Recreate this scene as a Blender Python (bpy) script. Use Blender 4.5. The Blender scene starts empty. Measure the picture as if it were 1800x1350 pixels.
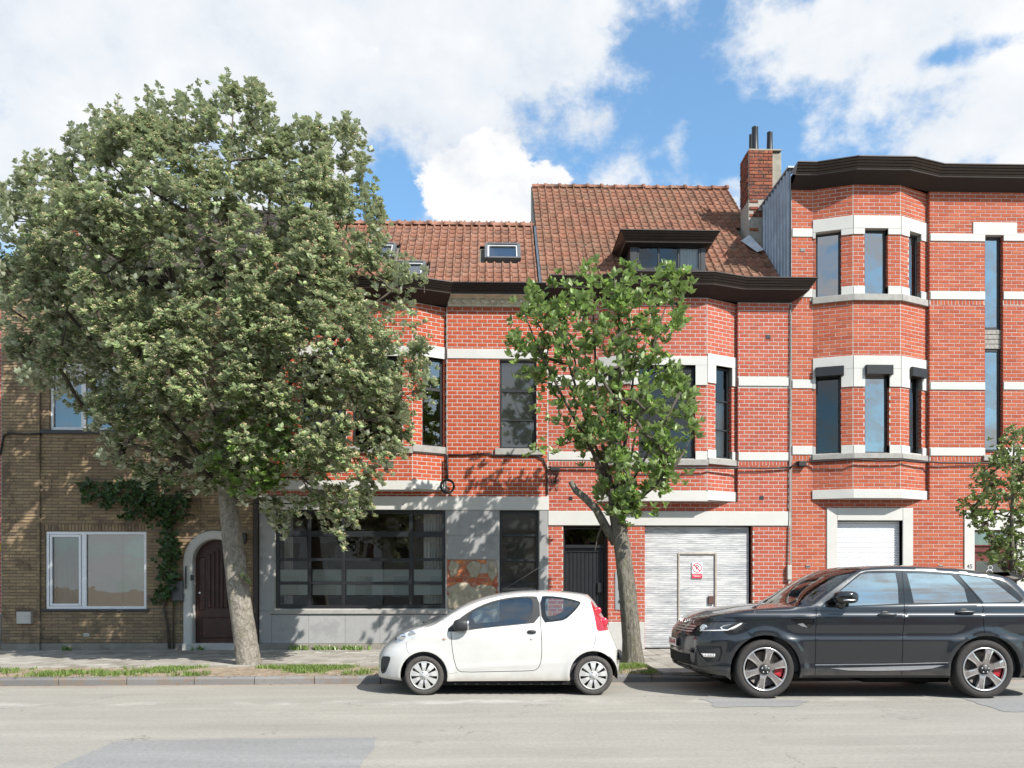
import bpy, bmesh, math, random
import numpy as np
from mathutils import Vector, Matrix
from mathutils.geometry import delaunay_2d_cdt

random.seed(7)
rng = np.random.default_rng(11)
S = bpy.context.scene
COL = S.collection
R = math.radians

# ------------------------------------------------------------------ camera, world, sun, exposure
F = 1400.0            # focal length in photo pixels (1800 px wide)
TH = 0.026            # camera yaw to the right of the facade normal
CH = 1.5              # camera height
HZ = 1030.0           # horizon row of the photo
ct, st = math.cos(TH), math.sin(TH)
SUN_EL, SUN_AZ = R(43), R(43)     # azimuth to the right of "behind the camera"

cam_d = bpy.data.cameras.new('camera')
cam = bpy.data.objects.new('camera', cam_d)
COL.objects.link(cam)
cam_d.sensor_width = 36.0
cam_d.lens = 36.0 * F / 1800.0
cam_d.shift_y = (HZ - 675.0) / 1800.0
cam_d.clip_end = 2000
cam.location = (0, 0, CH)
cam.rotation_euler = (R(90), 0, -TH)
S.camera = cam

S.render.engine = 'CYCLES'
S.view_settings.view_transform = 'Standard'
S.view_settings.look = 'None'
S.view_settings.gamma = 1.0
S.view_settings.exposure = 0.95
S.view_settings.use_curve_mapping = False
try:
    S.cycles.max_bounces = 8
    S.cycles.transparent_max_bounces = 12
    S.cycles.caustics_reflective = False
    S.cycles.caustics_refractive = False
except Exception:
    pass

sun_d = bpy.data.lights.new('sun', 'SUN')
sun_d.energy = 3.9
sun_d.angle = R(0.5)
sun_d.color = (1.0, 0.95, 0.88)
sun = bpy.data.objects.new('sun', sun_d)
COL.objects.link(sun)
SUNV = Vector((math.sin(SUN_AZ) * math.cos(SUN_EL), -math.cos(SUN_AZ) * math.cos(SUN_EL), math.sin(SUN_EL)))
sun.rotation_euler = SUNV.to_track_quat('Z', 'Y').to_euler()
sun.location = SUNV * 60

# ------------------------------------------------------------------ node helpers
class NT:
    def __init__(s, tree): s.t = tree; s.n = tree.nodes; s.l = tree.links
    def node(s, typ, **kw):
        n = s.n.new(typ)
        for k, v in kw.items(): setattr(n, k, v)
        return n
    def put(s, sock, v):
        if v is None: return
        if hasattr(v, 'is_output') or isinstance(v, bpy.types.NodeSocket): s.l.new(v, sock)
        else: sock.default_value = v
    def math(s, op, a, b=None, c=None, clamp=False):
        n = s.node('ShaderNodeMath', operation=op); n.use_clamp = clamp
        s.put(n.inputs[0], a); s.put(n.inputs[1], b)
        if c is not None: s.put(n.inputs[2], c)
        return n.outputs[0]
    def vmath(s, op, a, b=None, scale=None):
        n = s.node('ShaderNodeVectorMath', operation=op)
        s.put(n.inputs[0], a)
        if b is not None: s.put(n.inputs[1], b)
        if scale is not None: s.put(n.inputs['Scale'], scale)
        return n.outputs['Value'] if op in ('DOT_PRODUCT', 'LENGTH') else n.outputs[0]
    def noise(s, vec, scale, detail=4, rough=0.55, dist=0.0, out='Fac'):
        n = s.node('ShaderNodeTexNoise')
        if vec is not None: s.put(n.inputs['Vector'], vec)
        n.inputs['Scale'].default_value = scale; n.inputs['Detail'].default_value = detail
        n.inputs['Roughness'].default_value = rough; n.inputs['Distortion'].default_value = dist
        return n.outputs[out]
    def ramp(s, fac, stops, interp='LINEAR'):
        n = s.node('ShaderNodeValToRGB'); n.color_ramp.interpolation = interp
        s.put(n.inputs[0], fac)
        e = n.color_ramp.elements
        while len(e) < len(stops): e.new(0.5)
        for i, (p, c) in enumerate(stops):
            e[i].position = p
            e[i].color = (c, c, c, 1) if not isinstance(c, (tuple, list)) else (*c[:3], 1)
        return n.outputs[0]
    def mix(s, fac, a, b, blend='MIX'):
        n = s.node('ShaderNodeMix', data_type='RGBA', blend_type=blend)
        s.put(n.inputs[0], fac); s.put(n.inputs[6], c4(a)); s.put(n.inputs[7], c4(b))
        return n.outputs[2]
    def smooth(s, v, a, b):
        n = s.node('ShaderNodeMapRange', interpolation_type='SMOOTHSTEP')
        s.put(n.inputs[0], v); n.inputs[1].default_value = a; n.inputs[2].default_value = b
        return n.outputs[0]
def c4(c):
    if isinstance(c, (tuple, list)) and len(c) == 3: return (*c, 1)
    return c

# ------------------------------------------------------------------ pixel geometry
def ray(px, py):
    a = (px - 900) / F; b = (HZ - py) / F
    return (a * ct + st, ct - a * st, b)
def on_y(px, py, Y):
    r = ray(px, py); t = Y / r[1]
    return Vector((r[0] * t, Y, CH + r[2] * t))
def at_depth(px, py, D):
    a = (px - 900) / F; b = (HZ - py) / F
    return Vector(((a * ct + st) * D, (ct - a * st) * D, CH + b * D))

# ------------------------------------------------------------------ world: Nishita sky with procedural clouds
W = bpy.data.worlds.new('World'); S.world = W; W.use_nodes = True
W.cycles.sampling_method = 'MANUAL'; W.cycles.sample_map_resolution = 256
w = NT(W.node_tree); w.n.clear()
wout = w.node('ShaderNodeOutputWorld'); bg = w.node('ShaderNodeBackground')
bg.inputs['Strength'].default_value = 0.11
w.l.new(bg.outputs[0], wout.inputs[0])
sky = w.node('ShaderNodeTexSky', sky_type='NISHITA')
sky.sun_disc = False
sky.sun_elevation = SUN_EL
sky.sun_rotation = math.pi - SUN_AZ
sky.air_density = 1.0; sky.dust_density = 0.6; sky.ozone_density = 1.6
tc = w.node('ShaderNodeTexCoord')
dirv = w.vmath('NORMALIZE', tc.outputs['Generated'])
sep = w.node('ShaderNodeSeparateXYZ'); w.l.new(dirv, sep.inputs[0])
az = w.math('ARCTAN2', sep.outputs[0], sep.outputs[1])
el = w.math('ARCSINE', sep.outputs[2])
# flatten the direction sphere a little so that clouds stretch sideways
sv = w.node('ShaderNodeCombineXYZ')
w.l.new(sep.outputs[0], sv.inputs[0]); w.l.new(sep.outputs[1], sv.inputs[1])
w.l.new(w.math('MULTIPLY', sep.outputs[2], 1.35), sv.inputs[2])
n_big = w.noise(sv.outputs[0], 2.6, 3, 0.5)
n_mid = w.noise(sv.outputs[0], 6.5, 7, 0.60)
n_fin = w.noise(sv.outputs[0], 19.0, 5, 0.62)
def azel(px, py):
    r = Vector(ray(px, py)).normalized()
    return math.atan2(r.x, r.y), math.asin(r.z)
def blob(px, py, rx, ry, wgt, sharp=2.0, rot=0):
    a0, e0 = azel(px, py)
    a1, _ = azel(px + rx, py); _, e1 = azel(px, py - ry)
    da = w.math('DIVIDE', w.math('SUBTRACT', az, a0), a1 - a0)
    de = w.math('DIVIDE', w.math('SUBTRACT', el, e0), e1 - e0)
    if rot:
        c, s_ = math.cos(rot), math.sin(rot)
        da2 = w.math('ADD', w.math('MULTIPLY', da, c), w.math('MULTIPLY', de, s_))
        de = w.math('SUBTRACT', w.math('MULTIPLY', de, c), w.math('MULTIPLY', da, s_)); da = da2
    q = w.math('ADD', w.math('MULTIPLY', da, da), w.math('MULTIPLY', de, de))
    return w.math('MULTIPLY', w.math('EXPONENT', w.math('MULTIPLY', q, -1.0)), wgt)
terms = [
    blob(300, 40, 640, 250, .46), blob(840, 40, 200, 150, .26), blob(30, 330, 170, 120, .25), blob(560, 190, 160, 70, .20),
    blob(1040, 60, 110, 60, .16),
    blob(1640, 30, 330, 90, .36), blob(1800, 200, 240, 110, .44), blob(1420, 60, 120, 70, .20), blob(1560, 170, 90, 60, .16),
    blob(1200, 140, 160, 140, -.38), blob(1130, 60, 60, 60, -.22), blob(1390, 240, 120, 120, -.40), blob(1290, 240, 100, 90, -.24), blob(1080, 250, 140, 90, -.22),
    blob(690, 330, 60, 95, -.60), blob(980, 170, 60, 30, -.12), blob(1670, 95, 70, 24, -.42, 2.0, -.7), blob(1760, 75, 40, 16, -.3, 2.0, -.7),
    blob(1045, 215, 46, 26, .30), blob(1115, 275, 60, 34, .20), blob(1195, 245, 24, 70, .30, 2, -.5), blob(1290, 322, 30, 20, .26), blob(1075, 325, 60, 26, .22), blob(1420, 235, 26, 50, .22, 2, -.6), blob(1150, 205, 30, 18, .18),
]
anch = terms[0]
for t_ in terms[1:]: anch = w.math('ADD', anch, t_)
cov = w.math('ADD', w.math('MULTIPLY', n_mid, 1.35), w.math('MULTIPLY', n_big, .5))
cov = w.math('ADD', cov, w.math('MULTIPLY', n_fin, 1.05))
cov = w.math('ADD', cov, anch)
dens = w.smooth(cov, 1.20, 1.66)
# the single crisp cumulus over the roofs
wob = w.math('MULTIPLY', w.math('SUBTRACT', n_fin, .5), 1.7)
wob = w.math('ADD', wob, w.math('MULTIPLY', w.math('SUBTRACT', n_mid, .5), 1.7))
cum = w.math('ADD', w.math('ADD', blob(890, 340, 118, 92, 1.0), blob(795, 335, 78, 72, .75)), blob(965, 365, 75, 70, .8))
cum = w.math('ADD', cum, blob(875, 245, 75, 45, .42))
cumd = w.math('MULTIPLY', w.smooth(w.math('ADD', cum, wob), .47, .66), .96)
# light and grey inside the clouds: density towards the light minus density here
off = w.vmath('ADD', sv.outputs[0], (0.03, -0.03, 0.045))
n_off = w.noise(off, 6.5, 5, 0.60)
rel = w.math('SUBTRACT', n_mid, n_off)
shade = w.math('MULTIPLY_ADD', rel, 1.6, .60)
shade = w.math('ADD', shade, w.math('MULTIPLY', w.math('SUBTRACT', .5, n_big), 1.0))
shade = w.math('ADD', shade, w.math('MULTIPLY', w.math('SUBTRACT', n_fin, .5), .5), None, True)
ccol = w.ramp(shade, [(0.10, (3.3, 3.6, 4.05)), (0.5, (4.05, 4.25, 4.5)), (1.0, (4.75, 4.77, 4.8))])
cumcol = w.ramp(w.math('MULTIPLY_ADD', rel, 2.4, .66), [(0.2, (3.5, 3.75, 4.15)), (0.75, (4.8, 4.8, 4.8))])
skyc = w.mix(.08, w.mix(1.0, sky.outputs[0], (0.74, 1.12, 1.22), 'MULTIPLY'), (4.2, 4.5, 4.8))
c1 = w.mix(w.math('MULTIPLY', dens, .97), skyc, ccol)
c2 = w.mix(cumd, c1, cumcol)
w.l.new(c2, bg.inputs['Color'])

# ------------------------------------------------------------------ object helpers
def tag(o, label=None, cat=None, group=None, kind=None):
    if label: o['label'] = label
    if cat: o['category'] = cat
    if group: o['group'] = group
    if kind: o['kind'] = kind
    return o
def empty(name, loc=(0, 0, 0), rz=0.0):
    o = bpy.data.objects.new(name, None); COL.objects.link(o)
    o.location = loc; o.rotation_euler = (0, 0, rz); o.empty_display_size = .3
    return o
def adopt(child, parent, world=True):
    """child mesh is given in world coordinates (world=True) or in the parent's own frame"""
    if parent is None: return child
    child.parent = parent
    if world and parent.type == 'EMPTY':
        child.matrix_parent_inverse = Matrix.Translation(-Vector(parent.location))
    return child
def new_obj(name, me, mat=None, parent=None, world=True):
    o = bpy.data.objects.new(name, me); COL.objects.link(o)
    if mat is not None and not me.materials: me.materials.append(mat)
    return adopt(o, parent, world)

class Facet:
    def __init__(s, p0, p1):
        s.p0 = Vector(p0[:2]); s.p1 = Vector(p1[:2]); d = s.p1 - s.p0
        s.L = d.length; s.d = d / s.L; s.n = Vector((s.d.y, -s.d.x)); s.rz = math.atan2(s.d.y, s.d.x)
    def pt(s, u, z, o=0.0):
        q = s.p0 + s.d * u + s.n * o
        return (q.x, q.y, z)
    def u(s, px):
        rx, ry, _ = ray(px, 0)
        return (s.p0.y * rx - s.p0.x * ry) / (s.d.x * ry - s.d.y * rx)
    def z(s, px, py):
        r = ray(px, py); q = s.p0 + s.d * s.u(px)
        return CH + r[2] * q.y / r[1]
    def rect(s, x0, x1, yt, yb, o=0.0):
        m = (x0 + x1) / 2
        return s.u(x0), s.u(x1), s.z(m, yb), s.z(m, yt)

class MB:
    def __init__(s): s.v = []; s.f = []; s.m = []
    def add(s, vs, fs, mi=0):
        b = len(s.v); s.v += [tuple(p) for p in vs]
        for f in fs: s.f.append([i + b for i in f]); s.m.append(mi)
    def quad(s, a, b, c, d, mi=0): s.add([a, b, c, d], [(0, 1, 2, 3)], mi)
    def fbox(s, fa, u0, u1, z0, z1, o0, o1, ch=0.0, mi=0, back=False):
        P = fa.pt
        if ch <= 0:
            vs = [P(u0, z0, o0), P(u1, z0, o0), P(u1, z1, o0), P(u0, z1, o0), P(u0, z0, o1), P(u1, z0, o1), P(u1, z1, o1), P(u0, z1, o1)]
            fs = [(4, 5, 6, 7), (0, 1, 5, 4), (1, 2, 6, 5), (2, 3, 7, 6), (3, 0, 4, 7)]
            if back: fs.append((3, 2, 1, 0))
        else:
            c = min(ch, (u1 - u0) * .45, (z1 - z0) * .45)
            vs = [P(u0, z0, o0), P(u1, z0, o0), P(u1, z1, o0), P(u0, z1, o0),
                  P(u0, z0, o1 - c), P(u1, z0, o1 - c), P(u1, z1, o1 - c), P(u0, z1, o1 - c),
                  P(u0 + c, z0 + c, o1), P(u1 - c, z0 + c, o1), P(u1 - c, z1 - c, o1), P(u0 + c, z1 - c, o1)]
            fs = [(8, 9, 10, 11)]
            for i in range(4):
                j = (i + 1) % 4
                fs.append((4 + i, 4 + j, 8 + j, 8 + i)); fs.append((i, j, 4 + j, 4 + i))
            if back: fs.append((3, 2, 1, 0))
        s.add(vs, fs, mi)
    def box(s, x0, x1, y0, y1, z0, z1, ch=0.0, mi=0):
        if ch <= 0:
            s.add([(x0, y0, z0), (x1, y0, z0), (x1, y1, z0), (x0, y1, z0), (x0, y0, z1), (x1, y0, z1), (x1, y1, z1), (x0, y1, z1)],
                  [(3, 2, 1, 0), (4, 5, 6, 7), (0, 1, 5, 4), (1, 2, 6, 5), (2, 3, 7, 6), (3, 0, 4, 7)], mi)
        else:
            bm = bmesh.new(); bmesh.ops.create_cube(bm, size=1.0)
            for v in bm.verts:
                v.co = (x0 + (v.co.x + .5) * (x1 - x0), y0 + (v.co.y + .5) * (y1 - y0), z0 + (v.co.z + .5) * (z1 - z0))
            bmesh.ops.bevel(bm, geom=bm.edges[:], offset=ch, segments=2, affect='EDGES', profile=.6)
            bm.verts.index_update()
            s.add([v.co[:] for v in bm.verts], [[v.index for v in f.verts] for f in bm.faces], mi); bm.free()
    def tube(s, pts, rad, n=6, cap=True, mi=0):
        pts = [Vector(p) for p in pts]
        if not hasattr(rad, '__len__'): rad = [rad] * len(pts)
        rings = []; prev = None
        for i, p in enumerate(pts):
            t = (pts[min(i + 1, len(pts) - 1)] - pts[max(i - 1, 0)])
            if t.length < 1e-9: t = Vector((0, 0, 1))
            t.normalize()
            if prev is None: a = t.orthogonal().normalized()
            else:
                a = prev - t * prev.dot(t)
                a = a.normalized() if a.length > 1e-6 else t.orthogonal().normalized()
            prev = a; b = t.cross(a)
            rings.append([p + (a * math.cos(2 * math.pi * k / n) + b * math.sin(2 * math.pi * k / n)) * rad[i] for k in range(n)])
        vs = [v for r_ in rings for v in r_]; fs = []
        for i in range(len(rings) - 1):
            for k in range(n):
                fs.append((i * n + k, i * n + (k + 1) % n, (i + 1) * n + (k + 1) % n, (i + 1) * n + k))
        if cap:
            fs.append(list(range(n))[::-1]); fs.append([(len(rings) - 1) * n + k for k in range(n)])
        s.add(vs, fs, mi)
    def lathe(s, prof, c, axis, ref, n=32, mi=0, closed=False):
        c = Vector(c); axis = Vector(axis); ref = Vector(ref); b = axis.cross(ref)
        vs = []; fs = []
        for (r_, h) in prof:
            for k in range(n):
                a = 2 * math.pi * k / n
                vs.append(c + axis * h + (ref * math.cos(a) + b * math.sin(a)) * r_)
        m = len(prof)
        for i in range(m - 1 + (1 if closed else 0)):
            j = (i + 1) % m
            for k in range(n):
                fs.append((i * n + k, i * n + (k + 1) % n, j * n + (k + 1) % n, j * n + k))
        s.add(vs, fs, mi)
    def sweep(s, path, prof, mi=0, ends=False):
        P = [Vector(p[:2]) for p in path]; N = []
        for i in range(len(P) - 1):
            d = (P[i + 1] - P[i]).normalized(); N.append(Vector((d.y, -d.x)))
        M = []
        for i in range(len(P)):
            a = N[max(i - 1, 0)]; b = N[min(i, len(N) - 1)]
            M.append((a + b) / (1 + a.dot(b)))
        vs = []; fs = []; m = len(prof)
        for p, mm in zip(P, M):
            for (o, z) in prof:
                q = p + mm * o; vs.append((q.x, q.y, z))
        for i in range(len(P) - 1):
            for k in range(m - 1):
                fs.append((i * m + k, (i + 1) * m + k, (i + 1) * m + k + 1, i * m + k + 1))
        if ends:
            fs.append(list(range(m))); fs.append([(len(P) - 1) * m + k for k in range(m)][::-1])
        s.add(vs, fs, mi)
    def build(s, name, mat, parent=None, smooth=False, world=True):
        me = bpy.data.meshes.new(name); me.from_pydata(s.v, [], s.f)
        mats = mat if isinstance(mat, (list, tuple)) else [mat]
        for m_ in mats: me.materials.append(m_)
        if len(mats) > 1: me.polygons.foreach_set('material_index', s.m)
        if smooth: me.polygons.foreach_set('use_smooth', [True] * len(me.polygons))
        me.update()
        return new_obj(name, me, None, parent, world)

def np_mesh(name, V, faces, mat, parent=None, smooth=False, world=True):
    """V (n,3), faces (m,k) all with the same k"""
    me = bpy.data.meshes.new(name)
    V = np.asarray(V, dtype=np.float32); faces = np.asarray(faces, dtype=np.int32); m, k = faces.shape
    me.vertices.add(len(V)); me.vertices.foreach_set('co', V.ravel())
    me.loops.add(m * k); me.loops.foreach_set('vertex_index', faces.ravel())
    me.polygons.add(m); me.polygons.foreach_set('loop_start', np.arange(0, m * k, k, dtype=np.int32))
    if smooth: me.polygons.foreach_set('use_smooth', np.ones(m, dtype=bool))
    me.materials.append(mat); me.update(calc_edges=True); me.validate()
    return new_obj(name, me, None, parent, world)

# ------------------------------------------------------------------ materials
MATS = {}
def base_mat(name):
    m = bpy.data.materials.new(name); m.use_nodes = True
    t = NT(m.node_tree); t.n.clear()
    out = t.node('ShaderNodeOutputMaterial'); p = t.node('ShaderNodeBsdfPrincipled')
    t.l.new(p.outputs[0], out.inputs[0])
    return m, t, p, out
def bump(t, p, h, strength=.3, dist=.01):
    b = t.node('ShaderNodeBump'); b.inputs['Strength'].default_value = strength; b.inputs['Distance'].default_value = dist
    t.put(b.inputs['Height'], h); t.l.new(b.outputs[0], p.inputs['Normal']); return b
def simple(name, col, rough=.6, var=.12, scale=6.0, metal=0.0, bmp=0.0, bscale=60, spec=.5, coat=0.0, dirt=None, dirtc=(.2, .18, .15)):
    m, t, p, o = base_mat(name)
    g = t.node('ShaderNodeNewGeometry').outputs['Position']
    n1 = t.noise(g, scale, 6, .6)
    lo = tuple(max(0, c * (1 - var)) for c in col); hi = tuple(c * (1 + var) for c in col)
    c = t.ramp(n1, [(.3, lo), (.7, hi)])
    if dirt:
        n2 = t.noise(g, dirt[0], 8, .7, .6)
        c = t.mix(t.math('MULTIPLY', t.smooth(n2, dirt[1], dirt[1] + .22), dirt[2]), c, dirtc)
    t.l.new(c, p.inputs['Base Color'])
    p.inputs['Roughness'].default_value = rough; p.inputs['Metallic'].default_value = metal
    p.inputs['Specular IOR Level'].default_value = spec
    if coat: p.inputs['Coat Weight'].default_value = coat; p.inputs['Coat Roughness'].default_value = .03
    if bmp: bump(t, p, t.noise(g, bscale, 4, .6), bmp, .01)
    MATS[name] = m
    return m
def pieces(name, stops, rough=.85, scale=9, grain=.25, bmp=.5, stain=None):
    """bricks, tiles, slabs: one colour per piece (mesh island or object), grain and wear on top"""
    m, t, p, o = base_mat(name)
    ge = t.node('ShaderNodeNewGeometry'); oi = t.node('ShaderNodeObjectInfo')
    rnd = t.math('FRACT', t.math('ADD', ge.outputs['Random Per Island'], oi.outputs['Random']))
    c = t.ramp(rnd, stops)
    n1 = t.noise(ge.outputs['Position'], 45, 5, .65)
    n0 = t.noise(ge.outputs['Position'], scale * .12, 4, .6)
    c = t.mix(grain, c, t.ramp(n1, [(.25, .25), (.75, 1.0)]), 'MULTIPLY')
    c = t.mix(.28, c, t.ramp(n0, [(.3, .6), (.7, 1.0)]), 'MULTIPLY')
    if stain:
        for (sc, th, colr, amt) in stain:
            c = t.mix(t.math('MULTIPLY', t.smooth(t.noise(ge.outputs['Position'], sc, 7, .68, .4), th, th + .12), amt), c, colr)
    t.l.new(c, p.inputs['Base Color']); p.inputs['Roughness'].default_value = rough
    p.inputs['Specular IOR Level'].default_value = .3
    bump(t, p, t.noise(ge.outputs['Position'], 70, 5, .7), bmp, .006)
    MATS[name] = m; return m
def glass(name, refl=.3, tint=(.8, .85, .84), rough=.0, wav=.0, trans=1.0, body=None):
    m, t, p, o = base_mat(name); t.n.remove(p)
    tr = t.node('ShaderNodeBsdfTransparent'); tr.inputs[0].default_value = (*tint, 1)
    gl = t.node('ShaderNodeBsdfGlossy'); gl.inputs['Roughness'].default_value = rough; gl.inputs['Color'].default_value = (.90, .88, .86, 1)
    fr = t.node('ShaderNodeFresnel'); fr.inputs[0].default_value = 1.5
    fac = t.math('ADD', fr.outputs[0], refl, None, True)
    mx = t.node('ShaderNodeMixShader'); t.l.new(fac, mx.inputs[0])
    if body:
        d = t.node('ShaderNodeBsdfDiffuse'); d.inputs[0].default_value = (*body[0], 1)
        m2 = t.node('ShaderNodeMixShader'); m2.inputs[0].default_value = body[1]
        t.l.new(tr.outputs[0], m2.inputs[1]); t.l.new(d.outputs[0], m2.inputs[2]); t.l.new(m2.outputs[0], mx.inputs[1])
    else: t.l.new(tr.outputs[0], mx.inputs[1])
    t.l.new(gl.outputs[0], mx.inputs[2]); t.l.new(mx.outputs[0], o.inputs[0])
    if wav:
        b = t.node('ShaderNodeBump'); b.inputs['Strength'].default_value = wav; b.inputs['Distance'].default_value = .02
        t.put(b.inputs['Height'], t.noise(t.node('ShaderNodeNewGeometry').outputs['Position'], 1.6, 2, .5))
        t.l.new(b.outputs[0], gl.inputs['Normal'])
    MATS[name] = m; return m

pieces('brick_red_left', [(0, (0.429, 0.075, 0.031)), (.5, (0.467, 0.088, 0.036)), (.85, (0.496, 0.102, 0.043)), (1, (0.409, 0.070, 0.031))], stain=[(3.0, .68, (.30, .05, .03), .5)])
pieces('brick_red_mid', [(0, (0.425, 0.088, 0.052)), (.45, (0.465, 0.106, 0.063)), (.85, (0.488, 0.121, 0.072)), (1, (0.391, 0.082, 0.050))], stain=[(2.5, .68, (.32, .10, .07), .5)])
pieces('brick_red_right', [(0, (0.395, 0.084, 0.041)), (.4, (0.453, 0.104, 0.052)), (.8, (0.492, 0.131, 0.064)), (.92, (0.367, 0.077, 0.040)), (1, (0.444, 0.095, 0.049))], stain=[(4, .68, (.12, .06, .04), .55)])
pieces('brick_brown', [(0, (0.236, 0.172, 0.106)), (.4, (0.293, 0.213, 0.129)), (.75, (0.333, 0.247, 0.144)), (.9, (0.270, 0.184, 0.121)), (1, (0.207, 0.149, 0.101))], stain=[(2.2, .52, (.07, .05, .035), .6)])
pieces('brick_old', [(0, (.40, .09, .04)), (.6, (.50, .15, .07)), (1, (.55, .22, .09))], stain=[(9, .5, (.30, .27, .22), .6)])
pieces('brick_chimney', [(0, (.20, .055, .035)), (.6, (.28, .08, .045)), (.9, (.38, .13, .06)), (1, (.10, .045, .035))], stain=[(6, .48, (.07, .045, .035), .8)])
pieces('tile_orange', [(0, (0.222, 0.094, 0.057)), (.35, (0.281, 0.126, 0.081)), (.7, (0.318, 0.155, 0.104)), (.9, (0.229, 0.114, 0.081)), (1, (0.178, 0.082, 0.057))],
       stain=[(1.3, .50, (.17, .10, .068), .4), (11, .54, (.27, .24, .19), .6), (5, .74, (.45, .30, .03), .8)])
pieces('tile_orange_moss', [(0, (0.194, 0.083, 0.053)), (.35, (0.275, 0.118, 0.073)), (.7, (0.316, 0.148, 0.097)), (1, (0.178, 0.079, 0.053))],
       stain=[(1.1, .45, (.15, .095, .062), .5), (11, .54, (.26, .235, .18), .6), (5, .72, (.45, .30, .03), .8)])
pieces('tile_dark', [(0, (.035, .03, .028)), (.6, (.06, .05, .045)), (1, (.09, .07, .06))])
pieces('slab_grey', [(0, (.29, .27, .235)), (.5, (.36, .34, .30)), (.9, (.42, .40, .355)), (1, (.50, .48, .44))], stain=[(2.0, .5, (.17, .155, .13), .7)], bmp=.3)
pieces('kerb_stone', [(0, (.15, .15, .15)), (.6, (.20, .198, .195)), (1, (.25, .24, .23))], stain=[(5, .5, (.20, .15, .11), .7)], bmp=.5)
pieces('panel_grey', [(0, (.33, .33, .33)), (.6, (.36, .36, .36)), (1, (.39, .39, .385))], stain=[(1.5, .52, (.22, .22, .23), .6), (14, .70, (.42, .42, .42), .5)], bmp=.12)
simple('mortar_white', (.45, .437, .405), .9, .12, 12, bmp=.5, bscale=120, dirt=(2.0, .55, .3))
simple('mortar_dark', (.16, .14, .115), .95, .25, 10, bmp=.5, bscale=120)
simple('mortar_grey', (.36, .33, .29), .95, .2, 14, bmp=.6, bscale=90)
simple('white_paint', (.51, .505, .48), .65, .05, 2.0, bmp=.2, bscale=60, dirt=(3.5, .54, .45), dirtc=(.47, .45, .40))
simple('white_paint_worn', (.50, .495, .47), .7, .05, 3, bmp=.25, bscale=60, dirt=(5.0, .58, .5), dirtc=(.45, .43, .38))
simple('white_upvc', (.74, .75, .78), .35, .03)
simple('sill_grey', (.30, .29, .27), .8, .15, 8, bmp=.3)
simple('sill_dark', (.03, .03, .032), .5, .2)
simple('black_paint', (.014, .015, .018), .38, .2, 5)
simple('black_frame', (.018, .019, .021), .42, .2, 5)
simple('brown_cladding', (.046, .033, .028), .36, .15, 4, bmp=.05)
simple('soffit_dark', (.007, .006, .0055), .6, .2, 4)
simple('gutter_dark', (.014, .0135, .0135), .36, .15, 4)
simple('cream_wood', (.52, .48, .39), .75, .2, 12, bmp=.3, dirt=(8, .5, .6), dirtc=(.16, .14, .11))
simple('old_wood_white', (.30, .285, .26), .85, .2, 20, bmp=.6, bscale=60, dirt=(16, .48, .8), dirtc=(.10, .09, .08))
simple('concrete', (.30, .28, .23), .9, .2, 5, bmp=.5, bscale=40, dirt=(6, .5, .5), dirtc=(.17, .15, .11))
simple('cement', (.34, .30, .225), .95, .25, 9, bmp=.9, bscale=26, dirt=(14, .52, .5), dirtc=(.20, .17, .12))
simple('plinth', (.24, .22, .19), .95, .2, 4, bmp=.4, dirt=(3, .5, .6), dirtc=(.12, .105, .085))
simple('plinth_light', (.44, .43, .41), .9, .1, 3, bmp=.3, dirt=(3, .5, .4), dirtc=(.3, .28, .25))
simple('zinc', (.27, .30, .34), .35, .2, 3, metal=.55)
simple('lead', (.42, .45, .48), .45, .2, 6, metal=.5)
simple('room_wall', (.13, .125, .12), .9, .1)
simple('room_pale', (.5, .49, .46), .9, .1)
simple('curtain', (.72, .71, .68), .9, .05)
simple('blind_grey', (.30, .31, .30), .8, .05)
simple('curtain_blue', (.25, .27, .33), .9, .1)
simple('frosted', (.52, .58, .56), .6, .03)
simple('door_wood', (.045, .015, .010), .45, .35, 7, bmp=.1)
simple('door_red', (.13, .025, .02), .4, .2, 5)
simple('mailbox_grey', (.09, .095, .10), .5, .1)
simple('steel', (.62, .63, .64), .30, .1, 4, metal=.7)
simple('cable_black', (.012, .012, .013), .6, .1)
simple('cable_grey', (.16, .15, .14), .7, .2)
simple('plastic_grey', (.42, .41, .38), .6, .1)
simple('yellow_plastic', (.60, .38, .02), .5, .1)
simple('rust_brown', (.10, .05, .04), .7, .25, 20)
simple('downpipe_brown', (.022, .014, .012), .5, .2)
simple('soil', (.27, .215, .155), 1.0, .3, 7, bmp=.9, bscale=50, dirt=(3, .52, .6), dirtc=(.17, .10, .065))
glass('pane_dark', .04, (.72, .75, .75), 0, .06)
glass('pane_shop', .09, (.86, .88, .87), 0, .05)
glass('pane_sky', .20, (.5, .53, .55), 0, .12)
glass('pane_sky_strong', .34, (.30, .32, .36), 0, .16)
glass('pane_dusty', .10, (.5, .52, .5), .05, .05, body=((.26, .30, .30), .09))
glass('car_glass', .12, (.66, .75, .75))
glass('suv_glass', .38, (.10, .11, .12), 0, .10)
glass('suv_windscreen', .08, (.55, .62, .60))
glass('lamp_glass', .06, (.95, .97, .98))
# ------------------------------------------------------------------ ground, road, kerb, pavement
YF = 17.18           # facade plane
PZ = 0.14            # pavement level
def ykerb(x): return 12.30 + .025 * x
def yverge(x): return 13.80 + .025 * x
VERGE_END = 2.62

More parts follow.
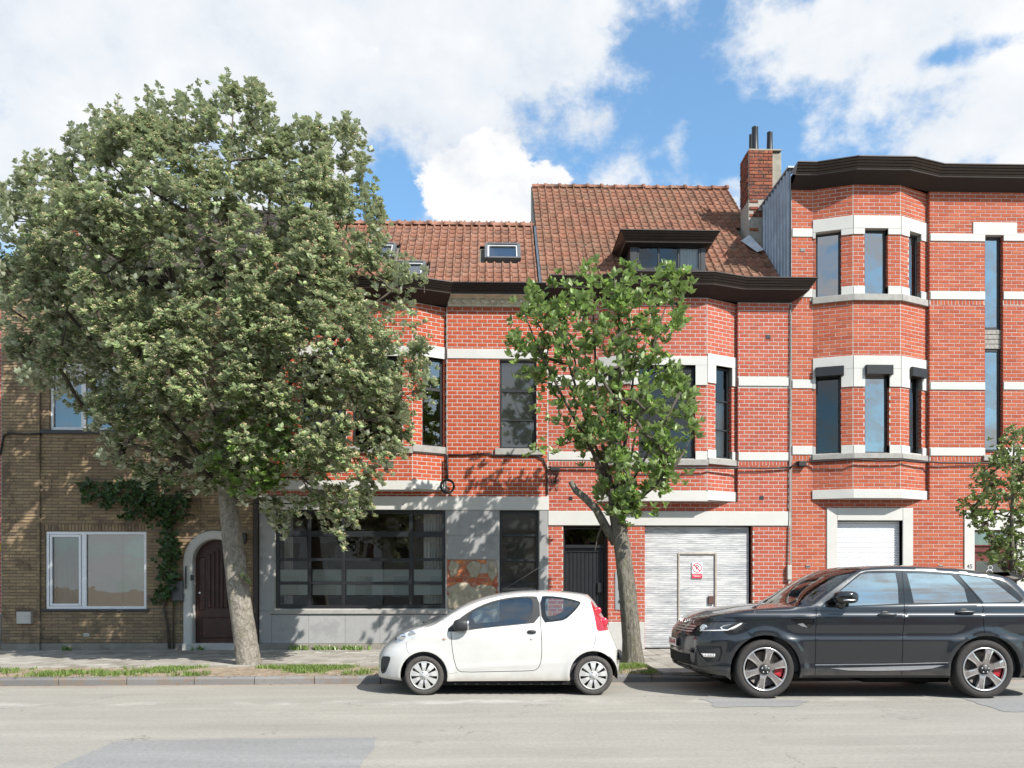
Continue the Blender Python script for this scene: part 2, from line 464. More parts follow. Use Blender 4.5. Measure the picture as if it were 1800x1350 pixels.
def asphalt(name, col, amount=1.0):
    m, t, p, o = base_mat(name)
    g = t.node('ShaderNodeNewGeometry').outputs['Position']
    mp = t.node('ShaderNodeMapping'); t.l.new(g, mp.inputs[0]); mp.inputs['Scale'].default_value = (.22, 1.9, 1)
    streak = t.noise(mp.outputs[0], 1.2, 8, .62, .3)
    speck = t.noise(g, 95, 3, .75)
    blot = t.noise(g, .55, 6, .6, .4)
    c = t.ramp(streak, [(.25, tuple(v * .86 for v in col)), (.55, col), (.8, tuple(v * 1.22 for v in col))])
    c = t.mix(.55 * amount, c, t.ramp(blot, [(.3, .78), (.7, 1.0)]), 'MULTIPLY')
    c = t.mix(.40, c, t.ramp(speck, [(.30, .35), (.62, 1.0)]), 'MULTIPLY')
    sp2 = t.noise(g, 150, 2, .6)
    c = t.mix(t.math('MULTIPLY', t.smooth(sp2, .66, .74), .35), c, (.75, .73, .70))
    mid = t.noise(g, 22, 4, .7); c = t.mix(.38, c, t.ramp(mid, [(.32, .55), (.6, 1.0)]), 'MULTIPLY')
    if amount > .5:      # fine cracks in places
        wv = t.vmath('ADD', g, t.vmath('SCALE', t.noise(g, 1.1, 4, .6, 0, 'Color'), scale=1.6))
        vo = t.node('ShaderNodeTexVoronoi', feature='DISTANCE_TO_EDGE'); t.l.new(wv, vo.inputs['Vector']); vo.inputs['Scale'].default_value = .55
        cr = t.math('MULTIPLY', t.smooth(t.math('SUBTRACT', .010, vo.outputs['Distance']), 0, .008), t.smooth(t.noise(g, .8, 3, .6), .48, .62))
        c = t.mix(t.math('MULTIPLY', cr, .55), c, (.10, .095, .085))
    sp = t.node('ShaderNodeSeparateXYZ'); t.l.new(g, sp.inputs[0])
    # pale dust line of the old lane edge and dirt that gathers by the kerb
    yk = t.math('SUBTRACT', sp.outputs[1], t.math('MULTIPLY', sp.outputs[0], .025))
    wob = t.math('MULTIPLY', t.math('SUBTRACT', t.noise(g, 1.3, 5, .7), .5), .7)
    ln = t.math('ABSOLUTE', t.math('SUBTRACT', t.math('ADD', yk, wob), 10.35))
    c = t.mix(t.math('MULTIPLY', t.smooth(t.math('SUBTRACT', .30, ln), 0, .3), t.math('MULTIPLY', t.smooth(t.noise(g, .9, 4, .7), .42, .62), .30 * amount)), c, (.62, .60, .56))
    dk = t.smooth(t.math('ADD', yk, wob), 11.95, 12.25)
    c = t.mix(t.math('MULTIPLY', dk, .45 * amount), c, (.30, .22, .16))
    t.l.new(c, p.inputs['Base Color']); p.inputs['Roughness'].default_value = .92; p.inputs['Specular IOR Level'].default_value = .25
    bump(t, p, t.noise(g, 130, 3, .7), .55, .006)
    MATS[name] = m; return m
asphalt('road_asphalt', (.362, .346, .306))
asphalt('patch_asphalt', (.288, .286, .282), .25)
asphalt('stain_asphalt', (.345, .340, .328), .25)

mb = MB(); mb.quad((-400, -300, -.03), (400, -300, -.03), (400, 500, -.03), (-400, 500, -.03))
tag(mb.build('ground', MATS['soil']), kind='structure')
mb = MB()
nx = 40
for i in range(nx):
    xa, xb = -60 + i * 3.0, -57 + i * 3.0
    mb.quad((xa, -7, 0), (xb, -7, 0), (xb, ykerb(xb) + .02, 0), (xa, ykerb(xa) + .02, 0))
tag(mb.build('road', MATS['road_asphalt']), kind='structure')
road = bpy.data.objects['road']

def ground_hit(px, py, z=0.0):
    r = ray(px, py); t = (z - CH) / r[2]
    return Vector((r[0] * t, r[1] * t, z))
def patch(pts_px, mat, z=.004, jit=.02):
    P = [ground_hit(*p) for p in pts_px]; out = []
    for i, a in enumerate(P):
        b = P[(i + 1) % len(P)]; n = max(1, int((b - a).length / .12))
        for k in range(n):
            q = a.lerp(b, k / n); out.append((q.x + random.uniform(-jit, jit), q.y + random.uniform(-jit, jit), z))
    mb = MB(); mb.add(out, [list(range(len(out)))])
    return mb.build('road_patch', mat, road)
patch([(60, 1375), (100, 1348), (205, 1303), (430, 1299), (663, 1297), (655, 1320), (632, 1350), (620, 1375)], MATS['patch_asphalt'], .004, .012)
patch([(1232, 1229), (1300, 1226), (1420, 1232), (1400, 1243), (1260, 1243)], MATS['patch_asphalt'], .004, .04)
patch([(1690, 1227), (1830, 1222), (1850, 1252), (1768, 1252)], MATS['patch_asphalt'], .004, .03)

# kerb of single stones
kerb = empty('kerb', (0, 12.3, 0)); tag(kerb, kind='structure')
kp = [(0, -.05), (0, .085), (.012, .108), (.035, .118), (.13, .118)]
x = -11.0
while x < 13:
    L = random.choice([1.0, 1.0, .9, 1.3])
    drop = 0.0
    g = .006; mb = MB()
    xs = [x + g, x + L * .5, x + L - g]; vs = []; n = len(kp)
    for xx in xs:
        low = min(1, max(0, (xx - 2.1) / .9)) * (1 - min(1, max(0, (xx - 6.9) / .9)))
        for (o, z) in kp: vs.append((xx, ykerb(xx) + o + random.uniform(-.003, .003), z if z < 0 else z * (1 - .35 * low)))
    fs = []
    for i in range(2):
        for k in range(n - 1): fs.append((i * n + k, (i + 1) * n + k, (i + 1) * n + k + 1, i * n + k + 1))
    fs.append(list(range(n))); fs.append([2 * n + k for k in range(n)][::-1])
    mb.add(vs, fs); mb.build('kerb_stone', MATS['kerb_stone'], kerb)
    x += L
# verge of bare soil
mb = MB(); nX = 150; nY = 12
xs = np.linspace(-12, VERGE_END, nX); V = []; Fc = []
for i, xx in enumerate(xs):
    for j in range(nY + 1):
        y0, y1 = ykerb(xx) + .12, yverge(xx) + .05
        yy = y0 + (y1 - y0) * j / nY
        bmp_ = .018 * math.sin(xx * 3.1 + j) * math.sin(j * 1.3 + xx) + random.uniform(-.006, .006)
        V.append((xx, yy, .112 + bmp_ * (0 if j in (0, nY) else 1) + .012 * math.sin(math.pi * j / nY)))
for i in range(nX - 1):
    for j in range(nY):
        a = i * (nY + 1) + j; Fc.append((a, a + nY + 1, a + nY + 2, a + 1))
verge = np_mesh('verge_soil', V, Fc, MATS['soil'], smooth=True); tag(verge, kind='structure')
# pavement slabs
pav = empty('pavement', (0, 15.5, 0)); tag(pav, kind='structure')
mb = MB(); mb.quad((-14, 12.5, .085), (14, 12.5, .085), (14, YF + .4, .085), (-14, YF + .4, .085))
mb.build('slab_bed', MATS['mortar_dark'], pav)
slabs = []
sw = .30
for i in range(-40, 45):
    for j in range(0, 17):
        x0 = i * sw; y1 = YF - .02 - j * sw; y0 = y1 - sw
        xm = x0 + sw / 2
        lim = yverge(xm) if xm < VERGE_END else ykerb(xm) + .135
        if y1 < lim + .08: continue
        slabs.append((x0 + .003, x0 + sw - .003, max(y0 + .003, lim), y1 - .003, PZ - .006 + random.uniform(0, .006)))
def slab_mesh(mb, s):
    x0, x1, y0, y1, z = s; c = .004
    mb.add([(x0, y0, z - .05), (x1, y0, z - .05), (x1, y1, z - .05), (x0, y1, z - .05), (x0, y0, z - c), (x1, y0, z - c), (x1, y1, z - c), (x0, y1, z - c),
            (x0 + c, y0 + c, z), (x1 - c, y0 + c, z), (x1 - c, y1 - c, z), (x0 + c, y1 - c, z)],
           [(8, 9, 10, 11)] + [(4 + i, 4 + (i + 1) % 4, 8 + (i + 1) % 4, 8 + i) for i in range(4)] + [(i, (i + 1) % 4, 4 + (i + 1) % 4, 4 + i) for i in range(4)])
slabs.sort(key=lambda s: (abs(s[0] / (s[2] + .1)) > .62, s[2]))
umb = MB(); slab_mesh(umb, (0, 1, 0, 1, 0))
us = bpy.data.meshes.new('slab')
us.from_pydata([(a, b, c) for a, b, c in umb.v], [], umb.f); us.materials.append(MATS['slab_grey']); us.update()
for s in slabs[:300]:
    o = new_obj('slab', us, None, pav); o.location = (s[0], s[2], s[4]); o.scale = (s[1] - s[0], s[3] - s[2], 1)
mb = MB()
for s in slabs[300:]: slab_mesh(mb, s)
tag(mb.build('slabs', MATS['slab_grey'], pav), kind='stuff')

# ------------------------------------------------------------------ building kit
def lay(fa, u0, u1, z0, z1, excl, ph, pl, joint, zorg=0.0, uoff=0.0, vj=None):
    vj = joint if vj is None else vj
    out = []
    i0 = int(math.floor((z0 - zorg) / ph)); i1 = int(math.ceil((z1 - zorg) / ph))
    for i in range(i0, i1):
        za = max(z0, zorg + i * ph + joint / 2); zb = min(z1, zorg + (i + 1) * ph - joint / 2)
        if zb - za < .018: continue
        cuts = sorted({za, zb} | {e[k] for e in excl for k in (2, 3) if za + .004 < e[k] < zb - .004})
        for a, b in zip(cuts, cuts[1:]):
            if b - a < .016: continue
            zm = (a + b) / 2
            iv = [(u0, u1)]
            for e in excl:
                if e[2] < zm < e[3]:
                    nv = []
                    for (p, q) in iv:
                        if e[1] <= p or e[0] >= q: nv.append((p, q)); continue
                        if e[0] > p: nv.append((p, e[0]))
                        if e[1] < q: nv.append((e[1], q))
                    iv = nv
            for (p, q) in iv:
                k0 = int(math.floor((p - uoff) / pl)) - 1
                uu = uoff + k0 * pl + (pl / 2 if i % 2 else 0)
                while uu < q:
                    ba, bb = max(p, uu + vj / 2), min(q, uu + pl - vj / 2)
                    if bb - ba > .025: out.append((fa, ba, bb, a, b))
                    uu += pl
    return out
BM = {}
def brick_mesh(mat):
    if mat.name not in BM:
        me = bpy.data.meshes.new('brick')
        c = .02
        me.from_pydata([(0, 0, 0), (1, 0, 0), (1, 0, 1), (0, 0, 1), (0, -1 + .3, 0), (1, -1 + .3, 0), (1, -1 + .3, 1), (0, -1 + .3, 1),
                        (c, -1, 3 * c), (1 - c, -1, 3 * c), (1 - c, -1, 1 - 3 * c), (c, -1, 1 - 3 * c)], [],
                       [(8, 9, 10, 11)] + [(4 + i, 4 + (i + 1) % 4, 8 + (i + 1) % 4, 8 + i) for i in range(4)] + [(i, (i + 1) % 4, 4 + (i + 1) % 4, 4 + i) for i in range(4)])
        me.materials.append(mat); me.update(); BM[mat.name] = me
    return BM[mat.name]
def emit_bricks(root, bricks, mat, focus, n=300, proud=.005, name='brick'):
    def score(b):
        fa, ua, ub, za, zb = b
        x, y, z = fa.pt((ua + ub) / 2, (za + zb) / 2)
        a = (ub - ua) * (zb - za)
        return (a < .008, abs(fa.n.y) < .5, math.hypot(x - focus[0], z - focus[1]))
    bs = sorted(bricks, key=score)
    me = brick_mesh(mat)
    for (fa, ua, ub, za, zb) in bs[:n]:
        o = new_obj(name, me, None, root)
        pr = proud + random.uniform(-.0015, .002)
        o.location = fa.pt(ua, za, -.004); o.rotation_euler = (0, 0, fa.rz); o.scale = (ub - ua, pr + .004, zb - za)
    if len(bs) > n:
        mb = MB()
        for (fa, ua, ub, za, zb) in bs[n:]:
            pr = proud + random.uniform(-.0015, .002)
            mb.fbox(fa, ua, ub, za, zb, -.004, pr, .003)
        tag(mb.build('brickwork', mat, root), kind='stuff')
def wall_facet(mb, fa, u0, u1, z0, z1, ops, depth=.13):
    us = sorted({u0, u1} | {min(max(o[k], u0), u1) for o in ops for k in (0, 1)})
    zs = sorted({z0, z1} | {min(max(o[k], z0), z1) for o in ops for k in (2, 3)})
    for a, b in zip(us, us[1:]):
        for c, d in zip(zs, zs[1:]):
            um, zm = (a + b) / 2, (c + d) / 2
            if any(o[0] < um < o[1] and o[2] < zm < o[3] for o in ops): continue
            mb.quad(fa.pt(a, c), fa.pt(b, c), fa.pt(b, d), fa.pt(a, d))
    for o in ops:
        a, b, c, d = o[:4]; dp = o[4] if len(o) > 4 else depth
        mb.quad(fa.pt(a, c), fa.pt(a, d), fa.pt(a, d, -dp), fa.pt(a, c, -dp))
        mb.quad(fa.pt(b, d), fa.pt(b, c), fa.pt(b, c, -dp), fa.pt(b, d, -dp))
        mb.quad(fa.pt(a, d), fa.pt(b, d), fa.pt(b, d, -dp), fa.pt(a, d, -dp))
        mb.quad(fa.pt(b, c), fa.pt(a, c), fa.pt(a, c, -dp), fa.pt(b, c, -dp))
def reveal_bricks(fa, op, ph, pl, joint, depth=.13, excl=()):
    a, b, c, d = op[:4]; dp = op[4] if len(op) > 4 else depth
    r_ = Facet(fa.pt(b, 0, -dp), fa.pt(b, 0, 0)); l_ = Facet(fa.pt(a, 0, 0), fa.pt(a, 0, -dp))
    ex = [(-1, 9, e[2], e[3]) for e in excl]
    return lay(r_, 0.0, dp, c, d, ex, ph, pl, joint, 0, .05) + lay(l_, 0.0, dp, c, d, ex, ph, pl, joint, 0, .05)
def bay_return(wall, px, z0, z1, ph, pl, jt, zorg):
    """the flank of the pier right of a bay, facing left"""
    x = X(px); r_ = Facet((x, YF + .10), (x, YF)); wall.quad(r_.pt(0, z0), r_.pt(r_.L, z0), r_.pt(r_.L, z1), r_.pt(0, z1))
    return lay(r_, .004, r_.L - .004, z0, z1, [], ph, pl, jt, zorg, .02)
def band(root, fa, u0, u1, z0, z1, mat, proud=.022, back=-.02, ch=.006, name='stone_band'):
    mb = MB(); mb.fbox(fa, u0, u1, z0, z1, back, proud, ch); return mb.build(name, mat, root)
def window(root, fa, r, depth=.12, fw=.055, cols=(), rows=(), fmat=None, gmat=None, fdep=.06, name='window', bar=None, thick_rows=()):
    u0, u1, z0, z1 = r[:4]; o0, o1 = -depth - .02, -depth + fdep - .02; bw = bar or fw * .8
    mb = MB()
    e = .002
    mb.fbox(fa, u0 + e, u0 + fw, z0 + e, z1 - e, o0, o1, .006, back=True); mb.fbox(fa, u1 - fw, u1 - e, z0 + e, z1 - e, o0, o1, .006, back=True)
    mb.fbox(fa, u0 + fw, u1 - fw, z0 + e, z0 + fw, o0, o1 - .002, .006, back=True); mb.fbox(fa, u0 + fw, u1 - fw, z1 - fw, z1 - e, o0, o1 - .002, .006, back=True)
    cs = [u0 + fw] + sorted(cols) + [u1 - fw]; rs = [z0 + fw] + sorted(rows) + [z1 - fw]
    for c in cols: mb.fbox(fa, c - bw / 2, c + bw / 2, z0 + fw, z1 - fw, o0 + .004, o1 - .005, .005, back=True)
    for i, q in enumerate(sorted(rows)):
        h = bw / 2 * (1.6 if q in thick_rows else .8)
        for a, b in zip(cs, cs[1:]):
            mb.fbox(fa, a + (bw / 2 if a != cs[0] else 0), b - (bw / 2 if b != cs[-1] else 0), q - h, q + h, o0 + .006, o1 - .008, .004, back=True)
    wn = mb.build(name, fmat, root)
    for a, b in zip(cs, cs[1:]):
        for c, d in zip(rs, rs[1:]):
            g = MB(); q = -depth + .012
            g.quad(fa.pt(a, c, q), fa.pt(b, c, q), fa.pt(b, d, q), fa.pt(a, d, q)); g.build('pane', gmat, wn)
    return wn
def shell(root, x0, x1, ztop, floors, depth=7.0, mat='room_wall', wallmat='mortar_dark', ya=None):
    mb = MB(); a, b, y0, y1 = x0 + .03, x1 - .03, (ya or YF) + .02, YF + depth
    mb.quad((a, y0, 0), (a, y1, 0), (a, y1, ztop), (a, y0, ztop)); mb.quad((b, y1, 0), (b, y0, 0), (b, y0, ztop), (b, y1, ztop))
    mb.quad((a, y1, 0), (b, y1, 0), (b, y1, ztop), (a, y1, ztop)); mb.quad((a, y0, PZ + .02), (b, y0, PZ + .02), (b, y1, PZ + .02), (a, y1, PZ + .02))
    for z in floors: mb.box(a, b, YF + .30, y1, z, z + .25)
    mb.quad((a, y0, ztop), (b, y0, ztop), (b, y1, ztop), (a, y1, ztop))
    return mb.build('inner_wall', MATS[mat], root)
def curtain(root, fa, u0, u1, z0, z1, off, mat, folds=9, amp=.02, name='curtain'):
    mb = MB(); n = folds * 6
    for i in range(n):
        a = u0 + (u1 - u0) * i / n; b = u0 + (u1 - u0) * (i + 1) / n
        oa = off + amp * math.sin(i / 6 * 2 * math.pi) * (1 + .3 * math.sin(i)); ob = off + amp * math.sin((i + 1) / 6 * 2 * math.pi) * (1 + .3 * math.sin(i + 1))
        mb.quad(fa.pt(a, z0, oa), fa.pt(b, z0, ob), fa.pt(b, z1, ob), fa.pt(a, z1, oa))
    return mb.build(name, mat, root, True)
TILE = {}
def tile_mesh(mat, wd, ln):
    """pan tile: flat pan with a roll on its right side and a visible lower edge"""
    prof = [(0, .012), (.06, .004), (.18, 0), (.60, 0), (.70, .006), (.76, .028), (.84, .042), (.92, .036), (.985, .014)]
    vs = []; n = len(prof); t = .016
    for (u, h) in prof: vs.append((u * wd, 0, h + t))
    for (u, h) in prof: vs.append((u * wd, ln, h + t - .002))
    for (u, h) in prof: vs.append((u * wd, 0.001, h - .006))
    fs = []
    for k in range(n - 1):
        fs.append((k, k + 1, n + k + 1, n + k)); fs.append((2 * n + k, 2 * n + k + 1, k + 1, k))
    return vs, fs
def tile_roof(root, x0, x1, ye, ze, pitch, slope, mat, wd=.205, gauge=.275, keep=None, nobj=300, focus=None, holes=(), left_lean=0.0):
    """tiles laid on a plane rising from (ye, ze) towards +y; returns the roof object"""
    cp, sp = math.cos(pitch), math.sin(pitch)
    mb = MB()
    def rp(x, s, h=0.0): return (x, ye + s * cp - h * sp, ze + s * sp + h * cp)
    mb.quad(rp(x0, 0, -.03), rp(x1, 0, -.03), rp(x1, slope, -.03), rp(x0, slope, -.03))
    yr, zr = ye + slope * cp, ze + slope * sp
    mb.quad((x1, yr, zr - .03), (x0, yr, zr - .03), (x0, yr + slope * cp, ze), (x1, yr + slope * cp, ze))     # rear slope
    roof = mb.build('roof', MATS['mortar_dark'], root)
    tl = gauge * 1.22
    vs, fs = tile_mesh(mat, wd, tl)
    me = bpy.data.meshes.new('tile'); me.from_pydata(vs, [], fs); me.materials.append(mat)
    me.polygons.foreach_set('use_smooth', [True] * len(me.polygons)); me.update()
    items = []
    nr = int(slope / gauge) + 1; nc = int((x1 - x0) / wd) + 1
    for r_ in range(nr):
        s = r_ * gauge - .04
        for c in range(nc):
            x = x0 + c * wd
            if x + wd > x1 + .12: continue
            if any(h[0] - wd * .8 < x < h[1] - wd * .2 and h[2] - gauge * .7 < s < h[3] - gauge * .3 for h in holes): continue
            if keep and not keep(x, s): continue
            items.append((x + random.uniform(-.004, .004), s + random.uniform(-.008, .008), random.uniform(-.012, .012), random.uniform(-.006, .006)))
    fx, fs_ = focus or ((x0 + x1) / 2, slope * .4)
    items.sort(key=lambda q: math.hypot(q[0] - fx, q[1] - fs_))
    tilt = -.055
    big = MB()
    for k, (x, s, rz, dp) in enumerate(items):
        p = rp(x, s, .03)
        if k < nobj:
            o = new_obj('tile', me, None, None); o.parent = roof
            o.location = p; o.rotation_euler = (pitch + tilt + dp, 0, rz * .6)
        else:
            M = Matrix.Translation(p) @ Matrix.Rotation(pitch + tilt + dp, 4, 'X')
            big.add([M @ Vector(v) for v in vs], fs)
    if big.v:
        b = big.build('tiles', mat, roof, True); tag(b, kind='stuff')
    # ridge tiles
    x = x0; L = .38
    rm = MB(); pr = []
    for a in range(9):
        an = math.pi * a / 8; pr.append((math.cos(an) * .125, math.sin(an) * .115))
    vs2 = []; m_ = len(pr)
    for (xx, sc) in ((0, 1.0), (.32, 1.0), (.325, 1.22), (.40, 1.22)):
        for (yy, zz) in pr: vs2.append((xx, yy * sc, zz * sc))
    fs2 = [(i * m_ + k, i * m_ + k + 1, (i + 1) * m_ + k + 1, (i + 1) * m_ + k) for i in range(3) for k in range(m_ - 1)]
    fs2.append([3 * m_ + k for k in range(m_)]); fs2.append(list(range(m_)))
    rme = bpy.data.meshes.new('ridge_tile'); rme.from_pydata(vs2, [], fs2); rme.materials.append(mat)
    rme.polygons.foreach_set('use_smooth', [True] * len(rme.polygons)); rme.update()
    while x < x1 - .1:
        o = new_obj('ridge_tile', rme, None, None); o.parent = roof
        o.location = (x, yr, zr - .02 + random.uniform(-.008, .008)); o.rotation_euler = (0, random.uniform(-.02, .02), 0)
        x += L
    return roof, rp
def plane_hit(px, py, ye, ze, pitch):
    r = ray(px, py); k = math.tan(pitch)
    t = (ze - CH - ye * k) / (r[2] - r[1] * k)
    return Vector((r[0] * t, r[1] * t, CH + r[2] * t)), (r[1] * t - ye) / math.cos(pitch)
def text_mesh(name, body, mat, size, M, parent=None, extrude=.001, spacing=1.0, world=True):
    cu = bpy.data.curves.new(name, 'FONT'); cu.body = body; cu.size = size; cu.extrude = extrude
    cu.align_x = 'CENTER'; cu.align_y = 'CENTER'; cu.space_character = spacing; cu.space_line = .9
    tmp = bpy.data.objects.new('tmp', cu); COL.objects.link(tmp)
    me = bpy.data.meshes.new_from_object(tmp.evaluated_get(bpy.context.evaluated_depsgraph_get()))
    bpy.data.objects.remove(tmp); me.name = name; me.transform(M); me.materials.clear(); me.materials.append(mat)
    return new_obj(name, me, None, parent, world)
def face_mat(fa, u, z, off):
    """text plane on a facet"""
    return Matrix.Translation(fa.pt(u, z, off)) @ Matrix.Rotation(fa.rz, 4, 'Z') @ Matrix.Rotation(R(90), 4, 'X')

FW = Facet((-30, YF), (30, YF))          # the common facade plane
def X(px, Y=YF): return on_y(px, HZ, Y).x
def Zf(px, py): return FW.z(px, py)
def bay_facets(pl, pf0, pf1, pr, d):
    A = Vector((X(pl), YF)); D_ = Vector((X(pr), YF + .10))
    B = on_y(pf0, HZ, YF - d); C_ = on_y(pf1, HZ, YF - d)
    return [Facet(A, B), Facet((B.x, B.y), (C_.x, C_.y)), Facet((C_.x, C_.y), D_)]
def EAVE(zw, zb, zt, o1=.30, o2=.43):
    """flared cornice: soffit from the wall to the drip edge, then boards with open joints up to the gutter rim"""
    P = [(0.002, zw), (o1, zb), (o1 + .006, zb + .004), (o1 + .010, zb + .022)]; n = 4; z0, z1 = zb + .024, zt - .02; a, b = o1 + .004, o2
    for k in range(n):
        za, zc = z0 + (z1 - z0) * k / n, z0 + (z1 - z0) * (k + 1) / n; oa, oc = a + (b - a) * k / n, a + (b - a) * (k + 1) / n
        P += [(oa, za), (oc, zc - .016), (oc - .022, zc - .014), (oc - .022, zc - .001)]
    return P + [(o2 + .014, zt - .02), (o2 + .014, zt), (o2 - .03, zt + .002), (0, zt - .02)]
def eave(root, path, zw, zb, zt, matf, mats, o1=.30, o2=.43, ends=True, name='gutter'):
    pr = EAVE(zw, zb, zt, o1, o2)
    mb = MB(); mb.sweep(path, pr[1:], 0, ends); mb.build(name, matf, root)
    mb = MB(); mb.sweep(path, [pr[0], (o1 - .002, zb + .001)], 0); return mb.build('soffit', mats, root)
# ------------------------------------------------------------------ special materials for doors
def metal_door_mat():
    m, t, p, o = base_mat('scrubbed_metal')
    g = t.node('ShaderNodeNewGeometry').outputs['Position']
    mp = t.node('ShaderNodeMapping'); t.l.new(g, mp.inputs[0]); mp.inputs['Scale'].default_value = (.8, 1, 7.0)
    a = t.noise(mp.outputs[0], 1.6, 9, .68, .8); b = t.noise(mp.outputs[0], 7.0, 7, .7, .4); e = t.noise(g, .9, 3, .5)
    v = t.math('ADD', t.math('MULTIPLY', a, .6), t.math('ADD', t.math('MULTIPLY', b, .3), t.math('MULTIPLY', e, .25)))
    c = t.ramp(v, [(.44, (.22, .228, .245)), (.53, (.36, .367, .38)), (.64, (.57, .57, .57))])
    t.l.new(c, p.inputs['Base Color']); p.inputs['Metallic'].default_value = .15; p.inputs['Roughness'].default_value = .55
    bump(t, p, b, .15, .004); MATS['scrubbed_metal'] = m
metal_door_mat()
simple('sign_white', (.82, .82, .82), .4, .01); simple('sign_red', (.62, .03, .06), .4, .02); simple('sign_black', (.02, .02, .025), .4, .02)
simple('shutter_white', (.72, .73, .76), .4, .02)
simple('wicket_frame', (.38, .33, .27), .6, .2, 12)

# ================================================================== middle house (red brick, garage, dormer)
def middle_house():
    root = empty('brick_house', (X(1176), YF, PZ))
    tag(root, 'red brick row house with a scrubbed metal garage door, black front door and roof dormer', 'house', 'row houses along the street')
    BR, MO, WH = MATS['brick_red_mid'], MATS['mortar_white'], MATS['white_paint']
    ph, pl, jt = .084, .2145, .0145
    x0, x1 = FW.u(963), FW.u(1390)
    zt = 7.66
    bay = bay_facets(1052, 1108, 1243, 1297, .26); BL, BF, BRt = bay
    zbay = BF.z(1176, 880)
    zl0, zl1 = FW.z(1176, 924), FW.z(1176, 899)
    bricks = []
    door = (FW.u(990), FW.u(1069), PZ - .05, zl0, .26); gar = (FW.u(1133), FW.u(1323), PZ - .05, zl0, .12)
    wall = MB()
    wall_facet(wall, FW, x0, x1, .05, zbay, [door, gar])
    ua, ub = FW.u(1052), FW.u(1297)
    wall_facet(wall, FW, x0, ua, zbay, zt, []); wall_facet(wall, FW, ub, x1, zbay, zt, [])
    ex = [door, gar, (x0, x1, zl0, zl1)]
    zpl = FW.z(1100, 1093)
    for (a, b) in ((x0, door[0]), (door[1], gar[0]), (gar[1], x1)):
        ex.append((a, b, 0, zpl)); band(root, FW, a + .004, b - .004, .1, zpl - .01, MATS['plinth_light'], .018, 0, .006, 'plinth')
    # flat wall bricks below the bay, and on the two side strips
    bands = []
    for (pa, pb, rows) in ((963, 1052, ((661, 678), (794, 809))), (1297, 1388, ((664, 679), (795, 810)))):
        for (ya, yb) in rows:
            r_ = FW.rect(pa, pb, ya, yb); bands.append(r_)
            band(root, FW, r_[0] + (.01 if pa > 1000 else .01), r_[1] - .004, r_[2] + .002, r_[3] - .002, WH)
        so = FW.rect(pa, pb, 811, 818.5); bands.append(so)
        u = so[0] + .02
        while u < so[1] - .05:      # soldier course
            bricks.append((FW, u, u + .062, so[2] + .006, so[3] - .004)); u += .076
    bricks += lay(FW, x0 + .012, x1 - .012, PZ, zbay, ex, ph, pl, jt, .012)
    bricks += lay(FW, x0 + .012, ua, zbay, zt, bands, ph, pl, jt, .012) + lay(FW, ub, x1 - .012, zbay, zt, bands, ph, pl, jt, .012)
    bricks += reveal_bricks(FW, door, ph, pl, jt) + reveal_bricks(FW, gar, ph, pl, jt)
    band(root, FW, x0 + .006, x1 - .03, zl0, zl1, WH, .03, -.12)
    # bay
    spec = [(BL, 1068, 1092, 645, 806), (BF, 1122, 1222, 642, 806), (BRt, 1257.5, 1286, 645, 806)]
    for fa, pa, pb, yt, yb in spec:
        r_ = fa.rect(pa, pb, yt, yb)
        wall_facet(wall, fa, 0, fa.L, zbay, zt, [r_], .14)
        m = (pa + pb) / 2; zz = lambda y: fa.z(m, y)
        lint = (0, fa.L, zz(642), zz(626)); low = (0, fa.L, zz(808), zz(793)); legs = zz(677)
        exc = [r_, (0, fa.L, zz(818), zz(808)), lint, (0, r_[0], lint[2] - .4, lint[3])]
        exc = [r_, (0, fa.L, zz(818.5), zz(793)), (0, fa.L, legs, zz(626)), (0, fa.L, zbay, zz(864))]
        bricks.extend(lay(fa, .008, fa.L - .008, zbay, zt, exc, ph, pl, jt, .012))
        bricks.extend(reveal_bricks(fa, r_, ph, pl, jt, .14, [(0, 9, legs, 99), (0, 9, 0, zz(793))]))
        zt_ = zz(626)
        band(root, fa, .002, fa.L - .002, r_[3], zt_, WH, .03, -.13, .004, 'lintel')
        for (a, b) in ((.002, r_[0]), (r_[1], fa.L - .002)):
            if b - a > .03:
                band(root, fa, a, b, legs, r_[3], WH, .028, -.13, .003, 'lintel_leg'); band(root, fa, a, b, zz(808), zz(793), WH, .028, -.13, .003, 'window_base')
        band(root, fa, -.01, fa.L + .01, zz(818.5), zz(808), MATS['sill_grey'], .065, -.12, .006, 'window_sill')
        band(root, fa, -.01, fa.L + .01, zz(881), zz(864), WH, .035, -.05, .004, 'bay_base')
        rows = [fa.z(m, 704), fa.z(m, 755)] if fa is not BF else [fa.z(m, 704)]
        window(root, fa, r_, .13, .05, [(r_[0] + r_[1]) / 2] if fa is BF else [], rows, MATS['black_frame'], MATS['pane_dark'])
    mb = MB(); mb.add([BL.pt(0, zbay - .004), BL.pt(BL.L, zbay - .004), BF.pt(BF.L, zbay - .004), BRt.pt(BRt.L, zbay - .004)], [(0, 1, 2, 3)]); mb.build('bay_underside', WH, root)
    bricks += bay_return(wall, 1297, zbay, zt, ph, pl, jt, .012)
    wall.build('wall', MO, root)
    emit_bricks(root, bricks, BR, (FW.u(1340) - 30, 4.0))
    shell(root, x0 - 30, x1 - 30, 7.9, [3.25, 6.9])
    curtain(root, BRt, .12, BRt.L - .1, BRt.z(1270, 806), BRt.z(1270, 704), -.25, MATS['curtain'], 5)
    # cornice that follows the bay, with a return at its right end
    A = BL.p0; B = BL.p1; C_ = BF.p1; D_ = BRt.p1
    path = [(x0 - 30, YF), (A.x, YF), B, C_, (D_.x, YF), (x1 - 30 - .012, YF), (x1 - 30 - .012, YF + .02)]
    eave(root, path, 7.66, 7.83, 8.06, MATS['brown_cladding'], MATS['soffit_dark'])
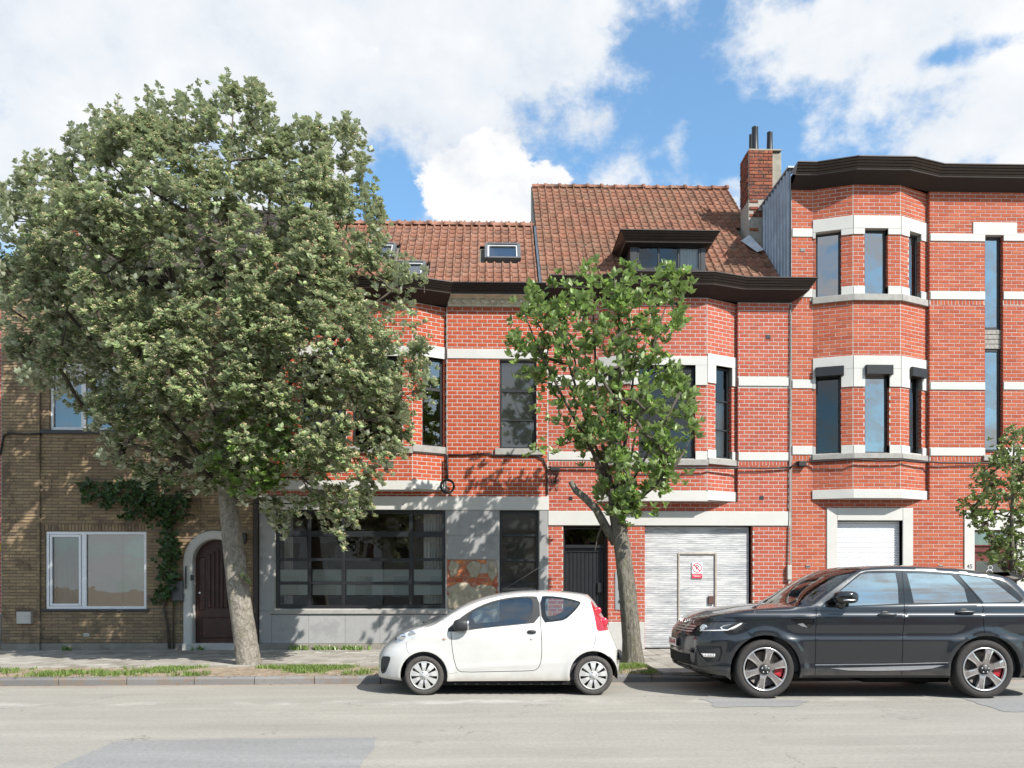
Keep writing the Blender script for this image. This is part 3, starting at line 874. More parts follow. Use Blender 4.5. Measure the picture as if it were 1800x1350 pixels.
    # roof
    ye, ze, slope = YF + .12, 8.02, 6.05
    moss = MATS['tile_orange_moss']
    xr0 = X(952) + .02
    cx0, cx1 = on_y(1316, HZ, 19.0).x, on_y(1375, HZ, 19.0).x
    dx0, dx1 = on_y(1108, HZ, 17.5).x, on_y(1240, HZ, 17.5).x
    holes = [(dx0, dx1, -1, 1.75), (cx0 - .02, cx1 + .3, 2.35, 3.15)]
    roof, rp = tile_roof(root, xr0, x1 - 30 - .06, ye, ze, R(45), slope, moss, .190, .258, None, 300, (X(1010), 3.0), holes)
    yr, zr = ye + slope * .7071, ze + slope * .7071
    # gable flank towards the left neighbour
    mb = MB(); xg = xr0 - .03
    mb.add([(xg, ye - .05, ze - .6), (xg, yr, zr + .02), (xg, yr, ze - .6), (xg + .10, ye - .05, ze - .6), (xg + .10, yr, zr + .02), (xg + .1, yr, ze - .6)],
           [(0, 1, 2), (0, 3, 4, 1)]); mb.build('gable', MATS['concrete'], root)
    # lead flashing beside the chimney
    mb = MB(); s0 = rp(cx0 - .12, 1.95, .07); s1 = rp(cx0 + .04, 1.7, .09)
    mb.quad(rp(cx0 - .22, 2.35, .10), rp(cx0 + .02, 1.7, .10), rp(cx0 + .16, 1.7, .16), rp(cx0 - .02, 2.45, .20)); mb.build('flashing', MATS['lead'], roof)
    # chimney: brick shaft, rendered flank, three black pots
    ch = MB(); yc0, yc1 = 19.0, 19.62; zc0, zc1 = 9.0, 11.98; xm = on_y(1358, HZ, 19.0).x
    ch.box(cx0, xm, yc0, yc1, zc0, zc1); cho = ch.build('chimney', MATS['mortar_grey'], roof)
    mb = MB(); mb.box(xm + .002, cx1, yc0 + .05, yc1 + .02, zc0, zc1 - .02, .02); mb.build('rendered_flank', MATS['concrete'], roof)
    mb = MB(); mb.box(cx0 + .01, cx1 - .01, yc0 + .0, yc1 + .02, zc1 + .001, zc1 + .04, .012); mb.build('chimney_cap', MATS['concrete'], roof)
    zs = on_y(1338, 352, 19.0).z
    cf, cl = Facet((cx0, yc0), (xm, yc0)), Facet((cx0, yc1), (cx0, yc0))
    cb = lay(cf, .01, cf.L - .005, zs, zc1, [], .085, .235, .014) + lay(cl, .01, cl.L - .005, zs, zc1, [], .085, .235, .014) + \
        [b for b in lay(cf, .02, cf.L, zs - .75, zs, [], .085, .235, .014) if random.random() < .3]
    bm_ = brick_mesh(MATS['brick_chimney'])
    for (fa, a, b, c, d) in cb:
        o = new_obj('chimney_brick', bm_, None, None); o.parent = roof
        o.location = fa.pt(a, c, -.004); o.rotation_euler = (0, random.uniform(-.01, .01), fa.rz); o.scale = (b - a, .02 + random.uniform(-.006, .008), d - c)
    for (pxa, pyt, dy, rr) in ((1327, 224, .10, .075), (1353, 233, .12, .065), (1320, 237, .50, .045)):
        p = on_y(pxa, pyt, yc0 + dy)
        mb = MB(); mb.lathe([(rr * 1.15, -.0), (rr * 1.1, .1), (rr, p.z - zc1 - .08), (rr * 1.08, p.z - zc1 - .06), (rr * 1.02, p.z - zc1 - .05), (rr * .8, p.z - zc1 - .05), (rr * .8, .2)], (p.x, p.y, zc1 + .05), (0, 0, 1), (1, 0, 0), 20)
        mb.build('chimney_pot', MATS['black_paint'], roof, True)
    # dormer with flared brown fascia
    dy0, dz0, dz1 = YF + .32, 7.9, 9.02
    df = Facet((dx0, dy0), (dx1, dy0))
    wins = df.rect(1120, 1232, 430, 474)
    mb = MB(); wall_facet(mb, df, 0, df.L, dz0, dz1, [wins], .06)
    mb.quad((dx0, dy0, dz0), (dx0, dy0, dz1), (dx0, dy0 + 1.6, dz1), (dx0, dy0 + 1.6, dz0)); mb.quad((dx1, dy0, dz0), (dx1, dy0 + 1.6, dz0), (dx1, dy0 + 1.6, dz1), (dx1, dy0, dz1))
    mb.quad((dx0, dy0, dz1 + .1), (dx1, dy0, dz1 + .1), (dx1, dy0 + 1.7, dz1 + .1), (dx0, dy0 + 1.7, dz1 + .1))
    dorm = mb.build('dormer', MATS['black_frame'], root)
    cs = [df.u(1158), df.u(1193)]
    wn = window(dorm, df, wins, .05, .045, cs, [], MATS['black_frame'], MATS['pane_dusty'], world_fix) if False else window(root, df, wins, .05, .05, cs, [], MATS['black_frame'], MATS['pane_dark'], name='dormer_window')
    curtain(root, df, df.u(1197), df.u(1230), wins[2], wins[3], -.10, MATS['curtain'], 6, .012)
    path = [(dx0 + .0, dy0 + 1.9), (dx0, dy0), (dx1, dy0), (dx1, dy0 + 1.9)]
    eave(root, path, 8.98, 9.03, 9.26, MATS['brown_cladding'], MATS['soffit_dark'], .12, .25, True, 'dormer_fascia')
    mb = MB(); mb.box(dx0 - .2, dx1 + .2, dy0 - .2, dy0 + 1.9, 9.20, 9.235); mb.build('dormer_roof', MATS['gutter_dark'], root)
    # front door
    mb = MB(); d0 = -.22
    for (a, b, c, d) in ((990, 994.5, 926, 1142), (1063.5, 1069, 926, 1142), (994.5, 1063.5, 926, 929), (994.5, 1063.5, 957, 963)):
        r_ = FW.rect(a, b, c, d); mb.fbox(FW, r_[0], r_[1], max(r_[2], PZ), r_[3], d0 - .06, d0 + .05, .006)
    fr = mb.build('door_frame', MATS['black_paint'], root)
    r_ = FW.rect(994.5, 1063.5, 929, 957); g = MB(); g.quad(FW.pt(r_[0], r_[2], d0), FW.pt(r_[1], r_[2], d0), FW.pt(r_[1], r_[3], d0), FW.pt(r_[0], r_[3], d0)); g.build('transom_pane', MATS['pane_dark'], root)
    dr = MB(); r_ = FW.rect(994.5, 1063.5, 963, 1142); dr.fbox(FW, r_[0] + .004, r_[1] - .004, PZ + .02, r_[3] - .004, d0 - .05, d0, .004)
    dro = dr.build('door', MATS['black_paint'], root)
    n = 8; a0, a1 = r_[0] + .09, r_[1] - .07
    for k in range(n):
        mb = MB(); w_ = (a1 - a0) / n
        mb.fbox(FW, a0 + k * w_ + .003, a0 + (k + 1) * w_ - .003, PZ + .15, r_[3] - .10, d0, d0 + .014, .006); mb.build('board', MATS['black_paint'], dro)
    mb = MB(); mb.fbox(FW, a0 - .03, a1 + .03, r_[3] - .085, r_[3] - .06, d0, d0 + .03, .005); mb.build('moulding', MATS['black_paint'], dro)
    hb = FW.rect(1052, 1062, 1024, 1042); mb = MB(); mb.fbox(FW, hb[0], hb[1], hb[2], hb[3], d0, d0 + .07, .01); mb.build('handle', MATS['black_frame'], dro)
    # intercom plate with slots
    ip = FW.rect(1081, 1096, 1005, 1072); mb = MB(); mb.fbox(FW, ip[0], ip[1], ip[2], ip[3], 0, .022, .004); io = mb.build('intercom_plate', MATS['steel'], root)
    for yy in (1011, 1031, 1055):
        s_ = FW.rect(1087, 1096, yy, yy + 4); mb = MB(); mb.fbox(FW, s_[0], s_[1], s_[2], s_[3], .02, .045, .004); mb.build('letter_slot', MATS['black_frame'], io)
    # garage door: ribbed sheet, wicket, sign, lock
    g0, g1 = gar[0] + .01, gar[1] - .05; gz0, gz1 = PZ + .02, zl0 - .01; off = -.11
    wk = FW.rect(1194, 1261, 972, 1142); wk = (wk[0], wk[1], gz0, wk[3])
    def ribbed(a, b, c, d, o):
        mb = MB(); z = c; pitch_ = .046
        while z < d - .004:
            zz = min(z + pitch_, d); q = zz - z
            P = [(z, o), (z + q * .55, o + .001), (z + q * .66, o + .0045), (z + q * .88, o + .0045), (z + q, o)]
            for (p, r2), (p2, r3) in zip(P, P[1:]): mb.quad(FW.pt(a, p, r2), FW.pt(b, p, r2), FW.pt(b, p2, r3), FW.pt(a, p2, r3))
            z = zz
        return mb
    big = MB()
    for (a, b, c, d) in ((g0, wk[0], gz0, gz1), (wk[1], g1, gz0, gz1), (wk[0], wk[1], wk[3], gz1)):
        m_ = ribbed(a, b, c, d, off); big.add(m_.v, m_.f)
    gd = big.build('garage_door', MATS['scrubbed_metal'], root)
    mb = ribbed(wk[0] + .03, wk[1] - .03, gz0, wk[3] - .03, off - .006); wd = mb.build('wicket_door', MATS['scrubbed_metal'], gd)
    mb = MB()
    mb.fbox(FW, wk[0] - .005, wk[0] + .028, gz0, wk[3] + .005, off - .01, off + .03, .005); mb.fbox(FW, wk[1] - .03, wk[1] + .012, gz0, wk[3] + .005, off - .01, off + .03, .005)
    mb.fbox(FW, wk[0] + .028, wk[1] - .03, wk[3] - .028, wk[3] + .005, off - .01, off + .028, .005); mb.build('wicket_frame', MATS['wicket_frame'], gd)
    lk = FW.rect(1247, 1256, 1048, 1062); mb = MB(); mb.fbox(FW, lk[0], lk[1], lk[2], lk[3], off, off + .04, .004)
    for i in range(4):
        for j in range(4):
            u_ = lk[0] + (i + .5) * (lk[1] - lk[0]) / 4; z_ = lk[2] + (j + .5) * (lk[3] - lk[2]) / 4
            if i in (0, 3) or j in (0, 3): mb.fbox(FW, u_ - .006, u_ + .006, z_ - .006, z_ + .006, off + .04, off + .046, .002)
    mb.build('lock', MATS['rust_brown'], gd)
    sp = FW.rect(1218, 1236.5, 988, 1016.5)
    so = MB(); so.fbox(FW, sp[0], sp[1], sp[2], sp[3], off + .005, off + .018, .001); sg = tag(so.build('no_parking_sign', MATS['sign_white']), 'white and red no parking sign with crossed P on the garage door', 'sign')
    uc = (sp[0] + sp[1]) / 2; zc = FW.z(1227, 998); rr = .104
    mb = MB(); mb.lathe([(rr, 0), (rr, .003), (rr * .84, .003), (rr * .84, 0)], FW.pt(uc, zc, off + .018), (0, -1, 0), (1, 0, 0), 40); mb.build('sign_ring', MATS['sign_red'], sg)
    M = face_mat(FW, uc, zc, off + .020)
    text_mesh('sign_letter', 'P', MATS['sign_black'], .155, M, sg)
    sl = bpy.data.meshes.new('sign_slash'); sl.from_pydata([(-rr * .9, -.009, .004), (rr * .9, -.009, .004), (rr * .9, .009, .004), (-rr * .9, .009, .004)], [], [(0, 1, 2, 3)])
    sl.transform(M @ Matrix.Rotation(R(-45), 4, 'Z')); new_obj('sign_slash', sl, MATS['sign_red'], sg)
    mb = MB(); mb.fbox(FW, sp[0] + .002, sp[1] - .002, sp[2] + .002, sp[2] + .105, off + .018, off + .021, 0); mb.build('sign_panel', MATS['sign_red'], sg)
    text_mesh('sign_text', 'VERBODEN TE\nPARKEREN', MATS['sign_white'], .031, face_mat(FW, uc, sp[2] + .053, off + .0225), sg)
    # small vents
    for (a, b, c, d) in ((1346, 1354, 589, 596), (1335, 1342, 872, 878), (1000, 1006, 873, 879)):
        r_ = FW.rect(a, b, c, d); mb = MB(); mb.fbox(FW, r_[0], r_[1], r_[2], r_[3], 0, .016, .003); mb.build('vent', MATS['black_frame'], root)
    return root
world_fix = None
middle_house()

# ================================================================== left red house (shop window, grey panels, missing panel)
def left_house():
    root = empty('brick_house', (X(709), YF, PZ))
    tag(root, 'red brick row house with grey stone panels, shop window and one fallen panel', 'house', 'row houses along the street')
    BR, MO, WH = MATS['brick_red_left'], MATS['mortar_white'], MATS['white_paint']
    ph, pl, jt = .086, .216, .0155
    x0, x1 = FW.u(455), FW.u(963)
    zt = 7.52
    BL, BF, BRt = bay_facets(456, 510, 725, 785, .26)
    zbay = BF.z(650, 861); zb0, zb1 = FW.z(709, 896.5), FW.z(709, 872.5)
    shop = (*FW.rect(484, 783, 898, 1070), .10); shop = (shop[0], shop[1], shop[2], zb0, .10)
    side = (FW.u(878), FW.u(947), PZ + .06, zb0, .12)
    ub = FW.u(785)
    up = (*FW.rect(878, 943, 632, 789), .11)
    wall = MB(); wall_facet(wall, FW, x0, ub, .05, zbay, [shop]); wall_facet(wall, FW, ub, x1, .05, zt, [side, up])
    bricks = []
    bd = FW.rect(785, 963, 614, 631); sl = FW.rect(870, 955, 789, 800)
    ex = [bd, up, sl]
    bricks += lay(FW, ub + .012, x1 - .012, zb1, zt, ex, ph, pl, jt, .03)
    bricks += lay(FW, x0 + .012, ub, zb1, zbay, [], ph, pl, jt, .03)
    bricks += reveal_bricks(FW, up, ph, pl, jt)
    band(root, FW, bd[0] + .01, bd[1] - .01, bd[2], bd[3], WH, .022, -.11); band(root, FW, sl[0], sl[1], sl[2], sl[3], MATS['sill_grey'], .06, -.1, .006, 'window_sill')
    band(root, FW, x0 + .006, x1 + .02, zb0, zb1, WH, .045, -.10, .008)
    m = 910
    window(root, FW, up, .10, .05, [], [FW.z(m, 686), FW.z(m, 738)], MATS['black_frame'], MATS['pane_dusty'], thick_rows=[FW.z(m, 686)])
    for fa, wl in ((BL, [(470, 498, 632, 785)]), (BF, [(528, 608, 626, 784), (619, 707, 626, 784)]), (BRt, [(742, 780, 629, 785.5)])):
        rs = [fa.rect(*q) for q in wl]; m = sum(wl[-1][:2]) / 2; zz = lambda y: fa.z(m, y)
        wall_facet(wall, fa, 0, fa.L, zbay, zt, rs, .12)
        top = max(r_[3] for r_ in rs)
        exc = rs + [(0, fa.L, top, zz(608)), (0, fa.L, zz(797), zz(785)), (0, fa.L, zbay, zz(845))]
        bricks += lay(fa, .008, fa.L - .008, zbay, zt, exc, ph, pl, jt, .03)
        for r_ in rs: bricks += reveal_bricks(fa, r_, ph, pl, jt, .12)
        band(root, fa, .002, fa.L - .002, top, zz(608), WH, .024, -.12, .004, 'lintel')
        band(root, fa, -.01, fa.L + .01, zz(797), zz(785), MATS['sill_grey'], .06, -.11, .006, 'window_sill')
        band(root, fa, -.01, fa.L + .01, zz(861), zz(845), WH, .035, -.05, .004, 'bay_base')
        for r_ in rs: window(root, fa, r_, .11, .05, [], [zz(683)], MATS['black_frame'], MATS['pane_sky'] if fa is BRt else MATS['pane_dark'], thick_rows=[zz(683)])
    mb = MB(); mb.add([BL.pt(0, zbay - .004), BL.pt(BL.L, zbay - .004), BF.pt(BF.L, zbay - .004), BRt.pt(BRt.L, zbay - .004)], [(0, 1, 2, 3)]); mb.build('bay_underside', WH, root)
    bricks += bay_return(wall, 785, zbay, zt, ph, pl, jt, .03)
    wall.build('wall', MO, root)
    emit_bricks(root, bricks, BR, (FW.u(850) - 30, 5.2))
    sh = shell(root, x0 - 30, x1 - 30, 7.8, [3.35, 6.9])
    # grey panels
    PG = MATS['panel_grey']
    def panel(a, b, c, d, o=.03, nm='stone_panel', mat=PG):
        r_ = FW.rect(a, b, c, d); mb = MB(); mb.fbox(FW, r_[0] + .002, r_[1] - .002, r_[2] + .002, r_[3] - .002, 0, o + random.uniform(0, .003), .003); return mb.build(nm, mat, root)
    for (c, d) in ((897, 981), (981, 1073), (1073, 1131)): panel(456.5, 483 if c < 1073 else 478, c, d)
    panel(785, 876.5, 897, 941); panel(785, 876.5, 941, 983.5)
    for (c, d) in ((897, 984), (984, 1075), (1075, 1131)): panel(948, 963, c, d)
    for a, b in ((478, 543), (543, 607), (607, 668), (668, 727), (727, 785)): panel(a, b, 1080, 1131)
    panel(785, 876.5, 1071, 1131)
    for a, b in ((456.5, 560), (560, 670), (670, 785), (785, 876), (948, 963)): panel(a, b, 1131, 1146, .045, 'plinth', MATS['plinth'])
    r_ = FW.rect(473, 786, 1071.5, 1079); band(root, FW, *r_, MATS['sill_grey'], .07, -.1, .006, 'window_sill')
    # shop window: three tall mullions, five rows of panes
    m = 634; BFm = MATS['black_paint']
    zr = [FW.z(m, y) for y in (1025, 983.5, 938.5)]
    window(root, FW, shop, .08, .075, [FW.u(543), FW.u(603), FW.u(722)], zr, BFm, MATS['pane_shop'], .075, 'shop_window', .075, [zr[2]])
    # frosted film strips behind the glass, curtains, room with a lit rear window
    for (a, b) in ((490, 539), (548, 599), (608, 718), (727, 779)):
        for (c, d) in ((1001, 1024), (1027, 1046)):
            q = FW.rect(a, b, c, d); g = MB(); g.quad(FW.pt(q[0], q[2], -.085), FW.pt(q[1], q[2], -.085), FW.pt(q[1], q[3], -.085), FW.pt(q[0], q[3], -.085)); g.build('window_film', MATS['frosted'], root)
    curtain(root, FW, FW.u(742), FW.u(779), shop[2] + .1, shop[3] - .05, -.35, MATS['curtain'], 7)
    curtain(root, FW, FW.u(492), FW.u(508), shop[2] + .1, shop[3] - .05, -.35, MATS['curtain'], 4)
    mb = MB(); p0, p1 = on_y(655, 1000, YF + 6.5), on_y(700, 975, YF + 6.5)
    # side door with panes
    m = 912; zr = [FW.z(m, y) for y in (1027, 985, 940.5)]
    sd = window(root, FW, side, .11, .06, [], zr + [PZ + .45], BFm, MATS['pane_dusty'], .07, 'shop_door', .06)
    # the place of the fallen panel: bare bricks, mortar dabs and cement
    rb = FW.rect(786, 876, 984, 1070.5)
    band(root, FW, rb[0], rb[1], rb[2], rb[3], MATS['mortar_grey'], .002, 0, 0, 'bare_wall')
    bb = lay(FW, rb[0], rb[1], FW.z(830, 1048), rb[3], [], .096, .23, .010, .05); me = brick_mesh(MATS['brick_old'])
    for (fa, a, b, c, d) in bb:
        if (a - rb[0]) / (rb[1] - rb[0]) > .5 and random.random() < .3: continue
        o = new_obj('old_brick', me, None, root); o.location = fa.pt(a, c, 0); o.scale = (b - a, .010 + random.uniform(0, .008), d - c)
    for (a, b) in ((786, 800), (800, 822), (822, 850), (850, 876)):
        r2 = FW.rect(a, b, 1066, 1071)
    def dab(px, py, rx, ry, th=.03, nm='mortar_dab', seed=0):
        rnd = random.Random(seed); n = 26; mb = MB(); c0 = FW.u(px); z0 = FW.z(px, py); ru, rz_ = rx * .0123, ry * .0123
        ph_ = [rnd.uniform(0, 6.28) for _ in range(5)]
        ring = lambda k, s: (lambda an, w_: (c0 + math.cos(an) * ru * w_ * s, z0 + math.sin(an) * rz_ * w_ * s))(2 * math.pi * k / n, 1 + .10 * math.sin(3 * 2 * math.pi * k / n + ph_[0]) + .08 * math.sin(5 * 2 * math.pi * k / n + ph_[1]) + .05 * math.sin(9 * 2 * math.pi * k / n + ph_[2]))
        vs = []
        for (s, o) in ((1, .004), (.95, th * .75), (.7, th), (.35, th * .85)):
            for k in range(n):
                u_, z_ = ring(k, s); vs.append(FW.pt(min(max(u_, rb[0]), rb[1]), max(z_, rb[2]), o + (rnd.uniform(-.004, .004) if s < 1 else 0)))
        vs.append(FW.pt(c0, z0, th * .9)); fs = [(i * n + k, i * n + (k + 1) % n, (i + 1) * n + (k + 1) % n, (i + 1) * n + k) for i in range(3) for k in range(n)]
        fs += [(3 * n + k, 3 * n + (k + 1) % n, 4 * n) for k in range(n)]
        mb.add(vs, fs); mb.build(nm, MATS['cement'], root, True)
    dab(797, 999, 9, 14, .035, seed=1); dab(833, 1000, 12, 15, .04, seed=2); dab(866, 1003, 9, 17, .035, seed=3)
    dab(815, 1046, 30, 22, .03, 'cement_smear', 4); dab(850, 1042, 26, 14, .028, 'cement_smear', 5); dab(800, 1060, 18, 14, .03, 'cement_smear', 6); dab(845, 1062, 32, 12, .026, 'cement_smear', 7)
    # cornice: flared cladding along the bay, cream dentils on the right
    path = [(x0 - 30, YF), BL.p1, BF.p1, (ub - 30, YF)]
    eave(root, path, 7.52, 7.69, 7.90, MATS['brown_cladding'], MATS['soffit_dark'])
    eave(root, [(ub - 30 + .10, YF), (x1 - 30 - .06, YF)], 7.70, 7.705, 7.90, MATS['gutter_dark'], MATS['soffit_dark'], .27, .40)
    mb = MB(); a, b = ub + .03, x1 - .08
    mb.sweep([(a - 30, YF), (b - 30, YF)], [(.002, 7.515), (.05, 7.515), (.05, 7.56), (.075, 7.565), (.075, 7.64), (.13, 7.66), (.15, 7.685), (.26, 7.69), (.26, 7.70)]); mb.build('cornice_moulding', MATS['cream_wood'], root)
    u = a + .10
    while u < b - .08:
        mb = MB(); mb.fbox(FW, u, u + .065, 7.568, 7.635, .072, .125, .008); mb.build('dentil', MATS['cream_wood'], root); u += .205
    # roof
    ye, ze, slope = YF + .12, 7.86, 3.72
    xr1 = X(952) - .02
    def sky_rect(a, b, c, d):
        p0, s0 = plane_hit(a, d, ye, ze, R(45)); p1, s1 = plane_hit(b, c, ye, ze, R(45)); return (p0.x, p1.x, s0, s1)
    sks = [sky_rect(852, 914, 437, 462), sky_rect(640, 698, 436, 460), sky_rect(690, 750, 468, 491)]
    roof, rp = tile_roof(root, x0 - 30 + .05, xr1, ye, ze, R(45), slope, MATS['tile_orange'], .186, .245, None, 300, (X(830), 1.7), sks)
    for (a, b, c, d) in sks:
        mb = MB(); cp = math.cos(R(45))
        def bx(x0_, x1_, s0, s1, h0, h1):
            vs = [rp(x0_, s0, h0), rp(x1_, s0, h0), rp(x1_, s1, h0), rp(x0_, s1, h0), rp(x0_, s0, h1), rp(x1_, s0, h1), rp(x1_, s1, h1), rp(x0_, s1, h1)]
            mb.add(vs, [(4, 5, 6, 7), (0, 1, 5, 4), (1, 2, 6, 5), (2, 3, 7, 6), (3, 0, 4, 7)])
        t = .07
        bx(a, a + t, c, d, -.05, .13); bx(b - t, b, c, d, -.05, .13); bx(a + t, b - t, c, c + t, -.05, .127); bx(a + t, b - t, d - t, d, -.05, .14)
        so = mb.build('skylight', MATS['mailbox_grey'], root)
        mb = MB(); bx(a + t, a + t + .03, c + t, d - t, .06, .105); bx(b - t - .03, b - t, c + t, d - t, .06, .105); bx(a + t + .03, b - t - .03, d - t - .03, d - t, .06, .104); bx(a + t + .03, b - t - .03, c + t, c + t + .03, .06, .104)
        mb.build('sash', MATS['white_upvc'], so)
        g = MB(); g.quad(rp(a + t, c + t, .085), rp(b - t, c + t, .085), rp(b - t, d - t, .085), rp(a + t, d - t, .085)); g.build('pane', MATS['pane_sky_strong'], so)
        g = MB(); g.quad(rp(a, c, -.3), rp(b, c, -.3), rp(b, d, -.3), rp(a, d, -.3)); g.build('blind', MATS['room_wall'], so)
    mb = MB(); mb.quad(rp(xr1 - .01, -.05, .06), rp(xr1 + .10, -.05, .10), rp(xr1 + .10, slope, .10), rp(xr1 - .01, slope, .06)); mb.build('valley_flashing', MATS['lead'], roof)
    return root
left_house()

# ================================================================== right house (three floors, two-storey bay)
def right_house():
    xe = 12.6
    root = empty('brick_house', (9.2, YF, PZ))
    tag(root, 'tall three storey red brick house with roller shutter behind the dark car', 'house', 'row houses along the street')
    BR, MO, WH = MATS['brick_red_right'], MATS['mortar_white'], MATS['white_paint_worn']
    ph, pl, jt = .0815, .232, .012
    x0, x1 = FW.u(1391), xe + 30
    zt = 10.13
    BL, BF, BRt = bay_facets(1428.5, 1499.5, 1583, 1634, .26)
    zbay = BF.z(1541, 876); ua, ub = FW.u(1428.5), FW.u(1634)
    shut = FW.rect(1471, 1586, 915, 1145); shut = (shut[0], shut[1], PZ + .9, shut[3], .135)
    stair = FW.rect(1731, 1763, 414, 796); stair = (*stair, .13)
    dr = FW.rect(1712, 1786, 932, 1145); dr = (dr[0], dr[1], PZ - .05, dr[3], .16)
    wall = MB(); wall_facet(wall, FW, x0, x1, .05, zbay, [shut, dr]); wall_facet(wall, FW, x0, ua, zbay, zt, []); wall_facet(wall, FW, ub, x1, zbay, zt, [stair])
    bricks = []; bl = []; br_ = []
    for (ya, yb, so) in ((402, 417, 0), (508, 523, 531), (668.5, 683, 0), (784, 799.5, 808)):
        r_ = FW.rect(1391.5, 1428, ya, yb); band(root, FW, r_[0] + .012, r_[1], r_[2], r_[3], WH); bl.append(r_)
        if so: bl.append(FW.rect(1391.5, 1428, yb, so))
    for (ya, yb, so) in ((411, 424.5, 0), (513, 527, 536), (672, 685.5, 0), (788, 801.5, 810.5)):
        for (pa, pb) in ((1634.5, 1731), (1763, 1850)):
            r_ = FW.rect(pa, pb, ya, yb); band(root, FW, r_[0] + .004, r_[1], r_[2], r_[3], WH); br_.append(r_)
            if so: br_.append(FW.rect(pa, pb, yb, so))
    for r_ in [q for q in bl + br_ if q[3] - q[2] < .125]:
        u = r_[0] + .02
        while u < r_[1] - .05: bricks.append((FW, u, u + .066, r_[2] + .006, r_[3] - .004)); u += .079
    lb = FW.rect(1709.5, 1787, 391.5, 414); band(root, FW, lb[0], lb[1], lb[2], lb[3], WH, .024, -.13, .006, 'lintel'); br_.append(lb)
    ls = FW.rect(1727, 1792, 801, 810.5); band(root, FW, *ls, MATS['sill_grey'], .06, -.1, .006, 'window_sill'); br_.append(ls)
    br_.append(stair)
    fr = FW.rect(1452.5, 1604, 893, 1145); dsur = FW.rect(1694, 1806, 897.5, 1145)
    ex = [(fr[0], fr[1], 0, fr[3]), (dsur[0], dsur[1], 0, dsur[3])]
    bricks += lay(FW, x0 + .012, x1, PZ, zbay, ex, ph, pl, jt, .05) + lay(FW, x0 + .012, ua, zbay, zt, bl, ph, pl, jt, .05) + lay(FW, ub, x1, zbay, zt, br_, ph, pl, jt, .05)
    bricks += reveal_bricks(FW, stair, ph, pl, jt)
    # two storeys of bay windows
    wins = {0: [(1433.5, 1478.5, 408, 521), (1433.5, 1478.5, 650, 797)], 1: [(1519.5, 1560.5, 402, 517), (1520, 1563, 647, 796)], 2: [(1597.5, 1618, 407, 521), (1598, 1620, 650, 797)]}
    gm = [[MATS['pane_sky_strong'], MATS['pane_dark']], [MATS['pane_sky_strong'], MATS['pane_sky_strong']], [MATS['pane_sky'], MATS['pane_dark']]]
    for i, fa in enumerate((BL, BF, BRt)):
        rs = [fa.rect(*q) for q in wins[i]]; m = sum(wins[i][0][:2]) / 2
        ref = {0: 6, 1: 0, 2: 5}[i]      # facets further back sit a few rows lower in the photo
        zB = lambda y: BF.z(1541, y)
        wall_facet(wall, fa, 0, fa.L, zbay, zt, rs, .13)
        up_l, up_leg, up_low, up_sill = zB(379.5), zB(412.5), (zB(518), zB(503.5)), (zB(529.5), zB(518))
        lo_l, lo_leg, lo_low, lo_sill = zB(625.5), zB(680), (zB(797), zB(783)), (zB(806.5), zB(797))
        rs = [(rs[0][0], rs[0][1], up_sill[1], zB(402)), (rs[1][0], rs[1][1], lo_sill[1], zB(648))]
        exc = rs + [(0, fa.L, up_leg, up_l), (0, fa.L, up_sill[0], up_low[1]), (0, fa.L, lo_leg, lo_l), (0, fa.L, lo_sill[0], lo_low[1]), (0, fa.L, zbay, zB(860))]
        bricks += lay(fa, .008, fa.L - .008, zbay, zt, exc, ph, pl, jt, .05)
        for r_, top, leg, low, sill, fl in ((rs[0], up_l, up_leg, up_low, up_sill, 0), (rs[1], lo_l, lo_leg, lo_low, lo_sill, 1)):
            bricks += reveal_bricks(fa, r_, ph, pl, jt, .13, [(0, 9, leg, 99), (0, 9, 0, low[1])])
            band(root, fa, .002, fa.L - .002, r_[3], top, WH, .028, -.12, .004, 'lintel')
            for (a, b) in ((.002, r_[0]), (r_[1], fa.L - .002)):
                if b - a > .02:
                    band(root, fa, a, b, leg, r_[3], WH, .026, -.12, .003, 'lintel_leg'); band(root, fa, a, b, low[0], low[1], WH, .026, -.12, .003, 'window_base')
            band(root, fa, -.01, fa.L + .01, sill[0], sill[1], MATS['sill_grey'], .065, -.12, .006, 'window_sill')
            window(root, fa, r_, .12, .05, [], [], MATS['black_frame'], gm[i][fl])
            if fl:
                hb = .205; a, b = r_[0] - .005, min(r_[1] + .05, fa.L - .02)
                band(root, fa, a, b, r_[3] - hb + .06, r_[3] + .06, MATS['gutter_dark'], .10, -.1, .01, 'shutter_box')
        band(root, fa, -.01, fa.L + .01, zB(876), zB(860), WH, .04, -.05, .004, 'bay_base')
    mb = MB(); mb.add([BL.pt(0, zbay - .004), BL.pt(BL.L, zbay - .004), BF.pt(BF.L, zbay - .004), BRt.pt(BRt.L, zbay - .004)], [(0, 1, 2, 3)]); mb.build('bay_underside', WH, root)
    bricks += bay_return(wall, 1634, zbay, zt, ph, pl, jt, .05)
    wall.build('wall', MO, root)
    emit_bricks(root, bricks, BR, (FW.u(1650) - 30, 4.3))
    shell(root, x0 - 30, xe, 10.3, [3.2, 6.2])
    # stair window in two lights with a worn timber spandrel
    zA, zB_ = FW.z(1747, 578), FW.z(1747, 612)
    window(root, FW, (stair[0], stair[1], zA, stair[3]), .12, .06, [], [], MATS['black_frame'], MATS['pane_sky_strong'])
    window(root, FW, (stair[0], stair[1], stair[2] + .03, zB_), .12, .06, [], [], MATS['black_frame'], MATS['pane_sky_strong'])
    for k in range(4):
        z0 = zB_ + (zA - zB_) * k / 4; band(root, FW, stair[0] + .01, stair[1] - .01, z0 + .004, z0 + (zA - zB_) / 4 - .004, MATS['old_wood_white'], -.06 + random.uniform(-.006, .006), -.13, .006, 'spandrel_board')
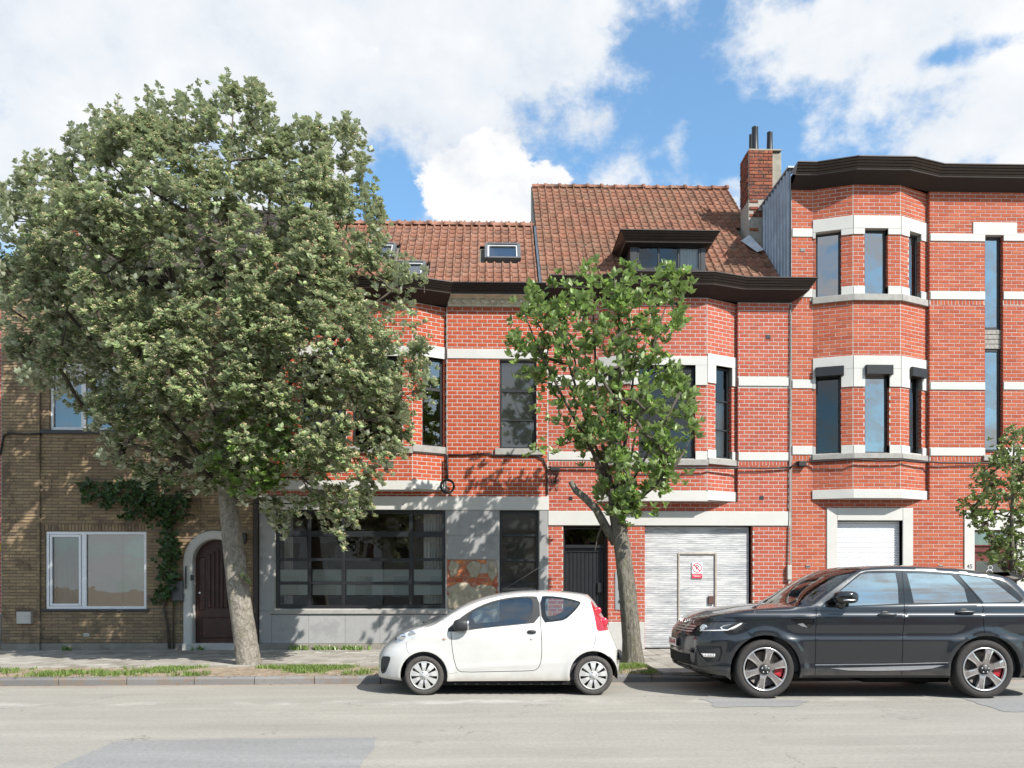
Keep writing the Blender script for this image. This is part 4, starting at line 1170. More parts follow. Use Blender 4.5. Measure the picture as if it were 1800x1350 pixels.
    # roller shutter in white surround
    for (a, b, c, d) in ((fr[0], shut[0], PZ + .9, fr[3]), (shut[1], fr[1], PZ + .9, fr[3])): band(root, FW, a, b, c, d, MATS['white_paint'], .03, -.135, .006, 'surround')
    band(root, FW, shut[0] + .002, shut[1] - .002, shut[3], fr[3], MATS['white_paint'], .028, -.135, .006, 'surround')
    band(root, FW, fr[0], fr[1], PZ + .78, PZ + .9, MATS['sill_grey'], .05, -.1, .006, 'window_sill')
    mb = MB(); L = shut[1] - shut[0] - .02; pr = [(0, 0), (.004, .006), (.018, .012), (.034, .012), (.047, .006), (.0505, 0), (.054, -.002)]
    vs = []; 
    for xx in (0, L):
        for (z, o) in pr: vs.append((xx, -o, z))
    n = len(pr); sm = bpy.data.meshes.new('slat'); sm.from_pydata(vs, [], [(k, n + k, n + k + 1, k + 1) for k in range(n - 1)]); sm.materials.append(MATS['shutter_white']); sm.update()
    mb.fbox(FW, shut[0], shut[1], shut[2], shut[3], -.135, -.13); rs_ = mb.build('roller_shutter', MATS['mailbox_grey'], root)
    z = shut[3] - .054
    while z > shut[2]:
        o = new_obj('slat', sm, None, None); o.parent = rs_; o.location = FW.pt(shut[0] + .01, z, -.118); z -= .054
    # door with leaded glass
    for (a, b, c, d) in ((dsur[0], dr[0], .1, dsur[3]), (dr[1], dsur[1], .1, dsur[3])): band(root, FW, a, b, c, d, MATS['white_paint'], .03, -.16, .006, 'surround')
    band(root, FW, dr[0] + .002, dr[1] - .002, dr[3], dsur[3], MATS['white_paint'], .028, -.16, .006, 'surround')
    tz = FW.rect(1712, 1786, 934, 960); window(root, FW, (dr[0], dr[1], tz[2], dr[3]), .14, .035, [], [], MATS['door_red'], MATS['pane_sky'], name='transom_window')
    mb = MB(); mb.fbox(FW, dr[0] + .004, dr[1] - .004, PZ, tz[2] - .004, -.19, -.13, .006)
    dz1 = tz[2] - .10; mb.fbox(FW, dr[0] + .06, dr[1] - .06, dz1 - .02, dz1 + .01, -.13, -.10, .004)
    do = mb.build('door', MATS['door_red'], root)
    gp = FW.rect(1721, 1752, 986, 1045); g = MB(); g.fbox(FW, gp[0] - .03, gp[1] + .35, gp[2], gp[3] + .03, -.13, -.115, .006); g.build('panel', MATS['door_red'], do)
    g = MB(); q = -.112; g.quad(FW.pt(gp[0], gp[2], q), FW.pt(gp[1] + .3, gp[2], q), FW.pt(gp[1] + .3, gp[3], q), FW.pt(gp[0], gp[3], q)); g.build('pane', MATS['pane_dusty'], do)
    mb = MB(); c0 = (gp[0] + gp[1]) / 2 + .1; zc = (gp[2] + gp[3]) / 2 + .05
    for (du, dz, rr) in ((-.14, -.08, .07), (0, .06, .07), (.1, -.05, .08), (0, -.1, .06), (.02, .17, .05)):
        mb.tube([FW.pt(c0 + du + math.cos(a) * rr, zc + dz + math.sin(a) * rr, -.106) for a in np.linspace(0, 2 * math.pi, 17)], .006, 4)
    mb.tube([FW.pt(c0 - .2, zc - .02, -.107), FW.pt(c0 + .35, zc - .02, -.107)], .004, 4); mb.build('leading', MATS['sign_white'], do)
    text_mesh('house_number', '45', MATS['sign_black'], .13, face_mat(FW, FW.u(1703), FW.z(1703, 996), .033), root)
    for (a, b, c, d, mt) in ((1406, 1415, 437, 442, 'plastic_grey'), (1416, 1424, 993, 998, 'black_frame'), (1649, 1657, 993, 998, 'black_frame')):
        r_ = FW.rect(a, b, c, d); mb = MB(); mb.fbox(FW, r_[0], r_[1], r_[2], r_[3], 0, .018, .003); vo = mb.build('vent', MATS['plastic_grey'], root)
        for k in range(4):
            u = r_[0] + (k + .5) * (r_[1] - r_[0]) / 4; s_ = MB(); s_.fbox(FW, u - .008, u + .008, r_[2] + .012, r_[3] - .012, .016, .021); s_.build('vent_slot', MATS['black_frame'], vo)
    # cornice
    path = [(x0 - 30 - .02, YF), (ua - 30, YF), BL.p1, BF.p1, (ub - 30, YF), (xe, YF)]
    eave(root, path, 10.12, 10.29, 10.52, MATS['brown_cladding'], MATS['soffit_dark'])
    mb = MB(); mb.box(x0 - 30 + .05, xe, YF - .10, YF + 8, 10.47, 10.50); mb.build('roof', MATS['gutter_dark'], root)
    # ribbed zinc flank above the lower neighbour
    mb = MB(); y = YF + .02; fx = x0 - 30 - .005
    while y < YF + 4.6:
        p = .19; P = [(y, 0), (y + p * .55, 0), (y + p * .68, .045), (y + p * .88, .045), (y + p, 0)]
        for (a, o1), (b, o2) in zip(P, P[1:]): mb.quad((fx - o1, a, 7.7), (fx - o1, a, 10.62), (fx - o2, b, 10.62), (fx - o2, b, 7.7))
        y += p
    mb.box(fx - .06, fx + .12, YF + .02, YF + 4.6, 10.622, 10.66); mb.build('zinc_flank', MATS['zinc'], root)
    return root
right_house()

# ================================================================== brown house with the white arched door
def brown_house():
    root = empty('brick_house', (X(230), YF, PZ))
    tag(root, 'brown brick row house with white arched doorway behind the large leafy tree', 'house', 'row houses along the street')
    BR, MO = MATS['brick_brown'], MATS['mortar_dark']
    ph, pl, jt = .067, .285, .013
    x0, x1 = FW.u(5), FW.u(446); zt = 7.75
    xp = FW.u(70)
    PF = Facet((-30, YF - .05), (30, YF - .05))
    lw = FW.rect(80, 258, 934, 1071); lw = (*lw, .10); uw = FW.rect(87, 254, 638, 756); uw = (*uw, .12)
    # arched doorway
    ac = FW.u(378); ro, ri = .655, .475; zs = FW.z(378, 933) - ro
    zstep = FW.z(378, 1131)
    arch = [(ac - .56, ac + .56, PZ - .05, zs, .02)]
    k = 9
    for i in range(k):
        za, zb = zs + ro * i / k * .93, zs + ro * (i + 1) / k * .93
        hw = math.sqrt(max(.001, .565 ** 2 - min(.56, (za - zs)) ** 2))
        if zb - zs < .565: arch.append((ac - hw, ac + hw, za, zb, .02))
    wall = MB(); wall_facet(wall, FW, xp, x1, .05, zt, [lw, uw] + arch, .1)
    ub_ = PF.u(70); wall_facet(wall, PF, x0, ub_, .05, zt, [])
    wall.quad(PF.pt(ub_, .05), PF.pt(ub_, .05, -.05), PF.pt(ub_, zt, -.05), PF.pt(ub_, zt)); wall.build('wall', MO, root)
    exo = []
    for i in range(16):
        za = zs + ro * i / 16; hw = math.sqrt(max(0, ro ** 2 - (za + ro / 32 - zs) ** 2)); exo.append((ac - hw, ac + hw, za, za + ro / 16))
    exo.append((ac - ro, ac + ro, 0, zs))
    sold = FW.rect(74, 262, 922, 933.5); zp = FW.z(200, 1131)
    sband = FW.rect(70, 262, 757, 763)
    ex = [lw, uw, sold, (x0, x1, 0, zp), sband] + exo
    bricks = lay(FW, xp + .01, x1 - .01, zp, zt, ex, ph, pl, jt, .02, 0, .005) + lay(PF, x0 + .006, ub_, zp, zt, [], ph, pl, jt, .02, 0, .005)
    bricks += reveal_bricks(FW, uw, ph, pl, jt) + reveal_bricks(FW, lw, ph, pl, jt)
    u = sold[0]
    while u < sold[1]: bricks.append((FW, u, u + .058, sold[2] + .005, sold[3] - .005)); u += .070
    emit_bricks(root, bricks, BR, (FW.u(60) - 30, 3.2), 300, .012)
    band(root, FW, xp, ac - ro, .08, zp, MATS['plinth'], .02, 0, .004, 'plinth'); band(root, PF, x0, ub_, .08, zp, MATS['plinth'], .02, 0, .004, 'plinth'); band(root, FW, ac + ro, x1, .08, zp, MATS['plinth'], .02, 0, .004, 'plinth')
    band(root, FW, ac - ro - .02, ac + ro + .02, .08, zstep, MATS['plinth_light'], .08, -.3, .01, 'door_step')
    band(root, FW, *sband, MATS['sill_dark'], .05, -.1, .005, 'window_sill')
    r_ = FW.rect(74, 262, 1071, 1075); band(root, FW, *r_, MATS['sill_dark'], .045, -.1, .005, 'window_sill')
    mb = MB(); n = 24; pts = []
    prof = [(ro, .002), (ro, .035), (ro - .04, .05), (ri + .03, .045), (ri, .02), (ri, -.20)]
    outl = [(-1, zstep)] + [(-math.cos(math.pi * i / n), None if 0 else zs + math.sin(math.pi * i / n)) for i in range(n + 1)] + [(1, zstep)]
    vs = []; m = len(prof)
    for j, (cx, cz) in enumerate(outl):
        for (rr, o) in prof:
            if j == 0: p = FW.pt(ac - rr, zstep, o)
            elif j == len(outl) - 1: p = FW.pt(ac + rr, zstep, o)
            else:
                an = math.pi * (j - 1) / n; p = FW.pt(ac - math.cos(an) * rr, zs + math.sin(an) * rr, o)
            vs.append(p)
    mb.add(vs, [(j * m + k, (j + 1) * m + k, (j + 1) * m + k + 1, j * m + k + 1) for j in range(len(outl) - 1) for k in range(m - 1)]); mb.build('arch_surround', MATS['white_paint'], root)
    # door leaf with carved panels
    mb = MB(); pts = [FW.pt(ac - ri - .01, zstep, -.17), FW.pt(ac + ri + .01, zstep, -.17)] + [FW.pt(ac + math.cos(math.pi * i / n) * (ri + .01), zs + math.sin(math.pi * i / n) * (ri + .01), -.17) for i in range(n + 1)]
    mb.add(pts, [list(range(len(pts)))]); do = mb.build('door', MATS['door_wood'], root)
    for kx in range(5):
        u = ac - .18 + kx * .09; mb = MB(); mb.fbox(FW, u - .03, u + .03, zstep + .75, zs + .28 - abs(kx - 2) * .06, -.17, -.14, .012); mb.build('panel', MATS['door_wood'], do)
    for (a, b, c, d) in ((-.34, .34, zstep + .1, zstep + .55), (-.40, -.26, zstep + .7, zs + .1), (.26, .40, zstep + .7, zs + .1)):
        mb = MB(); mb.fbox(FW, ac + a, ac + b, c, d, -.17, -.145, .02); mb.build('panel', MATS['door_wood'], do)
    mb = MB(); hu = FW.u(347.5); mb.tube([FW.pt(hu, FW.z(347, 1042), -.17), FW.pt(hu, FW.z(347, 1042), -.11)], .022, 10); mb.build('knob', MATS['steel'], do)
    # windows
    m = 169; W_ = MATS['white_upvc']
    window(root, FW, lw, .07, .065, [FW.u(147)], [], W_, MATS['pane_sky'], .075, 'window', .10)
    a = FW.rect(88, 146, 942, 1063); 
    window(root, FW, (FW.u(87), FW.u(142), lw[2] + .07, lw[3] - .07), .05, .05, [], [], W_, MATS['pane_dark'], .06, 'casement')
    window(root, FW, uw, .09, .065, [FW.u(145), FW.u(198)], [], W_, MATS['pane_sky'], .075, 'window', .10)
    curtain(root, FW, FW.u(90), FW.u(150), lw[2], lw[3], -.25, MATS['curtain'], 8, .02)
    for (pa, pb) in ((150, 206), (210, 256)):
        q = FW.rect(pa, pb, 940, 1066); mb = MB(); nn = 46
        for k in range(nn):
            z0 = q[2] + (q[3] - q[2]) * k / nn; mb.quad(FW.pt(q[0], z0, -.22), FW.pt(q[1], z0, -.22), FW.pt(q[1], z0 + (q[3] - q[2]) / nn * .92, -.205), FW.pt(q[0], z0 + (q[3] - q[2]) / nn * .92, -.205))
        mb.build('blind', MATS['blind_grey'], root)
    curtain(root, FW, FW.u(92), FW.u(250), uw[2], uw[3], -.3, MATS['curtain_blue'], 14, .025)
    shell(root, x0 - 30, x1 - 30, 7.9, [3.3])
    # small fittings
    q = FW.rect(305, 324, 1021, 1056); mb = MB(); mb.fbox(FW, q[0], q[1], q[2], q[3], .0, .11, .012); mo = mb.build('letterbox', MATS['mailbox_grey'], root)
    text_mesh('house_number', '39', MATS['sign_black'], .11, face_mat(FW, (q[0] + q[1]) / 2, (q[2] + q[3]) / 2 + .02, .111), mo)
    mb = MB(); zz0, zz1, uu = FW.z(329, 1034), FW.z(329, 996), FW.u(329); mb.tube([FW.pt(uu, zz0, .035), FW.pt(uu, zz0, .08), FW.pt(uu, zz1, .08), FW.pt(uu, zz1, .035)], .014, 8); mb.build('grab_handle', MATS['black_paint'], root)
    q = FW.rect(336.5, 342, 1011, 1020); mb = MB(); mb.fbox(FW, q[0], q[1], q[2], q[3], .03, .06, .006); mb.build('doorbell', MATS['black_paint'], root)
    q = FW.rect(427, 434, 938, 956); mb = MB(); mb.fbox(FW, q[0], q[1], q[2], q[3], .0, .12, .02); mb.build('wall_lamp', MATS['black_frame'], root)
    q = FW.rect(36, 61, 1075, 1096); mb = MB(); mb.fbox(PF, q[0], q[1], q[2], q[3], 0, .10, .008); mb.build('utility_box', MATS['plastic_grey'], root)
    q = FW.rect(147, 158, 1113, 1119); mb = MB(); mb.fbox(FW, q[0], q[1], q[2], q[3], 0, .014, .003); mb.build('vent', MATS['plastic_grey'], root)
    # eave, dark roof, chimney
    eave(root, [(x0 - 30 - .3, YF), (x1 - 30, YF)], 7.75, 7.9, 8.12, MATS['gutter_dark'], MATS['soffit_dark'])
    ye, ze = YF + .1, 8.08
    roof, rp = tile_roof(root, x0 - 30 - .2, x1 - 30, ye, ze, R(42), 4.4, MATS['tile_dark'], .25, .32, None, 300, (X(40), 2.0))
    xa, xb = on_y(88, HZ, 18.9).x, on_y(140, HZ, 18.9).x
    zc = on_y(110, 330, 18.9).z; mb = MB(); mb.box(xa, xb, 18.9, 19.5, 8.8, zc); mb.build('chimney', MATS['mortar_grey'], roof)
    cf = Facet((xa, 18.9), (xb, 18.9)); me = brick_mesh(MATS['brick_chimney'])
    for (fa, a, b, c, d) in lay(cf, .01, cf.L - .01, 9.6, zc, [], .075, .22, .012):
        o = new_obj('chimney_brick', me, None, None); o.parent = roof; o.location = fa.pt(a, c, 0); o.scale = (b - a, .012, d - c)
    mb = MB(); mb.box(xa - .03, xb + .03, 18.87, 19.53, zc + .001, zc + .07, .01); mb.build('chimney_cap', MATS['concrete'], roof)
    return root
brown_house()

# neighbour that only shows as a sliver at the left edge
def edge_house():
    x1 = FW.u(4.2); x0 = x1 - 2.2
    root = empty('brick_house', (x1 - 31.1, YF, PZ)); tag(root, 'sliver of a red brick house at the left edge beside the brown house', 'house', 'row houses along the street')
    PF = Facet((-30, YF - .03), (30, YF - .03))
    wall = MB(); wall_facet(wall, PF, x0, x1, .05, 8.0, []); wall.quad(PF.pt(x1, .05), PF.pt(x1, .05, -1), PF.pt(x1, 8, -1), PF.pt(x1, 8)); wall.build('wall', MATS['mortar_white'], root)
    emit_bricks(root, lay(PF, x1 - .8, x1 - .01, .9, 8, [], .084, .215, .014), MATS['brick_red_mid'], (x1 - 30, 3), 60)
    band(root, PF, x0, x1 - .005, .08, .9, MATS['plinth'], .02, 0, .004, 'plinth')
    q = FW.rect(-8, 3.5, 957, 969); band(root, PF, q[0], min(q[1], x1 - .01), q[2], q[3], MATS['yellow_plastic'], .02, 0, .003, 'warning_plate')
    mb = MB(); mb.box(x0 - 30, x1 - 30 - .02, YF + .1, YF + 6, .05, 8.0); mb.build('inner_wall', MATS['room_wall'], root)
    eave(root, [(x0 - 30, YF), (x1 - 30 - .32, YF)], 7.9, 8.0, 8.2, MATS['gutter_dark'], MATS['soffit_dark'])
edge_house()

# ------------------------------------------------------------------ downpipe, cables and boxes on the facades
mb = MB(); q = FW.rect(446.5, 455, 500, 1143); mb.fbox(FW, q[0] + .004, q[1] - .002, PZ, 7.55, .0, .10, .02)
tag(mb.build('downpipe', MATS['downpipe_brown']), 'dark brown square downpipe between the brown and the red house', 'downpipe')
def fpt(px, py, off=.03): 
    p = on_y(px, py, YF - off); return p
def cable(pts, r, mat, label, name='cable', n=5):
    P = []
    for i in range(len(pts) - 1):
        a, b = Vector(pts[i]), Vector(pts[i + 1]); k = max(2, int((b - a).length / .25))
        for j in range(k):
            q = a.lerp(b, j / k); q.z += random.uniform(-.008, .008) - .012 * math.sin(math.pi * j / k); q.x += random.uniform(-.004, .004); P.append(q)
    P.append(Vector(pts[-1])); mb = MB(); mb.tube(P, r, n); return tag(mb.build(name, mat, None, True), label, 'cable')
cable([fpt(787, 799), fpt(860, 797), fpt(872, 801), fpt(945, 801), fpt(955, 806), fpt(961, 822), fpt(962, 870)], .018, MATS['cable_black'], 'black cable under the window sill of the house with grey panels')
cable([fpt(964, 821, .05), fpt(1052, 822, .06), fpt(1110, 824, .36), fpt(1243, 822, .36), fpt(1299, 823, .08), fpt(1388, 821, .05)], .02, MATS['cable_black'], 'black cable bundle crossing the house with the garage door below its bay sill')
cable([fpt(1388, 822, .05), fpt(1400, 812, .05), fpt(1428, 811, .08), fpt(1500, 807, .36), fpt(1583, 809, .36), fpt(1634, 812, .08), fpt(1727, 814, .05), fpt(1830, 812, .05)], .019, MATS['cable_black'], 'black cable bundle under the lower bay sill of the tall right house')
cable([fpt(1389.5, 535, .03), fpt(1388.5, 700, .03), fpt(1388, 820, .03), fpt(1386.5, 930, .03), fpt(1385, 985, .03), fpt(1386, 1000, .03)], .014, MATS['cable_grey'], 'grey vertical cable on the seam between the garage house and the tall right house')
cable([fpt(786, 800, .06), fpt(786.5, 845, .06)], .024, MATS['cable_black'], 'short black drop cable beside the shop house bay above the cable coil')
cable([fpt(0, 800, .09), fpt(6, 765, .09), fpt(14, 762, .09), fpt(70, 762, .09), fpt(72, 764, .04)], .02, MATS['cable_black'], 'black cable on the brown brick pier at the left edge')
c0 = fpt(786.5, 855, .09)
mb = MB()
for k in range(4):
    rr = .125 + .01 * k; ph_ = random.uniform(0, 6)
    mb.tube([(c0.x + math.cos(a) * rr * random.uniform(.97, 1.03), c0.y - .012 * k, c0.z + math.sin(a) * rr) for a in np.linspace(0, 2 * math.pi, 25)], .011, 5)
tag(mb.build('cable_coil', MATS['cable_black'], None, True), 'round coil of black cable hanging by the bay of the shop house', 'cable')
mb = MB(); a = fpt(1385.5, 1005, .0); mb.box(a.x - .045, a.x + .045, YF - .09, YF - .012, a.z - .17, a.z + .14, .012)
jb = mb.build('cable_junction', MATS['plastic_grey']); mb = MB(); mb.tube([(a.x, YF - .04, a.z - .17), (a.x, YF - .04, PZ)], .024, 8); mb.build('conduit', MATS['plastic_grey'], jb)
tag(jb, 'grey cable junction with conduit on the wall left of the white roller shutter', 'junction box')
mb = MB(); a = fpt(1408, 816, 0); mb.box(a.x - .09, a.x + .075, YF - .12, YF - .012, a.z - .06, a.z + .055, .012)
tag(mb.build('junction_box', MATS['cable_black']), 'small black box on the cable line left of the tall house bay', 'junction box')
mb = MB(); a = fpt(972, 824, 0)
mb.box(a.x - .06, a.x + .14, YF - .08, YF - .012, a.z - .05, a.z + .03, .01)
for k in range(7):
    x_ = a.x - .05 + k * .03; P = [(x_, YF - .05, a.z - .04)]
    for j in range(6): P.append((x_ + random.uniform(-.05, .06), YF - .04 + random.uniform(-.015, .01), a.z - .06 - j * .07 * random.uniform(.5, 1.2)))
    mb.tube(P, .006, 4)
tag(mb.build('cable_splice', MATS['cable_black']), 'tangle of loose black wires under a splice box between the two red houses', 'cable')

# ------------------------------------------------------------------ houses across the street (they show in the glass and the car paint)
def far_side(xa, xb, h, colmat, label):
    root = empty('opposite_house', ((xa + xb) / 2, -10.5, 0)); tag(root, label, 'house', 'houses across the street')
    fa = Facet((xb, -10.5), (xa, -10.5)); ops = []; L = fa.L
    for z0, z1 in ((.9, 2.1), (2.9, 4.0)):
        for k in range(3):
            u0 = L * (k + .22) / 3; ops.append((u0, u0 + L * .19, z0, z1))
    mb = MB(); wall_facet(mb, fa, 0, L, 0, h, ops, .12); mb.build('wall', colmat, root)
    for o in ops: window(root, fa, o, .1, .06, [], [], MATS['white_upvc'], MATS['pane_sky'])
    mb = MB(); mb.box(xa, xb, -16.5, -10.9, 0, h - .02); mb.build('inner_wall', MATS['room_wall'], root)
    mb = MB(); mb.add([(xa, -10.2, h - .1), (xb, -10.2, h - .1), (xb, -13.6, h + 1.7), (xa, -13.6, h + 1.7), (xa, -17, h - .1), (xb, -17, h - .1)], [(0, 3, 2, 1)[::-1], (3, 4, 5, 2)[::-1], (0, 4, 3), (1, 2, 5)]); mb.build('roof', MATS['tile_dark'], root)
far_side(-19, -12.4, 4.6, MATS['brick_brown'], 'brown brick house across the street, first of the row')
far_side(-12.35, -6.1, 4.9, MATS['white_paint_worn'], 'pale rendered house across the street')
far_side(-6.05, 0.2, 4.5, MATS['concrete'], 'grey rendered house across the street, between pale and brown')
far_side(0.25, 6.6, 4.8, MATS['brick_brown'], 'brown brick house across the street, between two grey ones')
far_side(6.65, 13.0, 4.4, MATS['concrete'], 'grey rendered house across the street, beside the dark red one')
far_side(13.05, 20, 4.7, MATS['brick_red_left'], 'dark red brick house across the street, last of the row')
mb = MB(); mb.quad((-40, -10.5, .1), (40, -10.5, .1), (40, -7, .1), (-40, -7, .1)); tag(mb.build('pavement_opposite', MATS['slab_grey']), kind='structure')
# ------------------------------------------------------------------ cars
def paint(name, col, metal=0.0, rough=.3, coat=1.0, flake=.0, grime=None):
    m, t, p, o = base_mat(name)
    tcn = t.node('ShaderNodeTexCoord').outputs['Object']
    n1 = t.noise(tcn, 2.0, 5, .6)
    c = t.ramp(n1, [(.3, tuple(v * .93 for v in col)), (.7, tuple(v * 1.05 for v in col))])
    if grime:
        sp = t.node('ShaderNodeSeparateXYZ'); t.l.new(tcn, sp.inputs[0])
        low = t.math('SUBTRACT', grime[0], sp.outputs[2])
        g = t.smooth(t.math('ADD', low, t.math('MULTIPLY', t.math('SUBTRACT', t.noise(tcn, 7, 7, .7), .5), .25)), 0, .16)
        c = t.mix(t.math('MULTIPLY', g, grime[1]), c, grime[2])
        t.l.new(t.math('MULTIPLY_ADD', g, .35, rough), p.inputs['Roughness'])
    else: p.inputs['Roughness'].default_value = rough
    t.l.new(c, p.inputs['Base Color']); p.inputs['Metallic'].default_value = metal
    p.inputs['Coat Weight'].default_value = coat; p.inputs['Coat Roughness'].default_value = .02
    MATS[name] = m; return m
paint('paint_white', (.56, .555, .535), 0, .35, 1.0, grime=(.33, .55, (.42, .36, .27)))
paint('paint_dark', (.010, .0130, .018), .25, .28, 1.0, grime=(.45, .30, (.16, .14, .12)))
simple('trim_black', (.022, .023, .025), .55, .15, 20)
simple('trim_gloss', (.008, .008, .009), .08, .1, 5, coat=.6)
simple('rubber', (.030, .028, .027), .85, .25, 30, bmp=.2, bscale=120)
simple('rubber_dusty', (.065, .060, .056), .9, .25, 25, bmp=.3, bscale=120)
simple('hub_silver', (.55, .55, .54), .35, .06, 8, metal=.35)
simple('alloy', (.36, .33, .32), .32, .10, 8, metal=.8)
simple('alloy_bright', (.70, .69, .69), .22, .05, 8, metal=.9)
simple('brake_red', (.40, .02, .03), .4, .1); simple('brake_disc', (.20, .18, .17), .5, .2, 12, metal=.7)
simple('well_black', (.006, .006, .006), .95, .2)
simple('seat_grey', (.07, .07, .075), .9, .2, 10); simple('seat_pale', (.16, .16, .165), .9, .2, 10)
simple('seam_black', (.010, .010, .011), .8, .1); simple('seam_grey', (.07, .07, .07), .8, .1)
simple('lamp_silver', (.60, .61, .61), .15, .3, 14, metal=.15, coat=1.0)
simple('lamp_dark', (.03, .032, .035), .12, .3, 14, coat=1.0)
simple('lamp_chrome', (.85, .86, .88), .08, .05, 8, metal=1.0)
simple('lamp_red', (.34, .008, .022), .12, .35, 16, coat=1.0); simple('lamp_red_bright', (.62, .03, .06), .15, .15, 10, coat=1.0)
simple('lamp_amber', (.55, .25, .06), .2, .1)
simple('chrome_trim', (.62, .64, .67), .28, .05, 6, metal=1.0)
simple('plate_white', (.78, .78, .77), .35, .02); simple('plate_red', (.42, .02, .04), .4, .02)
simple('badge_silver', (.62, .62, .63), .25, .05, metal=.8)

def hermite(xs, ys):
    xs = np.array(xs, float); ys = np.array(ys, float); h = np.diff(xs); d = np.diff(ys) / h
    m = np.zeros(len(xs)); m[0], m[-1] = d[0], d[-1]
    for i in range(1, len(xs) - 1):
        m[i] = 0 if d[i - 1] * d[i] <= 0 else 2 * d[i - 1] * d[i] / (d[i - 1] + d[i])
    def f(q):
        q = np.clip(np.asarray(q, float), xs[0], xs[-1]); i = np.clip(np.searchsorted(xs, q) - 1, 0, len(h) - 1)
        s = (q - xs[i]) / h[i]
        return (2 * s**3 - 3 * s**2 + 1) * ys[i] + (s**3 - 2 * s**2 + s) * h[i] * m[i] + (-2 * s**3 + 3 * s**2) * ys[i + 1] + (s**3 - s**2) * h[i] * m[i + 1]
    return f
def fn_of(pts, key):
    P = sorted(pts, key=lambda p: p[key]); xs, ys = [], []
    for p in P:
        if xs and p[key] - xs[-1] < 1e-4: continue
        xs.append(p[key]); ys.append(p[1 - key])
    return hermite(xs, ys)
def dense(f, P, key, step=.022):
    a, b = P[0][key], P[-1][key]; n = max(2, int(sum(math.hypot(P[i + 1][0] - P[i][0], P[i + 1][1] - P[i][1]) for i in range(len(P) - 1)) / step))
    v = np.linspace(a, b, n); w_ = f(v)
    return [(float(p), float(q)) if key == 0 else (float(q), float(p)) for p, q in zip(v, w_)]
def resample(P, step, closed=True):
    out = []; n = len(P)
    for i in range(n if closed else n - 1):
        a, b = np.array(P[i]), np.array(P[(i + 1) % n]); k = max(1, int(np.linalg.norm(b - a) / step))
        for j in range(k): out.append(tuple(a + (b - a) * j / k))
    if not closed: out.append(tuple(P[-1]))
    return out
def smooth_poly(P, it=2, keep=()):
    for _ in range(it):
        Q = []; n = len(P)
        for i in range(n):
            a, b = np.array(P[i]), np.array(P[(i + 1) % n]); Q += [tuple(a * .75 + b * .25), tuple(a * .25 + b * .75)]
        P = Q
    return P
def smooth_line(P, it=2):
    for _ in range(it):
        Q = [P[0]]
        for a, b in zip(P, P[1:]):
            a, b = np.array(a), np.array(b); Q += [tuple(a * .75 + b * .25), tuple(a * .25 + b * .75)]
        Q.append(P[-1]); P = Q
    return P
def ribbon(L, w_):
    L = [np.array(p, float) for p in L]; A, B = [], []
    for i, p in enumerate(L):
        t = L[min(i + 1, len(L) - 1)] - L[max(i - 1, 0)]; t = t / (np.linalg.norm(t) + 1e-9); n = np.array([-t[1], t[0]])
        A.append(tuple(p + n * w_ / 2)); B.append(tuple(p - n * w_ / 2))
    return A + B[::-1]
def inside(poly, pts):
    P = np.array(poly); x, y = pts[:, 0], pts[:, 1]; c = np.zeros(len(pts), bool); j = len(P) - 1
    for i in range(len(P)):
        xi, yi = P[i]; xj, yj = P[j]
        if yi != yj: c ^= ((yi > y) != (yj > y)) & (x < (xj - xi) * (y - yi) / (yj - yi) + xi)
        j = i
    return c
def seg_dist(pts, segs):
    d = np.full(len(pts), 9.0)
    for a, b in segs:
        ab = b - a; t = np.clip(((pts - a) @ ab) / (ab @ ab + 1e-12), 0, 1); d = np.minimum(d, np.linalg.norm(pts - (a + t[:, None] * ab), axis=1))
    return d

